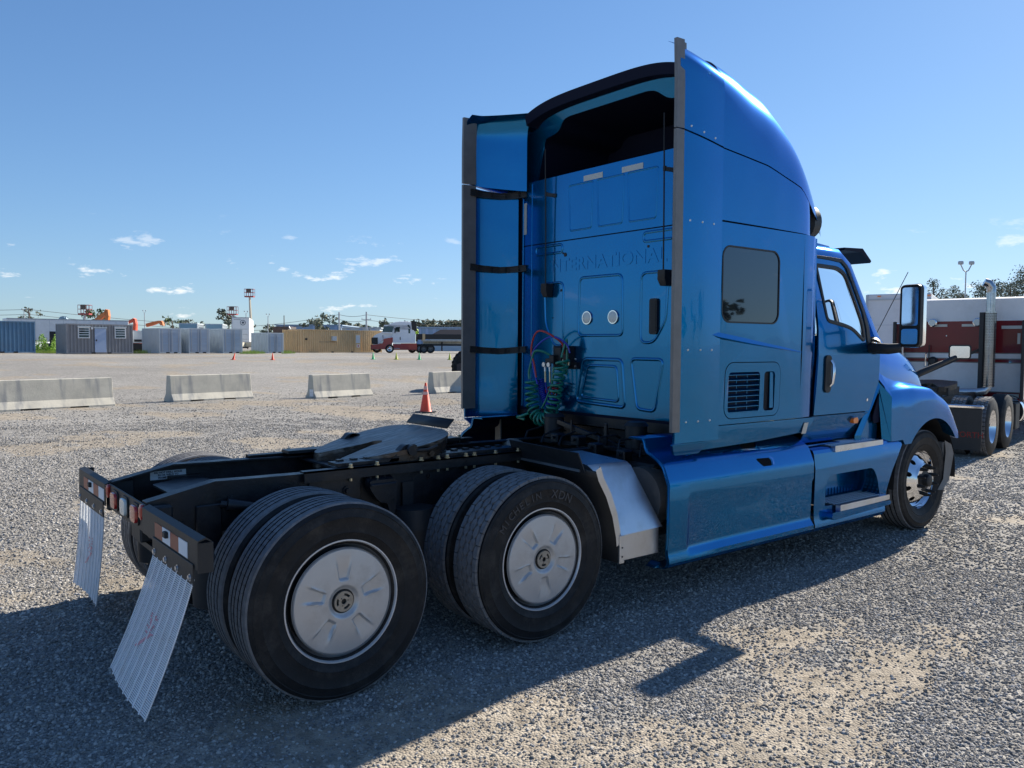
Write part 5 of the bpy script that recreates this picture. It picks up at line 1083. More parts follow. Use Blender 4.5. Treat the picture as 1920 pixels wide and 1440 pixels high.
for y, z in ((.345, 1.70), (.27, 1.70)):
    b = B(); b.tube([(HX+.09, y, z-.02), (HX+.09, y, z-.07)], .010, 8); b.obj('hose_end', 'brass', truck, smooth=40)
b = B(); b.bar((HX+.10, .36, 1.775), (HX+.10, .26, 1.775), .02, .012); b.obj('hose_clamp', 'plast', truck)
for y, z in ((.245, 1.685), (.25, 1.625)):
    b = B(); b.disc((XW-.04, y, z), (-1, 0, 0), .010, .01, 8); b.obj('bolt', 'alu', truck)
# ---------------------------------------------------------------- background things
M['cont_blue'] = mat('blue_corrugated', (.10, .21, .33), .5, var=.08, vscale=1.5, dirt=(.16, .12, .09), dirt_amt=.25)
M['cont_taupe'] = mat('taupe_corrugated', (.26, .255, .265), .5, var=.06, vscale=1.5)
M['cont_white'] = mat('pale_grey_steel', (.50, .55, .58), .45, var=.05, vscale=1.5, dirt=(.3, .28, .25), dirt_amt=.2)
M['cont_tan'] = mat('tan_corrugated', (.62, .44, .24), .55, var=.06, vscale=1.5, dirt=(.35, .2, .1), dirt_amt=.25)
M['cont_teal'] = mat('pale_teal_panel', (.24, .38, .46), .5, var=.05)
M['door_blue'] = mat('pale_blue_door', (.36, .45, .62), .45)
M['dark'] = mat('dark_opening', (.012, .013, .016), .6)
M['warehouse'] = mat('blue_grey_siding', (.30, .40, .52), .6, var=.05, vscale=.1)
M['warehouse2'] = mat('pale_siding', (.50, .56, .60), .6, var=.04, vscale=.1)
M['brownroof'] = mat('brown_roof', (.16, .13, .12), .8)
M['exc_orange'] = mat('orange_machine_paint', (.62, .20, .05), .4, var=.08, dirt=(.2, .1, .05), dirt_amt=.3)
M['exc_red'] = mat('red_orange_machine_paint', (.62, .09, .035), .4, var=.08)
M['lift_red'] = mat('red_basket_steel', (.35, .05, .05), .5)
M['lift_cream'] = mat('cream_boom', (.62, .57, .44), .5)
M['wood'] = mat('weathered_pole', (.14, .11, .09), .9)
M['galv'] = mat('galvanised_pole', (.45, .46, .47), .45, .5)
M['leaf'] = mat('leaves_green', (.09, .13, .05), .7, var=.35, vscale=1.2)
M['leaf_far'] = mat('leaves_distant_pine', (.15, .17, .12), .8, var=.3, vscale=.4)
M['leaf_bright'] = mat('leaves_bright_green', (.22, .40, .04), .6, var=.35, vscale=2)
M['grassm'] = mat('grass_yellow_green', (.34, .44, .10), .8, var=.35, vscale=1.2)
M['maroon'] = mat('maroon_paint', (.17, .009, .014), .35, .0, coat=.35, spec=.2, var=.12, vscale=1.5)
M['white_truck'] = mat('white_truck_paint', (.78, .80, .84), .35, coat=.5, var=.03, vscale=1)
M['red_truck'] = mat('red_truck_paint', (.36, .030, .030), .35, coat=.4, var=.05)
M['cone_green'] = mat('cone_green', (.06, .55, .20), .5)
M['cone_lime'] = mat('cone_lime', (.50, .55, .05), .5)
M['bucket'] = mat('brown_bucket_steel', (.065, .045, .042), .7, var=.3, vscale=3)
def at_frame(p, yaw):
    return p, yaw
def barrier(px, D, length, yaw, label, sticker=False):
    t = empty('concrete_barrier', far(px, D), yaw, label, 'barrier', 'concrete barriers across the lot')
    prof = [(-.30, .0), (-.30, .06), (-.17, .25), (-.105, .80), (-.09, .81), (.09, .81), (.105, .80), (.17, .25), (.30, .06), (.30, 0)]
    b = B(); xs = [0, .008, length*.20, length*.20+.005, length*.36, length*.365, length*.60, length*.605, length*.76, length*.765, length-.008, length]
    def P(i, x):
        notch = (length*.20 < x < length*.363) or (length*.60 < x < length*.763)
        q = [(x, y, (max(z, .055) if notch else z)) for y, z in prof]; k = .97 if x in (0, length) else 1
        return [(a, y*k, z if z < .7 else z-(1-k)*.3) for a, y, z in q]
    b.loft([P(i, x) for i, x in enumerate(xs)], close=True, cap=True); b.obj('barrier_body', 'conc', t, smooth=20)
    if sticker:
        b = B(); b.box(-.006, -.001, -.15, .05, .08, .32); b.obj('paper_notice', 'white', t)
        b = B(); b.box(-.009, -.005, -.12, .02, .21, .215); b.obj('notice_fold', 'gasket', t)
    b = B(); b.box(length*.20, length*.36, -.28, .28, -.01, .012); b.box(length*.60, length*.76, -.28, .28, -.01, .012) if False else None; b.obj('fork_slot_base', 'dark', t)
    return t
def bearing(pxa, Da, pxb, Db):
    a = far(pxa, Da); c = far(pxb, Db); d = c-a; return math.atan2(d.y, d.x), Vector((d.x, d.y, 0)).length
BY = math.radians(12); bdir = Vector((math.cos(BY), math.sin(BY), 0)); bnor = Vector((-math.sin(BY), math.cos(BY), 0))
for px, D, length, lab, st in ((215, 22.9, -3.05, 'long stained concrete barrier cut off by the left edge of the photo', False), (324, 24.4, 2.75, 'concrete barrier with dark streaks, between the cut-off one and the one with a paper', False), (592, 27.2, 2.5, 'concrete barrier with a white paper stuck on its end', True), (818, 30.0, 3.0, 'concrete barrier behind the tall traffic cone, partly hidden by the blue truck', False)):
    c = far(px, D)
    if length < 0: c = c+bdir*length; length = -length
    c = c+bnor*.30; t = barrier(px, D, length, BY, lab, st); t.location = (c.x, c.y, ground_z(c.x, c.y)-.01)
def cone(px, D, h, m, label, tilt=0., stripes=False, group=None):
    t = empty('traffic_cone', far(px, D), .3, label, 'traffic cone', group)
    b = B(); r = h*.21; b.lathe([(r, .03), (r*.9, .05), (h*.034, h*.985), (h*.025, h), (0, h)], lambda u, v, w_: (u+tilt*w_, v, w_), 24); b.obj('cone_body', m, t, smooth=40)
    b = B(); s_ = h*.27; b.prism(rrect(-s_, s_, -s_, s_, s_*.2, 3), lambda u, v, w_: (u, v, w_), .0, .03); b.obj('cone_base', 'plast' if stripes else m, t)
    if stripes:
        for z0, z1 in ((.60, .70), (.77, .89)):
            rr_ = lambda z: r*.9+(h*.034-r*.9)*(z*h-.05)/(h*.985-.05)+.003
            b = B(); b.lathe([(rr_(z0), z0*h), (rr_(z1), z1*h)], lambda u, v, w_: (u, v, w_), 24); b.obj('reflective_collar', mat('cone_collar', (.75, .42, .36), .5), t)
    return t
cone(798, 22.4, .82, 'orange', 'tall orange traffic cone with two pale collars on a black base', stripes=True)
cone(437, 55, .48, 'orange', 'small orange cone leaning, left one of the distant pair', .32, group='small orange cones'); cone(511, 55, .48, 'orange', 'small upright orange cone in front of the pale blue container', group='small orange cones')
for px, m, lab in ((699.5, 'cone_green', 'small green cone ahead of the white truck'), (743, 'cone_lime', 'lime yellow cone in front of the white truck cab'), (786, 'cone_green', 'small green cone by the rear wheels of the white truck'), (843, 'cone_lime', 'lime yellow cone below the flatbed trailer')):
    cone(px, 57, .50, m, lab, group='green and lime cones')
# corrugated containers -----------------------------------------------------------
def rowD(px):
    '''distance ahead of the container row, which runs parallel to the blue truck'''
    k = (px-960)/1518.; t = (37.9+k*68.5)/(.669-k*.743) if False else (37.7+k*68.5)/(.669-.743*k); return 68.5+.743*t
def corr(b, p0, p1, z0, z1, pitch=.28, dep=.075):
    """corrugated wall between two ground points"""
    a = Vector(p0); c = Vector(p1); d = c-a; L_ = d.length; d.normalize(); nrm = Vector((d.y, -d.x, 0)); n = max(2, int(L_/pitch)); pl = []
    for i in range(n):
        s0 = L_*i/n; w_ = L_/n
        pl += [(s0+w_*.0, 0), (s0+w_*.36, 0), (s0+w_*.5, -dep), (s0+w_*.86, -dep)]
    pl.append((L_, 0)); V = []
    for s_, o in pl:
        q = a+d*s_+nrm*o; V += [(q.x, q.y, z0), (q.x, q.y, z1)]
    b.add(V, [(2*i, 2*i+2, 2*i+3, 2*i+1) for i in range(len(pl)-1)])
def container(px0, px1, D0, D1, h, width, m, label, front='wall', group=None, name='shipping_container', dz=0.):
    """front face from px0 (distance D0) to px1 (D1), body going back by width; local x along the front, y to the back"""
    yw, L_ = bearing(px0, D0, px1, D1); p = far(px0, D0, dz); t = empty(name, p, yw, label, 'container', group)
    b = B(); f = .09
    if front == 'wall': corr(b, (f, .03, 0), (L_-f, .03, 0), .12, h-.10)
    corr(b, (0.03, width-f, 0), (0.03, f, 0), .12, h-.10); corr(b, (L_-.03, f, 0), (L_-.03, width-f, 0), .12, h-.10); corr(b, (L_-f, width-.03, 0), (f, width-.03, 0), .12, h-.10)
    b.add([(.02, .02, h-.04), (L_-.02, .02, h-.04), (L_-.02, width-.02, h-.04), (.02, width-.02, h-.04)], [(0, 1, 2, 3)]); b.obj('container_wall', m, t, smooth=0)
    b = B()
    for x in (0, L_-f):
        for y in (0, width-f): b.box(x, x+f, y, y+f, 0, h)
    for z0, z1 in ((0.03, .14), (h-.11, h-.005)):
        b.box(f, L_-f, .0, f*.6, z0, z1); b.box(f, L_-f, width-f*.6, width, z0, z1); b.box(0, f*.6, f, width-f, z0, z1); b.box(L_-f*.6, L_, f, width-f, z0, z1)
    b.obj('container_frame', m, t, smooth=0, kind='stuff' if False else None)
    for x in (L_*.36, L_*.60) if front == 'wall' and L_ > 4 else (L_*.30, L_*.66) if front == 'doors' else ():
        b = B(); b.box(x, x+.34, -.004, .01, .02, .13); b.obj('fork_pocket', 'dark', t)
    if front == 'doors':
        M['door_shaded'] = M.get('door_shaded') or mat('shaded_blue_grey_door', (.30, .37, .47), .45, var=.05)  # bluish grey puts the shade on the door side into the colour
        for i in (0, 1):
            x0 = f+.01+(L_/2-f)*i; x1 = x0+L_/2-f-.03; b = B(); b.box(x0, x1, .0, .03, .15, h-.12)
            for k in range(4): z = .30+(h-.7)*k/3.2; b.box(x0+.08, x1-.08, -.012, .0, z, z+.10)
            d = b.obj('container_door', 'door_shaded', t, smooth=0)
            b = B(); xx = x1-.12 if i == 0 else x0+.12; b.tube([(xx, -.04, .14), (xx, -.04, h-.12)], .022, 6); b.obj('lock_rod', 'galv', d)
            b = B(); xx = x0+.14 if i == 0 else x1-.14; b.tube([(xx, -.04, .14), (xx, -.04, h-.12)], .022, 6); b.obj('lock_rod', 'galv', d)
            for z in (.9, 1.5):
                b = B(); b.box(x0+.3, x0+.7, -.02, -.012, z, z+.08) ; b.obj('door_plate', 'warehouse', d)
    return t, L_
container(-40, 67, rowD(-40), rowD(67), 2.59, 2.44, 'cont_blue', 'blue corrugated container at the left edge of the lot')
o, L_ = container(125, 250, rowD(125), rowD(250), 2.59, 2.44, 'cont_taupe', 'taupe container office with a blue door between two louvred windows', name='container_office')
def on_front(t, nm, m, x0, x1, z0, z1, y0=-.05, y1=.02):
    b = B(); b.box(x0, x1, y0, y1, z0, z1); return b.obj(nm, m, t)
for x0 in (.92, 3.95):
    wn_ = on_front(o, 'window', 'white', x0, x0+.95, 1.35, 2.32); on_front(wn_, 'pane', 'glass_dark', x0+.08, x0+.87, 1.43, 2.20, -.06, -.05)
    for z in (1.62, 1.82, 2.02): on_front(wn_, 'louvre_slat', 'white', x0+.06, x0+.89, z, z+.05, -.08, -.06)
    on_front(wn_, 'rain_hood', 'sign', x0-.05, x0+1.0, 2.32, 2.40, -.14, 0)
dr = on_front(o, 'door', 'door_blue', 2.28, 3.22, .14, 2.22); on_front(dr, 'door_handle', 'plast', 2.36, 2.44, 1.1, 1.25, -.10, -.05); on_front(o, 'rain_hood', 'sign', 2.22, 3.28, 2.24, 2.32, -.12, 0); on_front(o, 'wall_lamp', 'white', 1.98, 2.12, 2.12, 2.30, -.12, 0)
for px0, px1, D, h, lab in ((299, 340, 74.4, 2.35, 'pale grey mini container with double doors, next to the taupe office'), (354.5, 393.5, 77, 2.4, 'pale grey mini container, middle one of three in a row'), (418.5, 455, 79.5, 2.42, 'pale grey mini container with dark lettering on its right door'), (502, 532, 83, 2.1, 'pale grey mini container standing alone left of the tan container')):
    t, L_ = container(px0, px1, rowD(px0), rowD(px1), h, 3.6 if px0 < 300 else 3.2, 'cont_white', lab, 'doors', 'pale grey mini containers', 'mini_container')
    if px0 == 418.5:
        text('door_lettering', 'GFS', .42, 'warehouse', t, Matrix.Translation((L_*.75, -.015, 1.35)) @ Matrix.Rotation(math.pi/2, 4, 'X'), ext=.002)
for px0, px1, D, h, lab in ((336, 371, 84, 3.05, 'teal-fronted high container showing above the first gap of the mini containers'), (385, 418, 86, 3.05, 'teal-fronted high container behind the right-hand mini containers')):
    t, L_ = container(px0, px1, D, D+.4, h, 4.2, 'cont_white', lab, 'wall', 'high containers behind the mini containers', 'high_container')
    on_front(t, 'front_panel', 'cont_teal', .12, L_-.1, .2, h-.1, -.02, .03)
t, L_ = container(563, 716, rowD(563)+3, rowD(716)+3, 2.59, 2.44, 'cont_tan', 'long tan container office with an air conditioner and a pale door', name='container_office')
b = B(); corr(b, (-1.9, .5, 0), (0, .03, 0), .12, 2.49, .24); b.obj('end_wall', 'cont_tan', t, smooth=0)
on_front(t, 'air_conditioner', 'cont_white', 4.0, 4.55, 1.35, 1.85, -.3, 0); on_front(t, 'vent', 'dark', .62, .88, 1.4, 1.6); on_front(t, 'door', 'cont_tan', 7.2, 8.1, .14, 2.2, -.04); on_front(t, 'door_pane', 'sign', 7.35, 7.9, 1.1, 2.0, -.05, -.04)
on_front(t, 'paper_sign', 'white', 7.45, 7.85, .6, .95, -.06, -.04); on_front(t, 'sign_mark', 'red_lens', 7.58, 7.72, .68, .86, -.07, -.06); on_front(t, 'wall_stain', 'brownroof', 2.4, 4.8, 1.18, 1.22, .01, .035)
for k in range(4):
    b = B(); b.tube([(-1.75+.45*k, .38-.09*k, .2), (-1.75+.45*k, .38-.09*k, 2.45)], .03, 6); b.obj('lock_rod', 'cont_tan', t)
# wheels for the distant vehicles
def simple_wheel(parent, x, y, r, wdt, sg, m='tyre', rimm='alu', name='wheel', rr=.58):
    e = empty(name, (x, y, r), 0, parent=parent)
    b = B(); b.lathe([(r*rr, 0), (r*.92, 0), (r, wdt*.12), (r, wdt*.88), (r*.92, wdt), (r*rr, wdt)], lambda u, v, w_: (u, sg*(w_-wdt/2), v), 32); b.obj('tyre', m, e, smooth=40)
    b = B(); b.lathe([(0, wdt*.62), (r*.22, wdt*.62), (r*.30, wdt*.55), (r*.40, wdt*.50), (r*rr*.9, wdt*.78), (r*rr, wdt*.98)], lambda u, v, w_: (u, sg*(w_-wdt/2), v), 32); b.obj('rim', rimm, e, smooth=40)
    for k in range(8):
        a = k*math.pi/4; b = B(); b.disc((r*.46*math.cos(a), sg*(wdt*.10), r*.46*math.sin(a)), (0, sg, 0), r*.055, .01 if rimm == 'x' else wdt*.06, 8) ; b.obj('rim_hole', 'dark', e)
    return e
def box_trailer(px0, px1, D0, D1, h0, h1, width, label, m='white', name='box_trailer', logo=False):
    yw, L_ = bearing(px0, D0, px1, D1); t = empty(name, far(px0, D0), yw, label, 'trailer')
    b = B(); b.box(0, L_, 0, width, h0, h1, .04); b.obj('trailer_body', m, t)
    b = B(); b.box(0, L_, -.01, .03, h1-.10, h1+.02); b.box(0, L_, -.01, .03, h0-.04, h0+.05); b.obj('side_rail', 'galv' if m == 'white' else m, t)
    n = max(2, int(L_/1.2))
    for k in range(1, n):
        b = B(); x = L_*k/n; b.box(x-.012, x+.012, -.012, .0, h0+.05, h1-.10); b.obj('panel_joint', 'cont_white', t)
    return t, L_
t, L_ = box_trailer(14, 242, rowD(14)+14, rowD(242)+14, 1.0, 3.25, 2.6, 'long pale box trailer standing behind the blue and taupe containers'); b = B(); b.box(L_*.33, L_*.43, -.03, .0, .2, 2.0); b.obj('open_bay', 'dark', t)
for k in range(2): simple_wheel(t, L_*.8+k*1.25, .35, .5, .3, -1)
t, L_ = box_trailer(436, 468, 92, 92.5, 1.15, 3.95, 13.0, 'white box trailer with a round dark emblem on its rear, behind the mini containers')
b = B(); b.disc((L_*.62, -.02, 3.35), (0, -1, 0), .30, .02, 28); e_ = b.obj('round_emblem', 'ink', t)
b = B(); b.disc((L_*.62, -.04, 3.35), (0, -1, 0), .24, .004, 24); b.obj('emblem_field', 'white', e_); b = B(); b.box(L_*.62-.12, L_*.62+.14, -.06, -.046, 3.25, 3.42); b.box(L_*.62-.02, L_*.62+.06, -.06, -.046, 3.42, 3.52); b.obj('emblem_mark', 'ink', e_)
for z in (1.45, 2.0, 2.6): on_front(t, 'door_hinge_bar', 'galv', .2, L_-.2, z, z+.05, -.03, 0)
on_front(t, 'rear_bumper', 'dark', .1, L_-.1, .45, .62, -.05, .1); on_front(t, 'number_strip', 'galv', .15, .9, 3.65, 3.75, -.02, 0)
for k in range(2): simple_wheel(t, .35, 1.5+k*1.25, .5, .6, -1)
t, L_ = box_trailer(250, 268, 88, 88.5, 1.0, 2.3, 7, 'small grey flatbed load behind the gap beside the taupe office', 'cont_white', 'equipment_trailer'); on_front(t, 'rear_opening', 'dark', .1, L_-.1, .35, .9, -.05, .05); on_front(t, 'rear_slot', 'dark', .1, L_-.1, 1.1, 1.35, -.05, .05)
# dark hopper trailer
t = empty('hopper_trailer', far(512, 101), YAW-math.pi/2+.1, 'dark open-top trailer end showing left of the tan container', 'trailer')
b = B(); b.loft([[(0, 0, 1.1), (0, 0, 3.0), (.25, 0, 3.15), (2.2, 0, 3.15), (2.2, 0, .9)], [(0, 4, 1.1), (0, 4, 3.0), (.25, 4, 3.15), (2.2, 4, 3.15), (2.2, 4, .9)]], close=True, cap=True); b.obj('hopper_body', 'bucket', t); b = B(); b.tube([(2.0, -.05, 1.), (2.1, -.05, 2.9), (1.95, -.05, 3.1)], .10, 8); b.obj('edge_tube', 'galv', t); simple_wheel(t, .5, .5, .5, .3, -1)
# the white and red tractor with a flatbed, facing left --------------------------------
yw, L_ = bearing(703, 92, 866, 93.5)
wt = empty('semi_truck', far(703, 92), yw, 'white and red sleeper truck in the distance coupled to a loaded flatbed', 'truck')
k_ = 1518/92.; X_ = lambda px: (px-703)/k_; Zp = lambda py: (660-py)/k_
f = lambda u, v, w_: (u, w_, v)
b = B(); b.prism(rpoly([(X_(699), .85), (X_(699), 1.75), (X_(701), 1.95), (X_(706), 2.15), (X_(715), 2.35), (X_(735), 2.35), (X_(735), .85)], .12), f, .25, 2.15); b.obj('hood', 'white_truck', wt, smooth=40)
b = B(); b.prism(rpoly([(X_(714), 2.3), (X_(717), 2.5), (X_(720), 3.25 if False else 3.2), (X_(778), 3.2), (X_(778), 1.15), (X_(735), 1.15), (X_(735), 2.2)], .05), f, .0, 2.45); b.obj('cab_body', 'white_truck', wt, smooth=30)
b = B(); secs = []
for y, s_ in ((-.0, .88), (.15, .97), (.6, 1.), (1.9, 1.), (2.3, .97), (2.45, .88)):
    secs.append([(X_(u), y, 3.18+(Zp(v)-3.18)*s_) for u, v in ((719, 617), (725, 610), (732, 604.5), (742, 601), (755, 600), (772, 601), (778, 604), (778, 617))])
b.loft(secs, cap=False); b.add(secs[0], [tuple(range(8))]); b.add(secs[-1], [tuple(range(8))]); b.obj('roof_fairing', 'white_truck', wt, smooth=45)
b = B(); b.prism([(X_(772), 3.2), (X_(770), 3.62), (X_(772), 3.62), (X_(780), 3.62), (X_(780), 2.5), (X_(776), 2.5)], f, -.01, .02); b.prism([(X_(772), Zp(616)), (X_(770), Zp(602)), (X_(779), Zp(602)), (X_(781), Zp(618))], f, -.03, .06); b.obj('side_extender', 'plast', wt)
b = B(); b.prism(rpoly([(X_(716), 2.38), (X_(720), 3.05), (X_(738), 3.05), (X_(735), 2.38)], .05), f, -.012, .02); b.obj('windscreen', 'glass_dark', wt)
b = B(); b.prism(rpoly([(X_(740), 2.42), (X_(742), 2.95), (X_(749), 2.98), (X_(749), 2.40)], .06), f, -.014, .02); b.obj('door_window', 'glass_dark', wt)
b = B(); b.prism(rpoly([(X_(765), 2.25), (X_(765), 2.8), (X_(768.5), 2.8), (X_(768.5), 2.25)], .06), f, -.014, .02); b.obj('sleeper_window', 'glass_dark', wt)
b = B(); b.prism(rpoly([(X_(762.5), Zp(607)), (X_(766), Zp(606.5)), (X_(769), Zp(613)), (X_(766), Zp(612))], .05), f, -.05, .06); b.obj('roof_window', 'glass_dark', wt)
b = B(); b.prism(rpoly([(X_(695.5), .45), (X_(696), .9), (X_(711), 1.02), (X_(714), 1.35), (X_(720), 1.62), (X_(736), 1.78), (X_(736), 1.3), (X_(733), 1.05), (X_(724), .4)], .05), f, -.03, .3); b.obj('fender', 'red_truck', wt, smooth=30)
b = B(); b.prism([(X_(736), .36), (X_(736), 1.1), (X_(781), 1.12), (X_(781), .36)], f, -.03, .1); b.obj('side_fairing', 'red_truck', wt)
b = B(); b.box(X_(695), X_(700), .0, 2.4, .35, .95, .05); b.obj('front_bumper', 'plast', wt)
b = B(); b.box(X_(696.5), X_(708), .12, .3, 1.02, 1.75, .02); b.obj('grille', 'plast', wt); b = B(); b.prism(rpoly([(X_(711), 1.08), (X_(714), 1.4), (X_(719), 1.45), (X_(717), 1.1)], .05), f, -.04, 0); b.obj('headlight', 'white_lens', wt)
b = B(); b.box(X_(737), X_(751), -.05, .0, 1.02, 1.10); b.obj('step', 'sign', wt); b = B(); b.box(X_(738), X_(749), -.05, 0, .52, .56); b.obj('step', 'sign', wt)
b = B(); b.box(X_(739), X_(741), -.3, -.1, 2.25, 2.85, .03); b.obj('mirror', 'plast', wt); b = B(); b.box(X_(749), X_(750.5), -.02, 0, 1.5, 1.85); b.obj('door_handle', 'plast', wt)
b = B(); b.tube([(X_(717), .5, 2.3), (X_(718), -.02, 1.65)], .03, 6); b.box(X_(715.5), X_(718.5), .4, .5, 2.2, 2.35); b.obj('hood_mirror', 'plast', wt)
text('door_lettering', 'LINES', .22, 'cont_teal', wt, Matrix.Translation((X_(766), -.012, 1.75)) @ Matrix.Rotation(math.pi/2, 4, 'X'), ext=.002) if False else None
simple_wheel(wt, X_(730), .10, .50, .32, -1, rimm='chrome'); simple_wheel(wt, X_(706), 2.2, .50, .32, -1)
simple_wheel(wt, X_(794), .12, .50, .34, -1, rimm='gasket'); simple_wheel(wt, X_(806.5), .12, .50, .34, -1, rimm='gasket'); simple_wheel(wt, X_(787), .7, .50, .34, -1); simple_wheel(wt, X_(773), 2.0, .5, .34, -1)
b = B(); b.box(X_(778), X_(866), .5, 1.9, .85, 1.05); b.obj('frame_rail', 'plast', wt)
ft = empty('flatbed_trailer', far(780, 92.8), yw, 'flatbed trailer with a long dark load behind the distant white truck', 'trailer'); X2 = lambda px: (px-780)/k_
b = B(); b.box(X2(792), X2(905), -.1, 2.5, 1.35, 1.50); b.box(X2(794), X2(900), .6, 1.8, 1.05, 1.35); b.obj('deck', 'conc', ft)
b = B(); b.box(X2(797), X2(905), .1, 2.2, 1.62, 2.18, .03); b.obj('cargo_load', 'plast', ft); b = B(); b.box(X2(783), X2(792), .1, 2.2, 1.55, 2.2); b.obj('cargo_end', 'dark', ft); b = B(); b.box(X2(792), X2(797), .0, 2.3, 1.5, 2.22); b.obj('timber_chock', 'cont_tan', ft)
b = B(); b.tube([(X2(829), .4, 1.3), (X2(829), .4, .35)], .08, 6); b.box(X2(827.5), X2(831), .3, .5, .28, .35); b.obj('landing_leg', 'plast', ft)
for px in (846, 860, 880): simple_wheel(ft, X2(px), .1, .48, .32, -1) if px > 870 else None
t = empty('person', far(781, 93.6, 1.35), 0, 'person in a lime safety vest standing on the flatbed behind the cab', 'person', None)
b = B(); b.tube([(0, 0, .0), (.03, 0, .45), (.05, 0, .85)], [.10, .12, .13], 10); b.tube([(.05, 0, .82), (.02, 0, 1.1), (-.06, 0, 1.38), (-.08, 0, 1.45)], [.15, .19, .17, .07], 12); b.tube([(-.09, -.2, 1.36), (.05, -.24, 1.12), (.20, -.18, 1.0)], [.065, .055, .045], 8); b.tube([(-.09, .2, 1.36), (0, .26, 1.1), (.1, .2, .95)], [.065, .055, .045], 8); b.tube([(-.09, 0, 1.42), (-.10, 0, 1.50), (-.10, 0, 1.62), (-.10, 0, 1.70)], [.06, .095, .10, .04], 12); b.obj('person_body', 'wood', t, smooth=60)
b = B(); b.tube([(.05, 0, .86), (.02, 0, 1.1), (-.06, 0, 1.36), (-.07, 0, 1.42)], [.17, .21, .20, .12], 12); b.obj('safety_vest', mat('lime_vest', (.55, .85, .08), .6), t, smooth=60)
# wheel loader, mostly hidden by the blue cab
t = empty('wheel_loader', far(862, 33.5), YAW-math.pi/2, 'big-tyred machine with a brown steel block, mostly hidden behind the blue cab', 'loader')
b = B(); b.lathe([(.35, .0), (.62, .0), (.70, .08), (.72, .2), (.72, .5), (.70, .62), (.62, .7), (.35, .7)], lambda u, v, w_: (.42+u, -w_, .88+v), 40); tw = b.obj('loader_tyre', 'tyre', t, smooth=40)
for k in range(26):
    a = 2*math.pi*k/26; b = B(); c = Vector((.42+.73*math.cos(a), -.35, .88+.73*math.sin(a))); b.box(-.04, .04, -.33, .33, -.035, -.004); b.V = [tuple(c+Matrix.Rotation(-a+math.pi/2, 3, 'Y') @ Vector(v)) for v in b.V]; b.obj('tread_lug', 'tyre', tw)
b = B(); b.prism([(-.05, .62), (-.05, .98), (.55, 1.16), (2.6, 1.16), (2.6, .62)], lambda u, v, w_: (u, w_, v), -1.1, -.75); b.obj('counterweight', 'bucket', t)
for z in (.72, .82, .92): b = B(); b.disc((.42, -1.1, z), (0, -1, 0), .04, .03, 10); b.obj('bolt', 'dark', t)
b = B(); b.box(.6, 3.0, -.6, 1.2, .8, 2.0, .1); b.obj('loader_body', 'exc_orange', t)
# far warehouses --------------------------------------------------------------------
def shed(px0, px1, D, h, m, label, roofm=None, ribs=0, ribm='door_blue', depth=25, gable=0., name='warehouse'):
    yw, L_ = bearing(px0, D, px1, D); t = empty(name, far(px0, D), yw, label, 'building'); gz_ = .8-far(px0, D).z*0
    b = B(); b.box(0, L_, 0, depth, -1, h); b.obj('wall', m, t)
    b = B(); b.prism([(-.4, h), (L_+.4, h), (L_+.4-gable*2.2, h+gable+.25), (-.4+gable*2.2, h+gable+.25)], lambda u, v, w_: (u, w_, v), -.4, depth); b.obj('roof', roofm or m, t)
    for k in range(ribs):
        x = L_*(k+.5)/ribs; b = B(); b.box(x-.35, x+.35, -.15, -.02, .5, h-.1); b.obj('downpipe_panel', ribm, t)
    return t, L_
shed(518, 640, 230, 6.2, 'warehouse', 'long blue-grey warehouse behind the tan container', ribs=6)
shed(641, 712, 215, 5.2, 'warehouse2', 'pale flat-roofed warehouse left of the distant white truck', ribs=3)
shed(780, 930, 200, 5.1, 'warehouse', 'blue-grey warehouse with darker panels right of the distant truck', ribs=11)
shed(806, 905, 135, 2.3, 'warehouse2', 'low building with a brown pitched roof beyond the flatbed', 'brownroof', depth=12, gable=1.0, name='low_building')
shed(-60, 30, 120, 3.6, 'warehouse2', 'pale shed at the far left behind the blue container')
t, L_ = shed(1622, 1662, 36, 3.4, 'white', 'plain white box body left of the second truck', name='box_body', depth=8) if False else (None, 0)
# poles, wires, lights ----------------------------------------------------------------
def pole(px, D, h, m, label, cat='utility pole', arms=(), lamp=False, name='utility_pole', r=.14, group=None):
    t = empty(name, far(px, D), YAW-math.pi/2, label, cat, group)
    b = B(); b.tube([(0, 0, -1), (0, 0, h)], [r, r*.7], 8); b.obj('pole', m, t)
    for z, w_ in arms:
        b = B(); b.box(-w_/2, w_/2, -.06, .06, z-.06, z+.06); b.obj('crossarm', m, t)
        for x in (-w_/2+.1, w_/2-.1): b = B(); b.disc((x, 0, z+.06), (0, 0, 1), .07, .22, 8, .04); b.obj('insulator', 'galv', t)
    if lamp:
        for sg in (-1, 1):
            b = B(); b.tube([(0, 0, h), (sg*.15, 0, h+.08), (sg*.32, 0, h+.42)], .035, 6); b.obj('lamp_arm', m, t)
            b = B(); b.box(sg*.32-.13, sg*.32+.13, -.1, .1, h+.42, h+.62, .03); b.obj('floodlight', 'galv', t)
    return t
pole(56, 150, 7.4, 'wood', 'wooden utility pole above the blue container')
pole(533, 190, 7.6, 'wood', 'utility pole above the lone mini container, left of the warehouse', arms=())
pole(636, 150, 6.9, 'galv', 'utility pole rising behind the middle of the tan container', r=.22)
pole(687, 150, 7.0, 'galv', 'utility pole with crossarms just left of the distant white truck', arms=((5.6, 1.8),), r=.22)
pole(692.5, 190, 4.6, 'wood', 'thin pole close to the one with crossarms', r=.12); pole(707, 260, 6.0, 'wood', 'faint thin pole above the hood of the distant truck', r=.14)
pole(462, 170, 7.2, 'galv', 'light pole between the two raised lifts', 'light pole', lamp=True, name='light_pole', r=.12); pole(464.5, 150, 5.2, 'wood', 'dark thin pole right of the light pole between the lifts', r=.12)
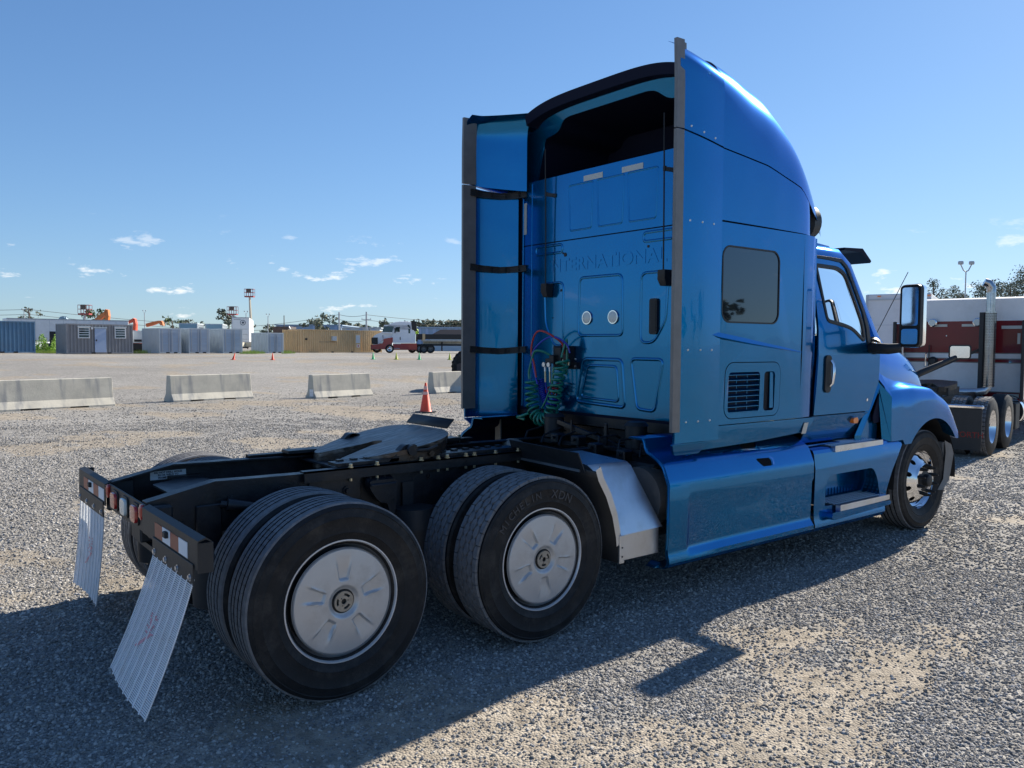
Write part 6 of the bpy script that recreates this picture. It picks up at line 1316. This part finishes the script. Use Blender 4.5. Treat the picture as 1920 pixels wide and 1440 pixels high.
pole(503, 180, 7.0, 'galv', 'small twin light pole above the lone mini container', 'light pole', lamp=True, name='light_pole', r=.12)
pole(272, 190, 8.0, 'galv', 'small twin light pole left of the low orange arm', 'light pole', lamp=True, name='light_pole', r=.12); pole(47, 150, 6.6, 'galv', 'small twin light just left of the wooden pole', 'light pole', lamp=True, name='light_pole', r=.10)
pole(1805, 48, 6.2, 'galv', 'tall twin floodlight pole above the second truck', 'light pole', lamp=True, name='light_pole', r=.05)
def wire(pts, label, r=.022):
    b = B(); V = []
    for (pa, Da, ha), (pb, Db, hb) in zip(pts, pts[1:]):
        a = far(pa, Da); c = far(pb, Db); a.z = ha; c.z = hb
        for k in range(10): t_ = k/10; p = a.lerp(c, t_); p.z -= .35*4*t_*(1-t_); V.append(p)
    b.tube(V, r, 4); o = b.obj('power_line', 'wood', None, smooth=0); o['label'] = label; o['category'] = 'power line'; o['group'] = 'power lines'
wire([(-260, 150, 7.9), (56, 150, 7.7), (450, 165, 5.0), (636, 150, 7.1), (687, 150, 7.1), (900, 170, 6.4)], 'topmost of the power lines crossing above the containers', .035)
wire([(-260, 150, 6.9), (56, 150, 6.8), (450, 165, 4.1), (636, 150, 6.2), (687, 150, 6.1), (900, 170, 5.6)], 'second power line, just below the topmost one', .035)
# machines behind the containers -------------------------------------------------------
def arm_machine(px, D, pts, w0, m, label, name='excavator'):
    t = empty(name, far(px, D), YAW-math.pi/2, label, 'excavator'); s_ = D/1518.
    P = [((a-px)*s_, .0, (661-c)*s_+.0) for a, c, _ in pts]; b = B()
    for (p, q, w1, w2) in zip(P, P[1:], [x[2] for x in pts], [x[2] for x in pts][1:]):
        a = Vector(p); c = Vector(q); d = (c-a).normalized(); u = Vector((-d.z, 0, d.x)); V = []
        for pt, w_ in ((a, w1*s_), (c, w2*s_)):
            for y in (-.25, .25): V += [pt+u*w_/2+Vector((0, y, 0)), pt-u*w_/2+Vector((0, y, 0))]
        b.add(V, [(0, 1, 3, 2), (4, 6, 7, 5), (0, 4, 5, 1), (2, 3, 7, 6), (0, 2, 6, 4), (1, 5, 7, 3)])
    b.obj('boom_arm', m, t); b = B(); b.box(-1.2, 1.2, -1.0, 1.0, .9, 2.3, .1); b.obj('machine_body', m, t); b = B(); b.box(-1.8, 1.8, -1.2, 1.2, 0, .9, .2); b.obj('track', 'plast', t)
    return t
arm_machine(196, 96, [(178, 608, 5), (190, 598, 8), (200, 590, 5), (203, 584, 5), (203.5, 596, 7), (202, 608, 5)], 1, 'exc_orange', 'orange excavator with its folded arm above the taupe office')
arm_machine(250, 92, [(239, 608, 4), (248, 604, 5), (254, 600, 3.5), (255, 610, 5), (254, 622, 6)], 1, 'exc_red', 'red-orange excavator arm right of the taupe office')
arm_machine(288, 100, [(276, 613, 6), (290, 609, 6), (300, 606, 4), (305, 606, 3), (305, 613, 6)], 1, 'exc_orange', 'low orange excavator arm above the first mini container')
arm_machine(122, 98, [(113, 606, 5), (119, 600, 7), (124, 600, 6), (127, 606, 6)], 1, 'cont_teal', 'teal machine showing above the long pale trailer', 'compressor')
def lift(px, D, h, m, label, lean=0., bw=1.8):
    t = empty('boom_lift', far(px, D), YAW-math.pi/2, label, 'boom lift', 'raised boom lifts')
    b = B(); b.tube([(lean, 0, .8), (lean*.3, 0, h*.55), (0, 0, h-.1)], [.28, .20, .14], 6); b.obj('boom', m, t)
    b = B(); b.box(-bw/2, bw/2, -.4, .4, h-.14, h+.04); b.obj('basket_floor', 'lift_red', t)
    b = B()
    for x in np.linspace(-bw/2, bw/2, 5):
        for y in (-.4, .4): b.tube([(x, y, h), (x, y, h+1.05)], .025, 4)
    for z in (h+.55, h+1.05):
        b.tube([(-bw/2, -.4, z), (bw/2, -.4, z)], .03, 4); b.tube([(-bw/2, .4, z), (bw/2, .4, z)], .03, 4); b.tube([(-bw/2, -.4, z), (-bw/2, .4, z)], .03, 4); b.tube([(bw/2, -.4, z), (bw/2, .4, z)], .03, 4)
    b.obj('basket_rail', 'lift_red', t); b = B(); b.box(-.3, .3, -.45, -.25, h+.5, h+1.1, .03); b.obj('control_box', 'wood', t)
    b = B(); b.box(-1.5+lean, 1.5+lean, -1.1, 1.1, .5, 1.5, .1); b.obj('chassis', 'lift_cream', t)
    return t
lift(469, 120, 8.0, 'lift_cream', 'tallest raised boom lift, cream boom with a red basket', .5, 1.3); lift(437, 118, 5.3, 'galv', 'lower raised lift with a red basket above the mini containers', .0, 1.35)
lift(161, 100, 4.55, 'galv', 'grey work platform with railings above the long pale trailer', -1.2, 1.35)
# trees ----------------------------------------------------------------------------------
def crown_mesh(n, rx, ry, rz, leaf, rnd, clumps=9, flat=.5):
    """leaf-sized faces gathered in uneven clumps"""
    C_ = [(rnd.gauss(0, .45)*rx, rnd.gauss(0, .45)*ry, (rnd.random()*1.5-.7)*rz*flat*1.4, rnd.uniform(.28, .55)) for _ in range(clumps)]; V = []; Fc = []
    for i in range(n):
        cx, cy, cz, cr = C_[rnd.randrange(clumps)]; d = Vector((rnd.gauss(0, 1), rnd.gauss(0, 1), rnd.gauss(0, 1))).normalized()*(rnd.random()**.5)
        p = Vector((cx+d.x*cr*rx, cy+d.y*cr*ry, cz+d.z*cr*rz*.62)); s_ = leaf*rnd.uniform(.5, 1.3); q = Matrix.Rotation(rnd.uniform(0, 6.3), 3, Vector((rnd.gauss(0, 1), rnd.gauss(0, 1), rnd.gauss(0, 1))).normalized())
        o = len(V); V += [p+q @ Vector(v) for v in ((-s_, -s_*.5, 0), (s_, -s_*.6, 0), (s_*.7, s_*.6, s_*.3), (-s_*.6, s_*.5, -s_*.2))]; Fc.append((o, o+1, o+2, o+3))
    return V, Fc
def tree(px, D, h, wdt, label, m='leaf_far', seed=0, n=420, leaf=None, group='trees beyond the lot', trunk_h=.55):
    rnd = random.Random(seed); t = empty('tree', far(px, D), rnd.uniform(0, 6), label, 'tree', group)
    b = B(); b.tube([(0, 0, -1), (.1, 0, h*trunk_h*.6), (rnd.uniform(-.3, .3), rnd.uniform(-.3, .3), h*.86)], [h*.022+.05, h*.016+.03, .05], 6)
    for k in range(4):
        a = rnd.uniform(0, 6.3); z = h*(trunk_h-.05+.1*k); b.tube([(0, 0, z), (math.cos(a)*wdt*.28, math.sin(a)*wdt*.28, z+h*.10)], [h*.008+.02, .03], 5)
    b.obj('trunk', 'wood', t)
    V, Fc = crown_mesh(n, wdt/2, wdt/2, h*(1-trunk_h)*.62, leaf or wdt*.06, rnd); V = [v+Vector((0, 0, h*(.5+trunk_h/2))) for v in V]; mobj('crown', V, Fc, m, t, smooth=0)
i = 0
for px, h, w_, D in ((604, 15.5, 9, 260), (615, 8.5, 8, 270), (626, 9, 9, 270), (641, 10, 9, 275), (652, 9.5, 8, 270), (664, 10.5, 9, 270), (675, 10, 9, 275), (688, 10.5, 9, 280), (700, 8.5, 8, 280), (732, 12, 8, 270), (784, 12.5, 9, 270), (798, 12, 9, 270), (812, 12.5, 10, 280), (824, 12.5, 9, 275), (842, 13.5, 12, 275), (858, 12, 9, 275), (872, 12.5, 9, 275), (890, 12, 10, 275)):
    tree(px, D, 9.0+(h-11)*.45, w_, 'pine in the far treeline beyond the warehouses', seed=i+50, n=240, leaf=.55, group='far treeline beyond the warehouses', trunk_h=.35); i += 1
tree(595, 130, 5.2, 3.6, 'rounded dark tree in front of the pale warehouse', 'leaf_far', 3, 350, .22); tree(183, 105, 5.6, 2.6, 'green tree behind the orange excavator arm', 'leaf', 4, 500, .16)
tree(58, 160, 8.0, 3.5, 'scraggly tree at the foot of the wooden pole', 'leaf_far', 5, 160, .25); tree(323, 110, 4.7, 3.2, 'thin-leaved young tree left of the first high container', 'leaf', 6, 130, .16); tree(430, 130, 6.6, 4.0, 'dark bushy tree between the high containers and the lower lift', 'leaf_far', 7, 420, .22)
tree(360, 130, 5.2, 6, 'low bushes above the first high container', 'leaf_far', 9, 200, .22); tree(500, 200, 5.6, 6, 'low dark bushes right of the white box trailer', 'leaf_far', 11, 300, .3)
for px, h, w_, D, sd_ in ((1748, 10.6, 5.0, 95, 21), (1783, 9.2, 4.2, 100, 22), (1822, 8.9, 4.2, 92, 23), (1842, 9.3, 4.0, 90, 24), (1868, 9.2, 4.6, 92, 25), (1893, 10.3, 5.4, 90, 26), (1915, 10.8, 6, 86, 27), (1950, 11, 7, 88, 28)):
    tree(px, D, h, w_, {1748: 'rounded tree between the white box trailer and the floodlight pole', 1783: 'low tree just left of the floodlight pole', 1822: 'tree just right of the floodlight pole', 1842: 'tree directly left of the exhaust stack', 1868: 'tree directly right of the exhaust stack', 1893: 'tall spreading tree right of the exhaust stack', 1915: 'tallest tree at the right edge of the photo', 1950: 'tree cut off by the right edge of the photo'}[px], 'leaf_far', sd_, 1500, .10, 'trees behind the second truck', .45)
def bush(px, D, h, w_, label, m, n, seed, leaf=.07):
    rnd = random.Random(seed); t = empty('bush', far(px, D), 0, label, 'bush')
    b = B()
    for k in range(5): b.tube([(rnd.uniform(-w_*.3, w_*.3), 0, -.1), (rnd.uniform(-w_*.4, w_*.4), 0, h*.8)], .02, 4)
    b.obj('stems', 'wood', t, kind='stuff'); V, Fc = [], []
    for i in range(n):
        u = rnd.uniform(-.5, .5); hh = h*(.65+.35*math.sin(u*9+seed)); z = rnd.random()**.8*hh; s_ = leaf*rnd.uniform(.6, 1.5); q = Matrix.Rotation(rnd.uniform(0, 6), 3, Vector((rnd.gauss(0, 1), rnd.gauss(0, 1), rnd.gauss(0, 1))).normalized()); o = len(V); p = Vector((u*w_, rnd.uniform(-.6, .6), z))
        V += [p+q @ Vector(v) for v in ((-s_, 0, 0), (0, -s_*.4, 0), (s_, 0, 0), (0, s_*.4, s_*.2))]; Fc.append((o, o+1, o+2, o+3))
    mobj('leaves', V, Fc, m, t, smooth=0)
bush(86, 73.5, 1.75, 1.6, 'bright green leafy bush between the blue and taupe containers', 'leaf_bright', 1500, 3); bush(76, 74.5, 1.2, 1.0, 'darker bush left of the bright green one', 'leaf', 700, 5)
def grass(px0, px1, D, label):
    V, Fc = [], []; a = far(px0, D); c = far(px1, D); n = int((c-a).length*260)
    for i in range(n):
        p = a.lerp(c, random.random())+F_*random.uniform(-1.0, 2.5); h = random.uniform(.15, .42); d = Vector((random.uniform(-.1, .1), random.uniform(-.1, .1), 0)); p.z = ground_z(p.x, p.y); o = len(V)
        V += [p-R0*.02, p+R0*.02, p+d+Vector((0, 0, h))]; Fc.append((o, o+1, o+2))
    o = mobj('grass', V, Fc, 'grassm', None, smooth=0, kind='stuff'); o['label'] = label; o['category'] = 'grass'
grass(66, 104, 72, 'strip of grass between the blue and taupe containers'); grass(249, 269, 74, 'grass between the taupe office and the first mini container'); grass(454, 483, 77, 'grass in front of the white box trailer'); grass(531, 542, 80, 'grass tuft left of the tan container')
# ---------------------------------------------------------------- second truck at the right
p0 = far(1866, 14.2); YA = math.radians(10)
rt = empty('semi_truck', p0+Matrix.Rotation(YA, 3, 'Z') @ Vector((0, 1.225, 0)), YA, 'maroon and white sleeper truck with a chrome exhaust stack at the right edge', 'truck')
RW = 3.05
def rbox(nm, m, *a, **k): b = B(); b.box(*a, **k) if False else b.box(*a[:6], *(a[6:])); return b.obj(nm, m, rt)
zA, zB = .83, 2.92
for z0, z1, m in ((zA, .98, 'maroon'), (.98, 1.58, 'white'), (1.595, 1.66, 'maroon'), (1.675, 1.775, 'white'), (1.79, 2.46, 'maroon'), (2.46, zB, 'white')):
    b = B(); b.prism(rrect(RW, RW+3.4, -1.2, 1.2, .12, 5), lambda u, v, w_: (u, v, w_), z0, z1); o = b.obj('sleeper_band', m, rt, smooth=40); o['label'] = m+' band of the sleeper'
for z in (1.5875, 1.6675, 1.7825, .98):
    b = B(); b.prism(rrect(RW-.003, RW+3.4, -1.203, 1.203, .12, 5), lambda u, v, w_: (u, v, w_), z-.010, z+.010); b.obj('pinstripe', 'gasket', rt, smooth=40)
b = B(); secs = [[(RW+k, v*(1-k*.05), zB+h) for v in np.linspace(-1.15, 1.15, 13)] for k, h in ((0.05, 0), (.2, .035), (3.2, .06))]; b.loft(secs); b.obj('sleeper_roof', 'white', rt, smooth=50)
b = B(); b.prism(rrect(RW+3.4, RW+5, -1.1, 1.1, .1, 4), lambda u, v, w_: (u, v, w_), .9, 2.5); b.box(RW+5, RW+6.8, -.9, .9, .8, 1.7, .15); b.obj('cab_and_hood', 'maroon', rt)
for y in (-1.21, 1.21):
    b = B(); b.box(RW-.45, RW+.02, y-.02, y+.02, .86, 2.42, .01); b.obj('side_extender', 'chrome', rt); b = B(); b.box(RW-.53, RW-.45, y-.03, y+.03, .85, 2.45, .01); b.obj('extender_rubber', 'plast', rt)
for y in (-.30, .56):
    b = B(); b.lathe([(0, -.12), (.06, -.115), (.088, -.10), (.088, -.09), (.06, -.03), (.03, 0)], lambda u, v, w_: (RW+w_, y+u, 2.43+v), 20); b.obj('work_lamp', 'chrome', rt, smooth=50); b = B(); b.disc((RW-.125, y, 2.43), (-1, 0, 0), .07, .01, 20); b.obj('lamp_glass', 'white_lens', rt)
for y, z, w_, h in ((-.95, 2.34, .44, .05), (-.12, 2.385, .26, .04), (.42, 2.385, .26, .04), (-.88, .93, .40, .06)):
    b = B(); b.box(RW-.010, RW-.003, y-w_/2, y+w_/2, z-h, z+h*.3); b.obj('reflective_strip', 'tape', rt)
b = B(); b.box(RW-.012, RW-.003, -1.07, -1.02, 1.98, 2.20); b.obj('reflective_strip', 'tape', rt)
for y, z in ((-.62, 2.2), (-.62, 2.08), (-.62, 1.95), (.78, 2.2), (.78, 2.1), (.3, 2.15)):
    b = B(); b.disc((RW-.001, y, z), (-1, 0, 0), .012, .008, 8); b.obj('rivet', 'alu', rt)
b = B(); b.tube([(RW-.06, .62, 1.35), (RW-.06, .62, 1.95)], .012, 6); b.obj('hand_rail', 'plast', rt); b = B(); b.tube([(RW, .68, 1.45), (RW-.08, .68, 1.5), (RW-.08, .68, 1.75), (RW, .68, 1.80)], .013, 6); b.obj('grab_handle', 'chrome', rt); b = B(); b.disc((RW-.02, .55, 1.6), (-1, 0, 0), .10, .06, 16, .06); b.obj('hose_rest', 'plast', rt)
# exhaust stack with perforated guard
ex, ey = RW-.50, -.62
b = B(); b.tube([(ex, ey, 1.1), (ex, ey, 3.0), (ex, ey, 3.12), (ex-.03, ey+.05, 3.20), (ex-.06, ey+.12, 3.235)], [.085, .085, .085, .085, .082], 20); b.obj('exhaust_stack', 'stack', rt, smooth=60)
b = B(); b.tube([(ex, ey, 1.10), (ex-.02, ey+.05, 1.02), (ex-.08, ey+.20, .99), (ex-.14, ey+.50, .99), (ex-.2, ey+.70, .93), (ex-.2, ey+.76, .80)], .075, 16); b.obj('exhaust_elbow', 'alu', rt, smooth=60)
b = B(); R3 = .112
for j in range(46):
    for i in range(16):
        a = 2*math.pi*(i+.5*(j % 2))/16; z = 1.12+j*.0325
        q = [(a-.14, z), (a+.14, z), (a+.14, z+.019), (a-.14, z+.019)]; 
        b.add([(ex+R3*math.cos(t), ey+R3*math.sin(t), h) for t, h in q], [(0, 1, 2, 3)])
b.obj('guard_slot', 'dark', rt, smooth=0, kind='stuff'); b = B(); b.lathe([(R3-.005, 1.1), (R3-.005, 2.63)], lambda u, v, w_: (ex+u, ey+v, w_), 32); b.obj('heat_guard', 'stack', rt, smooth=60)
b = B(); b.box(ex-.04, ex+.06, ey+.11, ey+.19, .82, 2.62); b.obj('stack_post', 'plast', rt); b = B(); b.bar((ex, ey+.2, 1.85), (ex-.9, ey+1.6, 1.05), .04, .05); b.obj('stack_brace', 'plast', rt)
# chassis and wheels of the second truck
for sg in (-1, 1):
    b = B(); b.box(-1.1, RW+5, sg*.35, sg*.43, .75, 1.0); b.obj('frame_rail', 'black', rt)
simple_wheel(rt, 0, -1.08, .515, .28, -1, rimm='chrome'); simple_wheel(rt, 1.32, -1.08, .515, .28, -1, rimm='chrome'); simple_wheel(rt, 0, -.73, .515, .28, -1); simple_wheel(rt, 0, .73, .515, .28, -1); simple_wheel(rt, 0, 1.08, .515, .28, -1); simple_wheel(rt, 1.32, 1.08, .515, .28, -1); simple_wheel(rt, 6.4+RW-1.2, -1.0, .515, .28, -1, rimm='chrome')
for yc in (-1.08, -.73, .73):
    for xc in (0,):
        b = B()
        for k in range(44):
            a = 2*math.pi*k/44
            for j in range(4):
                y0 = yc-.115+.06*j; da = .5*(j % 2)*2*math.pi/44
                q = [(a+da-.055, y0), (a+da+.055, y0), (a+da+.055, y0+.05), (a+da-.055, y0+.05)]
                b.add([(xc+.512*math.cos(t), y, .515+.512*math.sin(t)) for t, y in q]+[(xc+.524*math.cos(t), y, .515+.524*math.sin(t)) for t, y in q], [(4, 5, 6, 7), (0, 1, 5, 4), (1, 2, 6, 5), (2, 3, 7, 6), (3, 0, 4, 7)])
        b.obj('tread_block', 'tread', rt, smooth=0, kind='stuff')
b = B(); b.box(-.86, -.84, -1.22, -.52, .16, .86); mf_ = b.obj('mud_flap', 'plast', rt)
text('flap_lettering', 'KENWORTH', .135, 'maroon', mf_, Matrix.Translation((-.865, -.87, .42)) @ Matrix(((0, 0, -1, 0), (-1, 0, 0, 0), (0, 1, 0, 0), (0, 0, 0, 1))), ext=.002, off=.001)
b = B(); b.box(-.875, -.80, -1.24, -.43, .86, .93, .02); b.obj('flap_hanger', 'chrome', rt); b = B(); b.box(-.86, -.84, .50, 1.22, .16, .86); b.obj('mud_flap', 'plast', rt)
b = B(); b.tube([(RW-.35, -.93, .62), (RW+1.2, -.93, .62)], .30, 28); b.obj('fuel_tank', 'chrome', rt, smooth=40)
for x in (RW-.1, RW+.5): b = B(); b.tube([(x, -.93, .62), (x+.05, -.93, .62)], .306, 28); b.obj('tank_strap', 'plast', rt, smooth=40)
b = B(); b.box(2.1, 2.5, -1.2, -.6, .3, .82, .02); b.obj('battery_box', 'plast', rt)
fo = rpoly([(-.45, .25), (-.45, .35), (.0, .46), (.30, .40), (.42, 0), (.30, -.40), (.0, -.46), (-.45, -.35), (-.45, -.25), (-.05, -.05), (-.05, .05)], .06)
b = B(); b.prism(fo, lambda u, v, w_: (.75+u, v, 1.22+.12*u+w_), -.10, 0); b.obj('fifth_wheel_plate', 'steel', rt, smooth=20); b = B(); b.box(.4, 1.2, -.4, .4, 1.0, 1.15); b.obj('fifth_wheel_base', 'black', rt)
b = B(); b.tube([(.1, 1.0, 1.0), (.4, .6, 1.02), (.9, .55, 1.0)], .06, 10); b.box(-.1, .6, .45, 1.1, .92, 1.0); b.obj('pipework', 'black', rt)
# white van body standing between the two trucks
yw, L_ = bearing(1620, 27, 1742, 26)
t = empty('box_trailer', far(1620, 27), yw, 'plain white box trailer between the blue truck and the maroon one', 'trailer')
b = B(); b.box(0, L_, 0, 9, .9, 3.62, .03); b.obj('trailer_body', 'white', t)
for x in (.0, L_*.80): b = B(); b.box(x, x+.07, -.03, .0, .9, 3.6); b.obj('door_post', 'cont_white', t)
for z in (3.42, 1.0): b = B(); b.box(.07, L_, -.03, .0, z, z+.05); b.obj('door_rail', 'cont_white', t)
for z in (1.9, 2.6): b = B(); b.box(.07, L_, -.012, .0, z, z+.012); b.obj('panel_joint', 'cont_white', t)
for px in (1640, 1722): b = B(); b.box((px-1620)/1518*27, (px-1620)/1518*27+.1, -.05, .0, 3.53, 3.57); b.obj('marker_lamp', 'amber', t)
simple_wheel(t, .6, 1.2, .5, .3, -1)
# things that stand behind the photographer and show in the paint and glass ----------------
def back(az, D): x = CAM.x+D*math.cos(math.radians(az)); y = CAM.y+D*math.sin(math.radians(az)); return Vector((x, y, ground_z(x, y)))
for i in range(26):
    az = -150+4.6*i+random.uniform(-1, 1); rnd = random.Random(300+i); h = rnd.uniform(7, 12); t = empty('tree', back(az, 120+rnd.uniform(-10, 15)), 0, 'tree in the line behind the photographer, outside the view', 'tree', 'trees behind the photographer')
    b = B(); b.tube([(0, 0, -1), (0, 0, h*.8)], [.25, .08], 6); b.obj('trunk', 'wood', t); V, Fc = crown_mesh(160, 4.5, 4.5, h*.4, .55, rnd); mobj('crown', [v+Vector((0, 0, h*.6)) for v in V], Fc, 'leaf_far', t, smooth=0)
